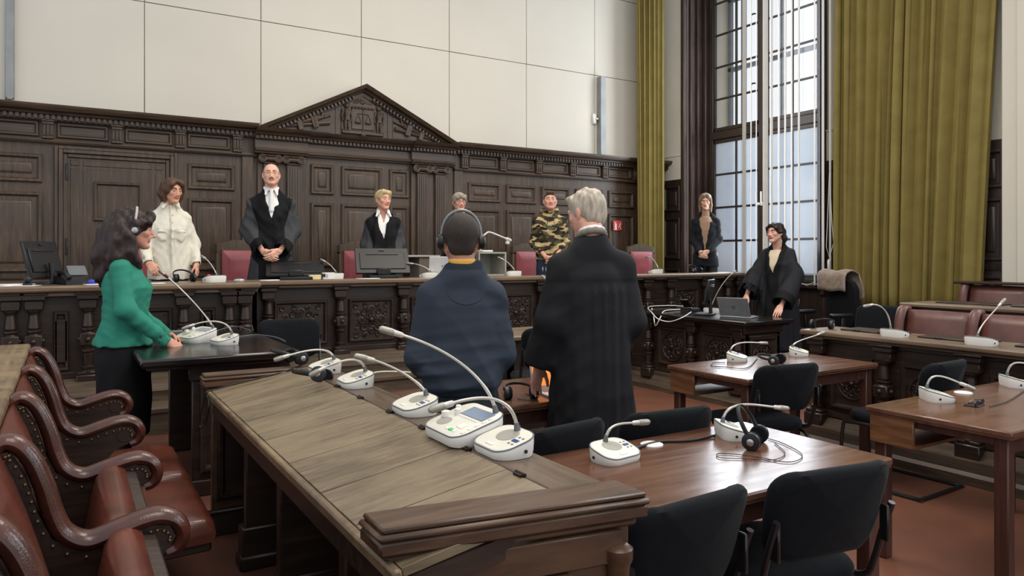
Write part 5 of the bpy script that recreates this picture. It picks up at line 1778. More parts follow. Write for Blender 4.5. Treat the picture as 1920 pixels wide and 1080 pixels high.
class Sdf:
    def __init__(s):
        s.p = []
        s.disp = None
        s.paint = []
        s.X = None      # (rotation 3x3, translation, scale) applied to prims that are added

    def fr(s, a):
        a = np.array(a, float)
        if s.X is None: return a
        return s.X[0] @ (a * s.X[2]) + s.X[1]

    def sc(s):
        return 1.0 if s.X is None else s.X[2]

    def cone(s, a, b, ra, rb=None, k=.02, col=0, op=1):
        rb = ra if rb is None else rb
        a, b = s.fr(a), s.fr(b)
        ra, rb, k = ra * s.sc(), rb * s.sc(), k * s.sc()
        ba = b - a
        L2 = max(1e-12, ba @ ba)

        def f(P):
            t = np.clip(((P - a) @ ba) / L2, 0, 1)
            d = P - a - t[:, None] * ba
            return np.sqrt((d * d).sum(1)) - (ra + t * (rb - ra))
        s.p.append((f, k, col, op))

    def chain(s, pts, rs, k=.02, col=0):
        for i in range(len(pts) - 1):
            s.cone(pts[i], pts[i + 1], rs[i], rs[i + 1], k if i == 0 else .01, col)

    def ell(s, c, r, k=.02, col=0, rot=None, op=1):
        c = s.fr(c)
        r = np.array(r, float) * s.sc()
        k = k * s.sc()
        Rm = (s.X[0] if s.X is not None else np.eye(3)) @ (rot if rot is not None else np.eye(3))

        def f(P):
            q = (P - c) @ Rm
            k0 = np.sqrt(((q / r) ** 2).sum(1)) + 1e-9
            k1 = np.sqrt(((q / (r * r)) ** 2).sum(1)) + 1e-9
            return k0 * (k0 - 1) / k1
        s.p.append((f, k, col, op))

    def prof(s, tab, k=.02, col=0, n=2.3, fold=None):
        """stack of superellipses: rows (z, rx, ry, cx, cy)"""
        T_ = np.array([r if len(r) == 5 else (*r, 0, 0)[:5] for r in tab], float)
        T_ = T_[T_[:, 0].argsort()]

        def f(P):
            z = P[:, 2]
            g = [np.interp(z, T_[:, 0], T_[:, i]) for i in range(1, 5)]
            x, y = P[:, 0] - g[2], P[:, 1] - g[3]
            if fold is not None:
                fd = 1 + fold(np.arctan2(y, x), z)
            else:
                fd = 1.0
            q = ((np.abs(x) / (g[0] * fd)) ** n + (np.abs(y) / (g[1] * fd)) ** n) ** (1 / n)
            d = (q - 1) * np.minimum(g[0], g[1])
            return np.maximum(d, np.maximum(T_[0, 0] - z, z - T_[-1, 0]))
        s.p.append((f, k, col, 1))

    def func(s, f, k=.01, col=0, op=1):
        s.p.append((f, k, col, op))

    def ev(s, P, want=False):
        d = np.full(len(P), 9.0)
        lab = np.zeros(len(P), int)
        for f, k, col, op in s.p:
            e = f(P)
            if op == 1:
                if want: lab = np.where(e < d, col, lab)
                h = np.clip(k - np.abs(d - e), 0, None) / k if k > 0 else 0
                d = np.minimum(d, e) - h * h * k / 4
            else:
                e = -e
                if want and col is not None and col >= 0: lab = np.where(e > d - .003, col, lab)
                h = np.clip(k - np.abs(d - e), 0, None) / k if k > 0 else 0
                d = np.maximum(d, e) + h * h * k / 4
        if s.disp is not None: d = d + s.disp(P)
        return (d, lab) if want else d


def nets(F, lo, hi, h):
    """surface nets on a dense grid, evaluated only near the surface"""
    q = 4
    lo, hi = np.array(lo, float), np.array(hi, float)
    nb = np.maximum(1, np.ceil((hi - lo) / (h * q)).astype(int))
    n = nb * q + 1
    ci = np.stack(np.meshgrid(*[np.arange(m) for m in nb], indexing='ij'), -1).reshape(-1, 3)
    cd = F(lo + (ci + .5) * h * q)
    act = np.abs(cd) < h * q * 1.15
    D = np.repeat(np.repeat(np.repeat(cd.reshape(nb), q, 0), q, 1), q, 2)
    D = np.pad(D, ((0, 1), (0, 1), (0, 1)), mode='edge')
    off = np.stack(np.meshgrid(*[np.arange(q + 1)] * 3, indexing='ij'), -1).reshape(-1, 3)
    idx = (ci[act][:, None, :] * q + off[None]).reshape(-1, 3)
    flat = np.unique(np.ravel_multi_index(idx.T, n))
    pid = np.stack(np.unravel_index(flat, n), -1)
    vals = np.empty(len(flat))
    for i in range(0, len(flat), 150000):
        vals[i:i + 150000] = F(lo + pid[i:i + 150000] * h)
    D.reshape(-1)[flat] = vals
    # close at the border
    for ax in range(3):
        sl = [slice(None)] * 3
        for e in (0, -1):
            sl[ax] = e
            D[tuple(sl)] = np.maximum(D[tuple(sl)], h * .5)
    ins = D < 0
    c = [ins[i:n[0] - 1 + i, j:n[1] - 1 + j, k:n[2] - 1 + k] for i in (0, 1) for j in (0, 1) for k in (0, 1)]
    sm = sum(x.astype(np.int8) for x in c)
    cell = np.argwhere((sm > 0) & (sm < 8))
    vid = np.full(np.array(n) - 1, -1, np.int64)
    vid[tuple(cell.T)] = np.arange(len(cell))
    corners = [(i, j, k) for i in (0, 1) for j in (0, 1) for k in (0, 1)]
    acc = np.zeros((len(cell), 3)); cnt = np.zeros(len(cell))
    for a in range(8):
        for ax in range(3):
            if corners[a][ax]: continue
            b_ = list(corners[a]); b_[ax] = 1
            A = cell + corners[a]; Bc = cell + b_
            da, db = D[tuple(A.T)], D[tuple(Bc.T)]
            m = (da < 0) != (db < 0)
            t = np.where(m, da / np.where(m, da - db, 1), 0)
            acc += np.where(m[:, None], A + t[:, None] * (Bc - A), 0); cnt += m
    V = lo + acc / cnt[:, None] * h
    Q = []
    for ax in range(3):
        o1, o2 = [(1, 2), (2, 0), (0, 1)][ax]
        sl0 = [slice(1, n[i] - 1) for i in range(3)]; sl0[ax] = slice(0, n[ax] - 1)
        sl1 = list(sl0); sl1[ax] = slice(1, n[ax])
        A, Bc = ins[tuple(sl0)], ins[tuple(sl1)]
        e = np.argwhere(A != Bc)
        if not len(e): continue
        st = A[tuple(e.T)]
        base = e + 1; base[:, ax] -= 1
        def g(d1, d2):
            p = base.copy(); p[:, o1] += d1; p[:, o2] += d2
            return vid[tuple(p.T)]
        quad = np.stack([g(-1, -1), g(0, -1), g(0, 0), g(-1, 0)], 1)
        quad[~st] = quad[~st][:, ::-1]
        Q.append(quad)
    Q = np.concatenate(Q)
    return V, Q[(Q >= 0).all(1)]


def vcol(name, rough=.55, sss=0.0, bump=0.0, bs=300, sheen=0.0, var=.06, stretch=(1, 1, 1), spec=.4, vscale=14):
    m, nt, p = _base(name, rough, 0, spec)
    at_ = nt.nodes.new('ShaderNodeVertexColor'); at_.layer_name = 'Col'
    mx = nt.nodes.new('ShaderNodeMix'); mx.data_type = 'RGBA'; mx.blend_type = 'MULTIPLY'; mx.inputs[0].default_value = 1
    n = _noise(nt, vscale, 4, _vec(nt, stretch))
    r = nt.nodes.new('ShaderNodeValToRGB')
    r.color_ramp.elements[0].position = .3; r.color_ramp.elements[1].position = .7
    a, c = 1 - var * 1.6, 1.0
    r.color_ramp.elements[0].color = (a, a, a, 1); r.color_ramp.elements[1].color = (c, c, c, 1)
    nt.links.new(n.outputs['Fac'], r.inputs['Fac'])
    nt.links.new(at_.outputs['Color'], mx.inputs[6]); nt.links.new(r.outputs['Color'], mx.inputs[7])
    nt.links.new(mx.outputs[2], p.inputs['Base Color'])
    if bump:
        n2 = _noise(nt, bs, 3, _vec(nt, stretch)); _bump(nt, p, n2.outputs['Fac'], bump, .006)
    if sheen:
        p.inputs['Sheen Weight'].default_value = sheen
    return m


SKIN = vcol('skin', .5, var=.04)
CLOTH = vcol('cloth', .85, bump=.15, bs=500, var=.06, spec=.2)
ROBE = vcol('robe_cloth', .7, bump=.1, bs=400, var=.05, spec=.18)
HAIR = vcol('hair', .5, bump=.6, bs=90, var=.3, stretch=(1, 1, .22), vscale=60)
HAIRS = vcol('short_hair', .7, bump=.5, bs=260, var=.3, vscale=90)


def sdf_obj(name, S, pal, regions, mat, parent=None, smooth=1, **k):
    """regions: list of (lo, hi, h)"""
    VV, QQ, CC = [], [], []
    o = 0
    for reg in regions:
        if len(reg) == 4: S = reg[0]
        lo, hi, h = reg[-3:]
        V, Q = nets(S.ev, lo, hi, h)
        if smooth:
            # one light relaxation to take the stair steps out
            e = np.concatenate([Q[:, [0, 1]], Q[:, [1, 2]], Q[:, [2, 3]], Q[:, [3, 0]]])
            ac = np.zeros_like(V); ct = np.zeros(len(V))
            np.add.at(ac, e[:, 0], V[e[:, 1]]); np.add.at(ct, e[:, 0], 1)
            np.add.at(ac, e[:, 1], V[e[:, 0]]); np.add.at(ct, e[:, 1], 1)
            V = V * .5 + .5 * ac / np.maximum(ct, 1)[:, None]
        _, lab = S.ev(V, True)
        col = np.array([lin(c) for c in pal])[lab]
        for fn in S.paint:
            m_, c_ = fn(V)
            col[m_] = np.array(lin(c_))
        VV.append(V); QQ.append(Q + o); CC.append(col); o += len(V)
    V = np.concatenate(VV); Q = np.concatenate(QQ); C = np.concatenate(CC)
    me = bpy.data.meshes.new(name)
    me.vertices.add(len(V)); me.vertices.foreach_set('co', V.astype(np.float32).ravel())
    me.loops.add(len(Q) * 4); me.loops.foreach_set('vertex_index', Q.astype(np.int32).ravel())
    me.polygons.add(len(Q)); me.polygons.foreach_set('loop_start', np.arange(0, len(Q) * 4, 4, dtype=np.int32))
    try: me.polygons.foreach_set('loop_total', np.full(len(Q), 4, np.int32))
    except Exception: pass
    me.update(calc_edges=True)
    me.validate()
    ca = me.color_attributes.new('Col', 'FLOAT_COLOR', 'POINT')
    ca.data.foreach_set('color', np.concatenate([C, np.ones((len(C), 1))], 1).astype(np.float32).ravel())
    me.polygons.foreach_set('use_smooth', [True] * len(me.polygons))
    me.materials.append(mat)
    ob_ = bpy.data.objects.new(name, me)
    COL.objects.link(ob_)
    if parent: ob_.parent = parent
    return tag(ob_, **k)


def wav(seed, n, fx, fy, fz, amp):
    """crease field: a few plane waves with sharp valleys, each fading in and out over the cloth"""
    rr = np.random.RandomState(seed)
    K = rr.uniform(-1, 1, (n, 3)) * np.array([fx, fy, fz]); ph = rr.uniform(0, 6.3, n)
    M_ = rr.uniform(-1, 1, (n, 3)) * 9; pm_ = rr.uniform(0, 6.3, n)

    def f(P):
        q = P @ K.T + ph + .5 * np.sin(P @ M_.T * 1.7)
        m = np.clip(np.sin(P @ M_.T + pm_) * 1.1, 0, 1)
        return amp * ((np.abs(np.sin(q * .5)) - .6) * m).sum(1) * 1.5
    return f


def blob(seed, n, fx, fy, fz, amp):
    rr = np.random.RandomState(seed)
    K = rr.uniform(-1, 1, (n, 3)) * np.array([fx, fy, fz]); ph = rr.uniform(0, 6.3, n)
    return lambda P: amp * np.sin(P @ K.T + ph).sum(1) * 1.4 / math.sqrt(n)


# ---------------------------------------------------------------- anatomy
# palette indices of a body
SK, LIP, BROW, WHT, IRIS, TROU, SHOE, STUB = range(8)


def head(S, X, fem=False, eyes_shut=False, brow=True, open_=.0, beard=False, nose=1.0):
    """head prims; X = (rotation, centre, scale); face looks to -Y"""
    S.X = X
    j = .92 if fem else 1.0
    S.ell((0, .014, .034), (.079, .094, .083), .01, SK)
    S.ell((0, -.028, -.018), (.066 * j, .065, .082), .03, SK)
    S.cone((0, -.043, -.070), (0, -.058, -.092), .042 * j, .025 * j, .03, SK)
    for q in (-1, 1):
        S.cone((q * .056 * j, .0, -.043), (q * .018, -.064, -.096), .018, .015 * j, .03, STUB if beard else SK)
        S.ell((q * .043, -.060, -.014), (.022, .018, .018), .02, SK)
    S.cone((-.034, -.079, .028), (.034, -.079, .028), .010 if fem else .0125, None, .016, SK)
    for q in (-1, 1):
        S.ell((q * .031, -.092, .010), (.018, .012, .011), .012, SK, op=-1)
        S.ell((q * .031, -.0735, .008), (.0145, .0122, .0095), .003, WHT)
        S.ell((q * .031 + .000, -.0825, .008), (.0062, .0052, .0062), .001, IRIS)
        S.ell((q * .031, -.0755, .0155 if not eyes_shut else .011), (.0178, .0140, .0080 if not eyes_shut else .010), .003, SK)
        S.ell((q * .031, -.0745, -.003), (.0168, .0128, .0062), .004, SK)
        if brow:
            S.cone((q * .015, -.0905, .0315), (q * .034, -.089, .036), .0052, .0052, .003, BROW)
            S.cone((q * .034, -.089, .036), (q * .050, -.075, .032), .0052, .0034, .003, BROW)
    S.cone((0, -.088, .014), (0, -.104 * nose, -.026), .0080, .0115, .012, SK)
    for q in (-1, 1):
        S.ell((q * .0115, -.098, -.031), (.0085, .010, .007), .008, SK)
    S.cone((-.016, -.088, -.045), (.016, -.088, -.045), .008, None, .012, STUB if beard else SK)
    for q in (-1, 1):
        S.cone((q * .022, -.083, -.0605), (0, -.0915, -.0575), .0035, .0046, .003, LIP)
        S.cone((q * .019, -.084, -.0645), (0, -.0905, -.0662), .0040, .0056, .003, LIP)
    S.ell((0, -.084, -.097), (.018 * j, .016, .016), .015, STUB if beard else SK)
    for q in (-1, 1):
        S.ell((q * .081, .010, .000), (.009, .019, .031), .006, SK, np.array(Matrix.Rotation(R(-q * 14), 3, 'Z')))
        S.ell((q * .078, .006, -.024), (.008, .010, .012), .006, SK)
    S.X = None


def hand(S, w, kn, side_n, curl=.5, sg=1, thumb=None, s=1.0, spread=1.0, col=SK):
    """w wrist, kn middle knuckle, side_n = direction across the palm towards the thumb; palm faces cross"""
    w, kn, a = np.array(w, float), np.array(kn, float), np.array(side_n, float)
    d = kn - w; L = np.linalg.norm(d); d = d / L
    a = a - d * (a @ d); a /= np.linalg.norm(a)
    pn = np.cross(d, a) * sg            # towards the palm
    lens = [.070, .078, .074, .058]
    offs = [.031, .010, -.011, -.030]
    for i in range(4):
        k0 = w + a * offs[i] * .45 * s + d * .005
        k1 = w + d * L * (1 - .05 * abs(i - 1)) + a * offs[i] * s * spread
        S.cone(k0, k1, .0145 * s, .0115 * s, .016, col)
        p, ang = k1, 0.0
        seg = [lens[i] * .45, lens[i] * .32, lens[i] * .25]
        rr = [.0098, .0088, .0080, .0068]
        for j in range(3):
            ang += curl * (.55, .9, .7)[j]
            q = p + (d * math.cos(ang) + pn * math.sin(ang) + a * (offs[i] * .0)) * seg[j] * s
            S.cone(p, q, rr[j] * s, rr[j + 1] * s, .003 if j else .006, col)
            p = q
    th = w + a * .024 * s + d * L * .22
    t1 = w + a * .048 * s + d * L * .62 + pn * .012
    t2 = t1 + (d * .8 + a * .15 + pn * .45) * .034 * s
    t3 = t2 + (d * .9 - a * .1 + pn * .45) * .026 * s
    S.cone(w + d * .01, th, .016 * s, .016 * s, .015, col); S.cone(th, t1, .0155 * s, .0115 * s, .014, col); S.cone(t1, t2, .0108 * s, .0092 * s, .004, col); S.cone(t2, t3, .0092 * s, .0075 * s, .003, col)


def body(S, s, sw, hip, arms, neck, hc, fem, legs=True):
    """naked-under-clothes core: torso, neck, arms, legs. s = height / 1.75"""
    S.prof([(1.04 * s, hip * .6, .07 * s), (1.25 * s, sw * .62, .075 * s), (1.36 * s, sw * .62, .06 * s), (1.42 * s, sw * .3, .045 * s)], .03, SK)
    S.prof([(.80 * s, hip * .72, .08 * s), (.92 * s, hip * .76, .085 * s), (1.06 * s, hip * .6, .07 * s)], .02, TROU)
    S.cone(neck[0], neck[1], neck[2], neck[3], .03, SK)
    for pts, rs in arms:
        S.chain(pts, rs, .03, SK)
    if legs:
        for q in (-1, 1):
            S.chain([(q * .085 * s, 0, .90 * s), (q * .095 * s, -.01, .48 * s), (q * .10 * s, .01, .09 * s)], [.085 * s, .055 * s, .042 * s], .03, TROU)
            S.cone((q * .10 * s, .03, .035), (q * .11 * s, -.15, .03), .04, .035, .02, SHOE)
# ================================================================ people
BP = [(222, 170, 148), (186, 112, 100), (70, 52, 42), (196, 184, 176), (52, 42, 38), (28, 28, 32), (20, 20, 22), (150, 118, 100)]


class Person:
    def __init__(p, label, loc, rz, H, fem=False, skin=None, brow=None, trousers=None, hyaw=0, hpitch=0, hroll=0, hs=None, hoff=(0, 0, 0), sw=None, hip=None, beard=None, eyes=None, lips=None, shut=False, neck_r=None, nose=1.0, no_brow=False):
        p.label, p.loc, p.rz, p.H, p.fem = label, loc, rz, H, fem
        p.s = H / 1.75
        s = p.s
        p.sw = sw or (.138 if fem else .165) * s
        p.hip = hip or (.165 if fem else .160) * s
        p.hs = hs or (.93 if fem else .99)
        p.hc = V3(0, -.03, H - .120 * p.hs) + np.array(hoff)
        p.X = (rotm(hyaw, hpitch, hroll), p.hc, p.hs)
        p.pal = list(BP)
        if skin:
            p.pal[SK] = skin; p.pal[LIP] = tuple(np.array(skin) * np.array([.88, .72, .70])); p.pal[STUB] = tuple(np.array(skin) * .8)
        if brow: p.pal[BROW] = brow
        if trousers: p.pal[TROU] = trousers
        if eyes: p.pal[IRIS] = eyes
        if lips: p.pal[LIP] = lips
        if beard: p.pal[STUB] = beard
        p.arms = []
        p.shut, p.beard, p.nose, p.no_brow = shut, bool(beard), nose, no_brow
        p.neck_r = neck_r or (.048 if fem else .057)
        p.nb = V3(0, .014, 1.512 * s)          # neck base
        p.children = []
        p.hpaint = []
        p.legs = True

    def hw(p, v):
        """head-frame point -> person frame"""
        return p.X[0] @ (np.array(v, float) * p.hs) + p.hc

    def arm(p, q, elbow, wrist, kn, a, curl=.5, spread=1.0, hand_on=True):
        """q = -1 person's right, +1 left"""
        sh = V3(q * p.sw, .01, 1.372 * p.s)
        p.arms.append((q, sh, np.array(elbow, float), np.array(wrist, float), np.array(kn, float), a, curl, spread, hand_on))

    def clasp(p, y=-.20, z=.93, w=.07, el=.08, low=0):
        el *= .6
        s = p.s
        z *= s
        p.arm(-1, (-p.sw - el, .03, 1.12 * s), (-w - .005, y, z + .03), (-.012, y - .035, z - .025), (.1, -.25, 1), .45)
        p.arm(1, (p.sw + el, .03, 1.12 * s), (w, y - .012, z + .035), (-.002, y - .062, z - .02), (-.1, -.25, 1), .55)

    def build(p):
        s = p.s
        core, hd, hn = Sdf(), Sdf(), Sdf()
        neck = (p.nb - V3(0, 0, .05), p.hw((0, .022, -.055)), p.neck_r * 1.12, p.neck_r)
        arms = []
        for q, sh, el, wr, kn, a, curl, spread, on in p.arms:
            fr_ = .036 * (.88 if p.fem else 1.0)
            arms.append(([sh, el, wr], [.05 * (.88 if p.fem else 1.0), fr_, .026 * (.9 if p.fem else 1.0)]))
        body(core, s, p.sw, p.hip, arms, neck, p.hc, p.fem, p.legs)
        hd.cone(*neck[:2], neck[2], neck[3], .03, SK)
        head(hd, p.X, p.fem, p.shut, not p.no_brow, 0, p.beard, p.nose)
        hd.p = hd.p[1:2] + hd.p[:1] + hd.p[2:]
        hd.paint = p.hpaint
        regs = [(core, (-.5, -.35, 0), (.5, .3, p.nb[2] + .02), .016), (hd, p.hc - V3(.12, .15, .23), p.hc + V3(.12, .14, .15), .0046)]
        for q, sh, el, wr, kn, a, curl, spread, on in p.arms:
            if not on: continue
            h_ = Sdf()
            h_.cone(el + (wr - el) * .6, wr, .032 * (.88 if p.fem else 1.0), .025 * (.9 if p.fem else 1), .01, SK)
            hand(h_, wr, kn, a, curl, 1 if q > 0 else -1, None, .92 if p.fem else 1.02, spread)
            c = wr + (kn - wr) * 1.2
            regs.append((h_, np.minimum(el + (wr - el) * .6, c) - .085, np.maximum(el + (wr - el) * .6, c) + .085, .0048))
        o = sdf_obj('person', core, p.pal, regs, SKIN, label=p.label, cat='person')
        o.location = p.loc
        o.rotation_euler = (0, 0, p.rz)
        p.o = o
        for nm, S, pal, lo, hi, h, mat in p.children:
            sdf_obj(nm, S, pal, [(lo, hi, h)], mat, o)
        return o

    def wear(p, nm, S, pal, lo, hi, h, mat): p.children.append((nm, S, pal, lo, hi, h, mat))

    # ------------------------------------------------ hair
    def hair(p, col, prims, cut=True, h=.0065, disp=None, mat=None, base=(.087, .102, .092), bc=(0, .020, .038), facecut=((0, -.104, -.024), (.086, .072, .106)), below=-.06):
        S = Sdf()
        S.X = p.X
        S.ell(bc, base, .01, 0)
        if cut:
            S.ell(facecut[0], facecut[1], .014, None, None, -1)
            Rm, c, sc = p.X
            S.func(lambda P: ((P - c) @ Rm)[:, 2] - below * sc, .012, None, -1)
        prims(S)
        S.X = None
        S.disp = disp
        p.wear('hair', S, col if isinstance(col[0], (tuple, list)) else [col], p.hc - V3(.22, .20, .52), p.hc + V3(.22, .26, .19), h, mat or HAIR)

    # ------------------------------------------------ garments
    def torso(p, rows, col=0, k=.04, fold=None, yoke=.056, vneck=None, n=2.3, ny=.012):
        """upper garment body: stacked sections plus sloping shoulders; vneck = (half width at neck, bottom z)"""
        s = p.s
        S = Sdf()
        rows = [r for r in rows if r[0] < 1.42] + [(1.465, p.neck_r * 1.55, p.neck_r * 1.5, 0, .012), (1.52, p.neck_r * 1.22, p.neck_r * 1.22, 0, .012)]
        S.prof([(r[0] * s, r[1], r[2], *(r[3:] if len(r) > 3 else (0, 0))) for r in rows], .02, col, n, fold)
        for q in (-1, 1):
            S.cone((q * .030 * s, ny + .008, 1.474 * s), (q * (p.sw - .005), .012, 1.374 * s), .050, yoke * .92, k, col)
        if vneck:
            hw_, zb = vneck[0], vneck[1] * s
            zt = 1.545 * s
            S.func(lambda P: np.maximum(np.abs(P[:, 0]) - hw_ * (P[:, 2] - zb) / (zt - zb), P[:, 1] - .0) * .85, .006, None, -1)
        # neck hole
        S.cone(p.nb - V3(0, .0, .03), p.nb + V3(0, -.02, .12), p.neck_r * 1.04, p.neck_r * 1.15, .006, None, -1)
        # neckline lower in front than at the nape
        S.func(lambda P: -(P[:, 2] - p.nb[2] - .012 - .30 * (P[:, 1] - p.nb[1])), .008, None, -1) if False else S.func(lambda P: (p.nb[2] + .012 + .40 * (P[:, 1] - p.nb[1]) - P[:, 2]) * .9, .006, None, -1)
        return S

    def sleeve(p, q, r, col=0, cut=0.0, hollow=.78, k=.04, end=1.0, fold=None):
        a = [x for x in p.arms if x[0] == q][0]
        sh, el, wr = a[1], a[2], a[3]
        d = (wr - el) / np.linalg.norm(wr - el)
        w2 = wr - d * cut
        S = Sdf()
        S.cone(sh, el, r[0], r[1], .02, col); S.cone(el, w2, r[1], r[2], k, col)
        m = el + (wr - el) * .6
        S.func(lambda P: -((P - w2) @ d) , .006, None, -1)
        if hollow: S.cone(w2 - d * .05, w2 + d * .2, r[2] * hollow, r[2] * hollow, .004, None, -1)
        return S, sh, el, w2, d


def join(*L):
    M_ = Sdf()
    for S, k, c in L:
        M_.p.append((S.ev, k, c, 1))
    return M_


def robe(p, dark=(26, 26, 30), grey=(62, 63, 66), velvet=(13, 13, 16), hem=.24, rows=None, sl=(.060, .068, .080), folds=.06, vneck=(.085, 1.22), front=.125, seed=1, back_pleats=False, cuff=.11, crease=1.0, h=.0095, yoke=.062, shirt=True):
    s = p.s
    rows = rows or [(hem / s, .26, .22), (.6, .24, .19), (.85, .205, .16), (1.1, .180, .140, 0, -.005), (1.26, .172, .132), (1.34, .158, .115), (1.40, .115, .09), (1.46, .07, .07)]
    rr = np.random.RandomState(seed)
    ph = rr.uniform(0, 6.3, 6)

    def fold(th, z):
        t = np.clip((1.32 * s - z) / (1.1 * s), 0, 1)
        return folds * t * (np.sin(7 * th + ph[0] + .6 * np.sin(2 * z)) * .5 + np.sin(12 * th + ph[1]) * .35 + np.sin(19 * th + ph[2]) * .2)
    T1 = p.torso(rows, 0, .045, fold, yoke, vneck)
    parts = [(T1, .02, 0)]
    cuffs = []
    for q in (-1, 1):
        S, sh, el, w2, d = p.sleeve(q, sl, 0, .02)
        parts.append((S, .05, 1)); cuffs.append((w2, d, el))
    G = join(*parts)
    fl = wav(seed + 5, 6, 60, 60, 26, .006 * crease)
    fl2 = wav(seed + 9, 4, 40, 40, 60, .005 * crease)
    G.disp = lambda P: fl(P) + fl2(P)

    def velv(P):
        z = P[:, 2]
        wdt = front * (1 + .75 * np.clip((z / s - 1.15) / .3, 0, 1))
        return ((np.abs(P[:, 0]) < wdt) & (P[:, 1] < -.02) & (z > .25)) | (z > 1.41 * s) & (np.abs(P[:, 0]) < p.sw * .85), velvet

    def cuffp(P):
        m = np.zeros(len(P), bool)
        for w2, d, el in cuffs:
            t = (w2 - P) @ d
            r_ = np.linalg.norm(P - w2 + d * t[:, None], axis=1)
            m |= (t < cuff) & (t > -.02) & (r_ < .15)
        return m, velvet
    G.paint = [velv, cuffp] if velvet else []
    p.wear('robe', G, [dark if back_pleats else grey, grey], (-.55, -.42, .1), (.55, .36, 1.6 * s), h, ROBE)
    return G


def collar(p, col=(236, 235, 232), tie=None, openv=.0, shirt_rows=True, flap=.055, inner=None):
    """shirt front, standing collar with two points, optional tie"""
    s = p.s
    S = Sdf()
    S.prof([(1.0 * s, .12, .10), (1.25 * s, .14, .125), (1.36 * s, .12, .10), (1.42 * s, .085, .078), (1.48 * s, .058, .06)], .02, 0)
    r0 = p.neck_r * 1.12
    n = 14
    for i in range(n):
        a0, a1 = 2 * PI * i / n, 2 * PI * (i + 1) / n
        def pt(a):
            # front dips down
            return p.nb + V3(r0 * 1.02 * math.sin(a), -r0 * 1.05 * math.cos(a) - .010 * math.cos(a), .012 - .022 * math.cos(a))
        m = (a0 + a1) / 2
        if openv and abs((m + PI) % (2 * PI) - PI) < openv: continue
        S.cone(pt(a0), pt(a1), .0125, None, .006, 0)
    for q in (-1, 1):
        a = p.nb + V3(q * .030, -r0 - .012, -.002); b_ = p.nb + V3(q * flap, -r0 - .030, -.062)
        c = p.nb + V3(q * .062, -r0 * .55, .005)
        S.cone(a, b_, .011, .007, .006, 0); S.cone(c, b_, .010, .007, .010, 0); S.cone((a + c) / 2, b_, .011, .007, .012, 0)
    if openv:
        zb = p.nb[2] - .15
        S.func(lambda P: np.maximum(np.abs(P[:, 0]) - .042 * (P[:, 2] - zb) / .17, P[:, 1] + .02) * .85, .006, None, -1)
    if tie:
        S.ell(p.nb + V3(0, -r0 - .028, -.030), (.019, .014, .022), .004, 1)
        S.cone(p.nb + V3(0, -r0 - .030, -.05), p.nb + V3(0, -r0 - .052, -.22), .016, .03, .006, 1)
    p.wear('shirt_collar', S, [col, tie or col], (-.2, -.25, .98 * s), (.2, .18, p.nb[2] + .08), .006, CLOTH)


def glasses_on(p, col=BRASS, w=.024, h=.017, r=.0014):
    b = B()
    for q in (-1, 1):
        pts = [p.hw((q * .032 + w * math.cos(a), -.099 + .004 * abs(math.cos(a)), .007 + h * math.sin(a))) for a in [2 * PI * k / 18 for k in range(19)]]
        b.tube([Vector(x) for x in pts], r, 5, False)
        b.tube([Vector(p.hw(v)) for v in ((q * .056, -.095, .012), (q * .078, -.05, .012), (q * .086, .01, .012))], r, 5)
    b.tube([Vector(p.hw(v)) for v in ((-.009, -.101, .010), (0, -.103, .013), (.009, -.101, .010))], r, 5)
    ob('eyeglasses', b, col, p.o)


GOLD = plain('thin_gold_wire', (190, 160, 120), .3, .7)

# ---------------------------------------------------------------- tall judge with glasses
p = Person('tall man in black judge robe with glasses, moustache and white tie', (1.77, 7.58, .55), R(-12), 1.885, skin=(226, 174, 150), brow=(96, 74, 60), hpitch=-3, beard=(196, 146, 124), trousers=(24, 24, 28))
p.clasp(-.215, .895, .075, .085)
Xh = p.X
def buzz(P, X=Xh):
    q = ((P - X[1]) @ X[0]) / X[2]
    return ((q[:, 2] > .012) & (q[:, 1] > -.035) & (q[:, 2] < .10) & (np.abs(q[:, 0]) > .045)) | ((q[:, 2] > -.05) & (q[:, 1] > .045)), (182, 142, 120)
def mou(P, X=Xh):
    q = ((P - X[1]) @ X[0]) / X[2]
    return (np.abs(q[:, 2] + .046 + .25 * np.abs(q[:, 0])) < .0040) & (np.abs(q[:, 0]) < .024) & (q[:, 1] < -.07), (108, 76, 60)
p.hpaint = [buzz, mou]
robe(p, seed=3)
collar(p, tie=(232, 231, 228))
p.build(); glasses_on(p, GOLD, .026, .017)
b = B(); b.tube([Vector(p.arms[1][3]) + Vector((.022 * math.cos(a), .022 * math.sin(a), .02)) for a in [2 * PI * k / 14 for k in range(15)]], .004, 6); ob('watch', b, BRASS, p.o)

# ---------------------------------------------------------------- blonde judge
p = Person('blonde woman in black judge robe with white pointed collar', (3.0, 7.66, .55), R(-16), 1.68, True, skin=(222, 162, 140), brow=(150, 120, 90), hyaw=26, hpitch=0, eyes=(70, 84, 96))
p.clasp(-.20, .90, .07, .08)
robe(p, seed=8, vneck=(.10, 1.19))
collar(p, openv=.75, flap=.078)
def bl(S):
    S.cone((-.03, -.060, .098), (.055, -.050, .085), .030, .026, .02, 0)
    S.cone((.045, -.06, .085), (.068, -.035, .02), .026, .014, .02, 0)
    S.cone((-.045, -.058, .09), (-.072, -.03, .03), .026, .016, .02, 0)
    S.ell((0, .065, -.02), (.065, .045, .06), .03, 0)
p.hair((212, 190, 142), bl, below=-.045, base=(.090, .107, .094))
p.build()

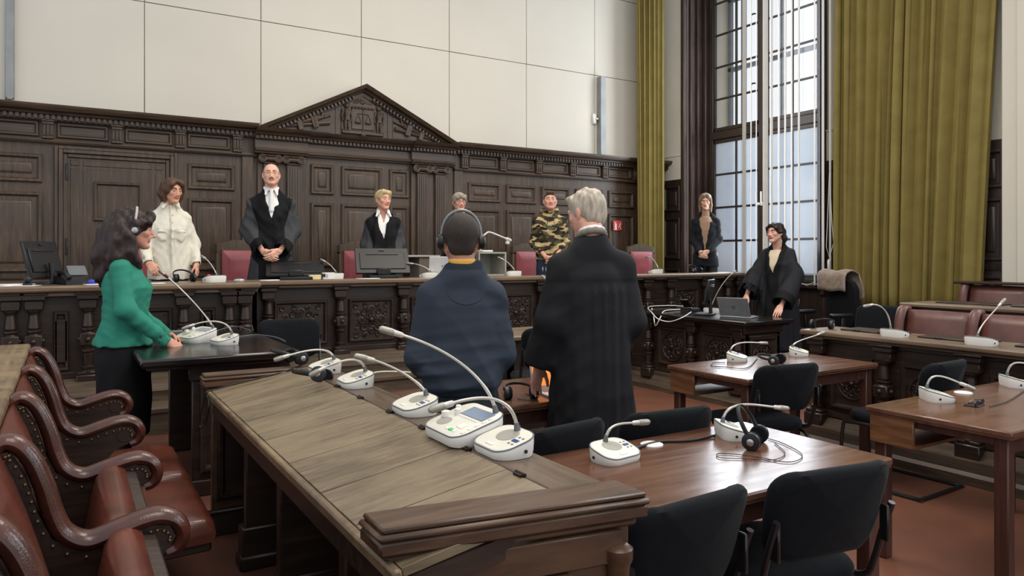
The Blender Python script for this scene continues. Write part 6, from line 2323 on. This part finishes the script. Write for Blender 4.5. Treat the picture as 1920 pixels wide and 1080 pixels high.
# ---------------------------------------------------------------- judge with grey hair and glasses
p = Person('grey-haired woman in black robe with dark glasses, behind the man with headset', (4.0, 7.76, .55), R(-20), 1.70, True, skin=(216, 160, 140), brow=(120, 110, 100), hyaw=10, hpitch=2)
p.clasp(-.20, .92, .07, .08)
robe(p, seed=12)
collar(p, openv=.4)
def gr(S):
    for q in (-1, 1):
        S.cone((q * .02, -.080, .085), (q * .045, -.088, .050), .026, .012, .02, 0)
        S.cone((q * .055, -.05, .075), (q * .078, -.03, .005), .028, .014, .02, 0)
    S.cone((0, -.08, .085), (.01, -.094, .052), .024, .012, .02, 0)
    S.ell((0, .06, -.02), (.07, .05, .06), .03, 0)
p.hair((172, 162, 146), gr, below=-.05, base=(.091, .107, .096))
p.build(); glasses_on(p, BLACKP, .025, .018, .0018)

# ---------------------------------------------------------------- man in camouflage hoodie
p = Person('man in camouflage hoodie and dark jeans standing behind the bench', (5.22, 7.62, .55), R(-30), 1.755, skin=(214, 158, 136), brow=(86, 66, 52), hpitch=-8, trousers=(40, 50, 66), beard=(184, 136, 118), sw=.158)
p.clasp(-.20, .90, .06, .07)
T1 = p.torso([(.86, .155, .120), (.92, .175, .14), (1.1, .172, .135), (1.26, .175, .13), (1.34, .16, .115), (1.40, .11, .09), (1.46, .07, .07)], 0, .04, None, .060)
s = p.s
H_ = Sdf()
for i in range(10):
    a0, a1 = PI * .18 + i * PI * 1.64 / 10, PI * .18 + (i + 1) * PI * 1.64 / 10
    f_ = lambda a: p.nb + V3(.085 * math.sin(a), -.075 * math.cos(a) + .01, .005 - .02 * math.cos(a) + .0)
    H_.cone(f_(a0), f_(a1), .028, None, .02, 0)
H_.ell(p.nb + V3(0, .10, -.06), (.09, .05, .09), .03, 0)
sl_ = [p.sleeve(q, (.060, .056, .052), 0, .10)[0] for q in (-1, 1)]
G = join((T1, .02, 0), (H_, .015, 0), (sl_[0], .04, 0), (sl_[1], .04, 0))
fl = wav(31, 6, 70, 70, 90, .006); G.disp = fl
n1, n2, n3 = blob(41, 10, 40, 40, 70, .5), blob(43, 10, 40, 40, 80, .5), blob(47, 10, 44, 44, 84, .5)
G.paint = [lambda P: (n1(P) > .08, (62, 56, 40)), lambda P: (n2(P) > .05, (190, 166, 122)), lambda P: (n3(P) > .34, (40, 36, 30)), lambda P: ((P[:, 2] < .905 * s) & (np.abs(P[:, 0]) < .2) & (P[:, 1] > -.17), (72, 68, 54))]
p.wear('hoodie', G, [(92, 88, 62)], (-.5, -.4, .8), (.5, .35, 1.62 * s), .0075, CLOTH)
p.hair((92, 72, 56), lambda S: (S.cone((-.03, -.070, .105), (.03, -.068, .105), .022, None, .02, 0)), below=.012, mat=HAIRS, base=(.0825, .098, .091), facecut=((0, -.104, -.022), (.086, .068, .100)))
p.build()
b = B()
for q in (-1, 1): b.tube([(q * .03, -.115, 1.42 * s), (q * .045, -.15, 1.36 * s), (q * .05, -.158, 1.27 * s)], .0035, 6)
ob('drawstrings', b, BLACKP, p.o)
b = B(); b.tube([(.012, -.150, 1.33 * s), (.0, -.152, 1.322 * s), (-.024, -.150, 1.335 * s)], [.0035, .004, .001], 5); ob('chest_mark', b, WHITEP, p.o)
b = B()
for k in range(5):
    x = -.10 + k * .04
    b.tube([(x, -.155 + 1.6 * x * x, .815 * s), (x, -.15 + 1.6 * x * x, .76 * s)], .003, 5); b.tube([(x - .012, -.155 + 1.6 * x * x, .79 * s), (x + .012, -.155 + 1.6 * x * x, .79 * s)], .003, 5)
o_ = ob('jeans_stitching', b, PAPER, p.o); o_['kind'] = 'stuff'
J = Sdf(); J.prof([(.5 * s, .17, .12), (.78 * s, .175, .14), (.9 * s, .165, .13), (.92 * s, .16, .125)], .02, 0)
sdf_obj('jeans', J, [(46, 58, 76)], [((-.3, -.3, .5), (.3, .3, .95), .012)], CLOTH, p.o)

# ---------------------------------------------------------------- woman in white shirt
p = Person('woman in white button shirt with brown bob behind the bench', (.82, 7.46, .55), R(2), 1.665, True, skin=(214, 158, 132), brow=(86, 62, 48), hyaw=24, hpitch=10, trousers=(26, 26, 30), hoff=(.012, -.03, 0))
s = p.s
p.arm(-1, (-.215, -.02, 1.13 * s), (-.20, -.17, .93 * s), (-.165, -.225, .865 * s), (1, -.5, .1), .7)
p.arm(1, (.212, .02, 1.12 * s), (.21, -.12, .915 * s), (.21, -.155, .84 * s), (-.4, -1, 0), .45)
T1 = p.torso([(.77, .185, .135), (.85, .188, .14), (1.0, .17, .125), (1.15, .162, .120), (1.26, .162, .126, 0, -.012), (1.34, .145, .105), (1.40, .10, .085), (1.46, .065, .068)], 0, .04, None, .052)
parts = [(T1, .02, 0)]
for q in (-1, 1): parts.append((p.sleeve(q, (.052, .053, .042), 0, .005)[0], .035, 0))
C_ = Sdf()
for i in range(12):
    a0, a1 = 2 * PI * i / 12, 2 * PI * (i + 1) / 12
    f_ = lambda a: p.nb + V3(.060 * math.sin(a), -.062 * math.cos(a), .010 - .016 * math.cos(a))
    if i in (0, 11): continue
    C_.cone(f_(a0), f_(a1), .014, None, .008, 0)
for q in (-1, 1):
    a, b_, c = p.nb + V3(q * .028, -.062, 0), p.nb + V3(q * .075, -.100, -.045), p.nb + V3(q * .066, -.03, .015)
    C_.cone(a, b_, .012, .007, .008, 0); C_.cone(c, b_, .011, .007, .012, 0); C_.cone((a + c) / 2, b_, .012, .007, .012, 0)
C_.cone((0, -.132, .78 * s), (0, -.145, 1.25 * s), .013, None, .004, 0); C_.cone((0, -.145, 1.25 * s), p.nb + V3(0, -.072, -.02), .013, None, .004, 0)
for q in (-1, 1):
    C_.ell((q * .080, -.1245, 1.235 * s), (.046, .011, .014), .004, 0); C_.ell((q * .080, -.1205, 1.185 * s), (.043, .0095, .045), .006, 0)
parts.append((C_, .004, 0))
G = join(*parts)
f1, f2 = wav(61, 7, 80, 80, 110, .0026), wav(62, 5, 110, 110, 60, .0018)
G.disp = lambda P: f1(P) + f2(P)
p.wear('shirt', G, [(226, 220, 204)], (-.42, -.32, .7), (.42, .3, 1.60 * s), .0065, CLOTH)
b = B()
def bob(S):
    for q in (-1, 1):
        S.chain([(q * .05, -.035, .09), (q * .082, -.015, .02), (q * .085, .005, -.055), (q * .078, -.005, -.10)], [.035, .034, .034, .022], .03, 0)
        S.chain([(q * .04, .07, .05), (q * .06, .07, -.04), (q * .055, .055, -.10)], [.04, .045, .03], .03, 0)
    S.chain([(-.015, -.075, .105), (-.06, -.065, .07), (-.078, -.045, .0)], [.02, .026, .02], .02, 0)
    S.chain([(.0, -.075, .105), (.055, -.070, .075), (.080, -.045, .02)], [.02, .024, .018], .02, 0)
    S.cone((0, .08, .0), (0, .07, -.09), .05, .035, .03, 0)
p.hair([(92, 64, 46)], bob, below=-.09, disp=blob(71, 8, 110, 110, 20, .003))
p.build()
b = B()
for z in (.84, .92, 1.0, 1.08, 1.16, 1.24, 1.32, 1.39): b.sphere((0, -.152 + .05 * max(0, z - 1.3) + (.012 if z < 1.1 else 0), z * s), .006, 8, 5)
ob('buttons', b, SILVER, p.o)

# ---------------------------------------------------------------- woman in dark suit
p = Person('woman in black suit and beige turtleneck by the window', (7.84, 7.49, .55), R(-52), 1.845, True, skin=(216, 168, 146), brow=(110, 86, 68), hyaw=8, hpitch=16, shut=True, trousers=(24, 25, 30), hs=.92)
s = p.s
p.clasp(-.19, .93, .055, .06)
T1 = p.torso([(.76, .185, .14), (.86, .178, .135), (1.02, .145, .105), (1.18, .148, .112), (1.27, .155, .118), (1.34, .142, .105), (1.40, .10, .085), (1.46, .07, .07)], 0, .03, None, .054, (.105, .98))
G = join((T1, .02, 0), (p.sleeve(-1, (.052, .05, .044), 0, .0)[0], .03, 0), (p.sleeve(1, (.052, .05, .044), 0, .0)[0], .03, 0))
G.disp = wav(81, 5, 60, 60, 60, .005)
p.wear('jacket', G, [(28, 29, 34)], (-.42, -.35, .7), (.42, .3, 1.56 * s), .0075, CLOTH)
S = Sdf(); S.prof([(.8 * s, .13, .10), (1.05 * s, .115, .092), (1.25 * s, .13, .108), (1.36 * s, .12, .095), (1.43 * s, .075, .07)], .02, 0); S.cone(p.nb - V3(0, 0, .10), p.nb + V3(0, -.012, .0), .060, .055, .02, 0)
p.wear('turtleneck', S, [(158, 128, 106)], (-.2, -.2, .8 * s), (.2, .2, p.nb[2] + .1), .008, CLOTH)
def strt(S):
    for q in (-1, 1):
        S.chain([(q * .035, -.05, .10), (q * .074, -.035, .03), (q * .082, -.02, -.06), (q * .080, -.03, -.15)], [.026, .026, .026, .018], .03, 0)
        S.chain([(q * .05, .06, .05), (q * .06, .07, -.06), (q * .055, .06, -.16)], [.04, .04, .025], .03, 0)
    S.cone((0, .085, .0), (0, .085, -.15), .04, .03, .03, 0)
p.hair([(138, 112, 86)], strt, below=-.09, disp=blob(91, 8, 120, 120, 12, .002))
p.build()

# ---------------------------------------------------------------- woman in robe at the clerk desk
p = Person('dark-haired woman in black robe leaning one hand on clerk desk', (6.80, 5.42, .17), R(-76), 1.71, True, skin=(218, 166, 146), brow=(56, 42, 36), hyaw=-12, hpitch=2, hoff=(0, -.025, -.01), lips=(170, 90, 84))
s = p.s
p.arm(-1, (-.24, -.06, 1.13 * s), (-.25, -.24, .90 * s), (-.25, -.30, .85 * s), (.9, -.3, .2), .5)
kn_ = (.20, -.42, .735)
p.arm(1, (.235, -.06, 1.13 * s), (.20, -.345, .80), kn_, (-1, .0, .1), .12, 1.25)
robe(p, grey=(34, 34, 38), seed=21, vneck=(.10, 1.13), sl=(.062, .086, .110), front=.075, velvet=(14, 14, 17), rows=[(.3, .26, .21), (.6, .24, .19), (.85, .215, .165), (1.1, .185, .14), (1.26, .168, .13), (1.34, .15, .112), (1.40, .105, .088), (1.46, .068, .07)], yoke=.056)
S = Sdf(); S.prof([(1.0 * s, .13, .105), (1.25 * s, .14, .118), (1.36 * s, .12, .095), (1.43 * s, .07, .068)], .02, 0); S.cone(p.nb - V3(0, 0, .03), p.nb + V3(0, -.008, .022), .058, .055, .02, 0)
p.wear('top', S, [(216, 200, 172)], (-.2, -.2, 1.0 * s), (.2, .2, p.nb[2] + .08), .008, CLOTH)
def tied(S):
    S.chain([(0, .085, .06), (0, .115, .01), (.005, .115, -.06), (.01, .10, -.13)], [.05, .052, .046, .024], .03, 0)
    S.chain([(.03, .09, .0), (.045, .10, -.07), (.04, .10, -.12)], [.04, .036, .02], .02, 0)
    for q in (-1, 1):
        S.chain([(q * .025, -.070, .095), (q * .062, -.062, .055), (q * .078, -.035, .01), (q * .08, .02, .01)], [.022, .020, .016, .02], .02, 0)
    S.chain([(-.05, -.072, .06), (-.066, -.068, .0), (-.064, -.062, -.04)], [.010, .007, .004], .008, 0)
p.hair([(46, 34, 30)], tied, below=-.03, disp=blob(101, 10, 110, 110, 60, .003))
p.build()
b = B()
for k in range(4): b.tube([Vector(p.hw((.0 + .014 * k - .02, .135, .05))), Vector(p.hw((.0 + .014 * k - .02, .16, .03))), Vector(p.hw((.0 + .014 * k - .02, .158, .0)))], .005, 6)
ob('hair_clip', b, YELL, p.o)

# ---------------------------------------------------------------- woman in green jacket
p = Person('woman with long dark curly hair in green jacket and headset', (.30, 5.02, .15), R(82), 1.62, True, skin=(206, 150, 128), brow=(50, 36, 32), hyaw=6, hpitch=8, hoff=(0, -.03, 0), trousers=(24, 24, 27), nose=1.12, lips=(160, 92, 86))
s = p.s
p.legs = True
p.arm(-1, (-.20, -.02, 1.12 * s), (-.145, -.24, .895 * s), (-.13, -.305, .855 * s), (.8, -.5, .4), .75)
p.arm(1, (.21, .0, 1.12 * s), (.15, -.24, .90 * s), (.10, -.30, .86 * s), (-.8, -.5, .4), .75)
T1 = p.torso([(.875, .178, .168, 0, .01), (.93, .168, .15, 0, .01), (1.04, .148, .125), (1.15, .148, .128, 0, -.01), (1.25, .152, .142, 0, -.02), (1.33, .14, .115), (1.40, .10, .09), (1.46, .07, .07)], 0, .035, None, .052, (.075, 1.12))
G = join((T1, .02, 0), (p.sleeve(-1, (.053, .052, .040), 0, .0)[0], .03, 0), (p.sleeve(1, (.053, .052, .040), 0, .0)[0], .03, 0))
f1, f2 = wav(111, 6, 40, 70, 80, .0035), wav(112, 5, 90, 90, 120, .0018)
G.disp = lambda P: f1(P) + f2(P)
p.wear('jacket', G, [(50, 130, 110)], (-.42, -.4, .7), (.42, .32, 1.56 * s), .0075, CLOTH)
S = Sdf(); S.prof([(.28 * s, .15, .14, 0, .0), (.5 * s, .165, .15), (.78 * s, .170, .152, 0, .010), (.90 * s, .158, .140, 0, .008), (.96 * s, .13, .11)], .02, 0); S.disp = wav(115, 6, 50, 50, 30, .004)
p.wear('skirt', S, [(27, 26, 29)], (-.3, -.3, .2), (.3, .3, 1.0 * s), .011, CLOTH)
rr_ = np.random.RandomState(5)
def curly(S):
    for q in (-1, 1):
        S.chain([(q * .03, -.075, .105), (q * .07, -.06, .06), (q * .088, .0, .03), (q * .09, .04, -.05), (q * .09, .04, -.15), (q * .085, .01, -.24)], [.03, .028, .034, .048, .05, .03], .03, 0)
    S.chain([(0, .07, .08), (0, .115, .0), (0, .13, -.10), (0, .135, -.20), (0, .13, -.30), (0, .12, -.36)], [.06, .075, .085, .085, .07, .04], .04, 0)
    S.chain([(-.05, .09, .03), (-.075, .10, -.08), (-.08, .10, -.2), (-.07, .09, -.3)], [.05, .06, .055, .03], .03, 0)
    S.chain([(.05, .09, .03), (.075, .10, -.08), (.08, .10, -.2), (.07, .09, -.3)], [.05, .06, .055, .03], .03, 0)
    for q in (-1, 1): S.chain([(q * .085, -.0, -.14), (q * .088, -.03, -.20), (q * .075, -.05, -.25)], [.03, .022, .012], .02, 0)
    for k in range(26):
        z = rr_.uniform(-.33, .05); th_ = rr_.uniform(-2.6, -.5) ; r_ = .10 + .03 * rr_.rand()
        S.ell((r_ * math.cos(th_) * -.9, .05 - r_ * math.sin(th_) * .9, z), (.028, .028, .03), .012, 0)
p.hair([(48, 30, 27)], curly, below=-.08, disp=lambda P, f1=blob(121, 7, 150, 150, 70, .0045), f2=blob(122, 6, 70, 70, 60, .0035): f1(P) + f2(P), h=.007, base=(.092, .107, .098))
p.build()
green = p

# ---------------------------------------------------------------- man in navy sweatshirt, from behind
p = Person('man in navy sweatshirt with headset, seen from behind', (1.525, 2.93, 0), R(160), 1.69, False, skin=(196, 142, 116), trousers=(34, 34, 38), hyaw=-4, sw=.138, hoff=(0, .0, 0))
s = p.s
p.arm(-1, (-.185, .0, 1.10 * s), (-.15, -.20, .98 * s), (-.13, -.25, .96 * s), (0, -.3, 1), .6)
p.arm(1, (.195, .0, 1.10 * s), (.15, -.20, .98 * s), (.13, -.25, .96 * s), (0, -.3, 1), .6)
def fold(th, z):
    t = np.clip((1.07 * s - z) / (.16 * s), 0, 1)
    return .012 * t * np.sin(5 * th + 1)
T1 = p.torso([(.915, .162, .132), (.935, .172, .142), (.96, .186, .157), (1.02, .186, .155), (1.12, .178, .145), (1.24, .172, .135), (1.33, .152, .12), (1.40, .112, .095), (1.465, .074, .076)], 0, .045, fold, .060)
G = join((T1, .02, 0), (p.sleeve(-1, (.064, .060, .05), 0, .02)[0], .04, 0), (p.sleeve(1, (.064, .060, .05), 0, .02)[0], .04, 0))
f1, f2 = wav(131, 6, 40, 40, 60, .007), wav(132, 5, 20, 20, 110, .006)
G.disp = lambda P: f1(P) + f2(P) * np.clip((1.25 * s - P[:, 2]) / (.3 * s), .2, 1.5)
# neck rib with a yellow line of the shirt beneath
def rib(P):
    return (np.linalg.norm(P[:, :2] - np.array([p.nb[0], p.nb[1]]), axis=1) < .095) & (P[:, 2] > 1.492 * s), (36, 41, 51)
G.paint = [rib]
p.wear('sweatshirt', G, [(50, 57, 68)], (-.45, -.35, .75), (.45, .3, 1.56 * s), .0065, CLOTH)
S = Sdf(); S.prof([(p.nb[2] - .05, .064, .064, 0, .014), (p.nb[2] + .020, .0630, .0640, 0, .012), (p.nb[2] + .025, .0620, .0635, 0, .010)], .01, 0)
p.wear('undershirt', S, [(206, 158, 70)], p.nb - .12, p.nb + .12, .006, CLOTH)
S = Sdf()
S.prof([(.70 * s, .165, .13, 0, .01), (.80 * s, .178, .15, 0, .012), (.9 * s, .165, .13), (.96 * s, .155, .12)], .02, 0)
for q in (-1, 1): S.chain([(q * .09 * s, .0, .80 * s), (q * .10 * s, -.01, .46 * s), (q * .10 * s, .01, .07 * s)], [.098, .075, .066], .03, 0)
S.disp = wav(141, 8, 40, 40, 60, .004)
p.wear('jeans', S, [(40, 41, 45)], (-.3, -.25, .04), (.3, .25, 1.0 * s), .009, CLOTH)
Xh = p.X
def cut_(S):
    S.ell((0, .062, -.035), (.060, .036, .045), .03, 0)
p.hair([(52, 42, 36)], cut_, below=-.06, mat=HAIRS, base=(.0845, .100, .092), bc=(0, .018, .036), h=.0055)
def fade(P, X=Xh):
    q = ((P - X[1]) @ X[0]) / X[2]
    return (q[:, 1] > .02) & (q[:, 2] < -.045) & (q[:, 2] > -.085), (150, 108, 88)
p.hpaint = [fade]
p.build()
b = B()
for q in (-1, 1):
    b.tube(curve_pts([(q * .05, .165, .83 * s), (q * .05, .172, .75 * s), (q * .09, .176, .72 * s), (q * .13, .150, .75 * s), (q * .13, .135, .84 * s)], 4), .0025, 5)
o_ = ob('pocket_seams', b, BLACKF, p.o); o_['kind'] = 'stuff'
b = B(); b.tube(curve_pts([(-.085, .115, 1.40 * s), (-.06, .150, 1.355 * s), (0, .160, 1.335 * s), (.06, .150, 1.355 * s), (.085, .115, 1.40 * s)], 6), .0028, 6); ob('neck_seam', b, plain('dark_navy_seam', (24, 30, 40), .9), p.o)
deff = p

# ---------------------------------------------------------------- grey-haired advocate in robe, from behind
p = Person('grey-haired man in long black robe seen from behind', (2.31, 3.0, 0), R(160), 1.84, False, skin=(214, 158, 138), brow=(190, 184, 176), hyaw=34, hpitch=14, trousers=(26, 26, 28), hoff=(0, -.045, 0), sw=.162)
s = p.s
# person's left arm is on the picture's left
p.arm(1, (.225, .03, 1.11 * s), (.262, -.05, .885 * s), (.270, -.085, .80 * s), (-.8, -.55, .1), .25)
p.arm(-1, (-.215, .02, 1.10 * s), (-.18, -.18, .95 * s), (-.17, -.24, .92 * s), (0, -.4, 1), .5)
rows = [(.26, .258, .20, 0, .03), (.5, .238, .19, 0, .03), (.75, .216, .175, 0, .02), (.95, .200, .165, 0, .01), (1.12, .192, .158), (1.26, .188, .148), (1.34, .17, .128), (1.40, .125, .10), (1.465, .08, .082)]
G = robe(p, dark=(27, 27, 30), grey=(27, 27, 30), velvet=None, hem=.40, rows=rows, sl=(.066, .074, .092), folds=.075, seed=33, vneck=(.08, 1.2), h=.0085, back_pleats=True, yoke=.066, crease=.4)
old = G.disp
def pleats(P):
    # gathered pleats falling from the yoke on the back
    y, z, x = P[:, 1], P[:, 2], P[:, 0]
    m = np.clip((y - .04) / .06, 0, 1) * np.clip((1.30 * s - z) / .05, 0, 1) * np.exp(-((x + .03) / .11) ** 2)
    yk = -.004 * np.clip((y - .02) / .05, 0, 1) * np.clip((z - 1.305 * s) / .008, 0, 1)
    return old(P) + m * .007 * np.sin(x * 120 + 1.5 * z) * np.clip((z - .5 * s) / (.6 * s), .25, 1) + yk
G.disp = pleats
S = Sdf()
S.prof([(1.40 * s, .08, .07), (1.46 * s, .07, .07)], .02, 0)
for i in range(14):
    a0, a1 = 2 * PI * i / 14, 2 * PI * (i + 1) / 14
    f_ = lambda a: p.nb + V3(.066 * math.sin(a), -.068 * math.cos(a), .016 - .024 * math.cos(a))
    g_ = lambda a: p.nb + V3(.060 * math.sin(a), -.062 * math.cos(a), .036 - .024 * math.cos(a))
    S.cone(f_(a0), f_(a1), .016, None, .008, 1); S.cone(g_(a0), g_(a1), .010, None, .004, 0)
p.wear('jacket_collar', S, [(226, 226, 226), (128, 122, 114)], p.nb - V3(.2, .2, .14), p.nb + V3(.2, .2, .14), .006, CLOTH)
def wh(S):
    S.ell((0, .055, -.03), (.066, .045, .055), .03, 0)
    S.cone((-.03, -.062, .092), (.035, -.060, .092), .022, None, .03, 0)
p.hair([(190, 178, 160)], wh, below=-.062, mat=HAIR, base=(.089, .105, .097), disp=blob(151, 10, 140, 140, 60, .0028), h=.0055)
p.build()
b = B(); b.cbox(tuple(p.arms[0][3] + V3(.028, .0, .015)), (.02, .03, .03), .006); ob('watch', b, BLACKP, p.o)

# ---------------------------------------------------------------- worn headsets
def headset(P_, label, silver, w=.086, tilt=0, top=.135):
    e = empty('headset', P_.loc, P_.rz, label=label, cat='headphones', group='headphones')
    b = B()
    pts = []
    for k in range(21):
        a = PI * k / 20
        pts.append(Vector(P_.hw((w * math.cos(a), .012 + tilt * math.sin(a), .005 + (top - .005) * math.sin(a) ** .8))))
    b.tube(pts, .0075, 8)
    ob('headband', b, silver, e)
    for q in (-1, 1):
        c = P_.hw((q * (w + .002), .008, -.005)); d = P_.X[0] @ V3(q, 0, 0)
        M = Matrix.Translation(c) @ Vector(d).to_track_quat('Z', 'Y').to_matrix().to_4x4()
        b = B(); b.lathe([(.022, -.012), (.034, -.010), (.036, .0), (.030, .014), (.014, .017)], (0, 0, 0), 16); b.v = [tuple(M @ Vector(v)) for v in b.v]
        cu = ob('ear_cup', b, BLACKP, e)
        b = B(); b.lathe([(.016, .014), (.018, .019), (.010, .021)], (0, 0, 0), 12); b.v = [tuple(M @ Vector(v)) for v in b.v]
        ob('cap', b, SILVER, cu)
    return e


headset(deff, 'silver and black headset worn by the man in navy sweatshirt', plain('headband_grey', (120, 122, 122), .4, .3), .090, .01, .137)
headset(green, 'headset with pale band worn by the woman in green', plain('headband_pale', (176, 170, 164), .4), .101, -.0, .150)
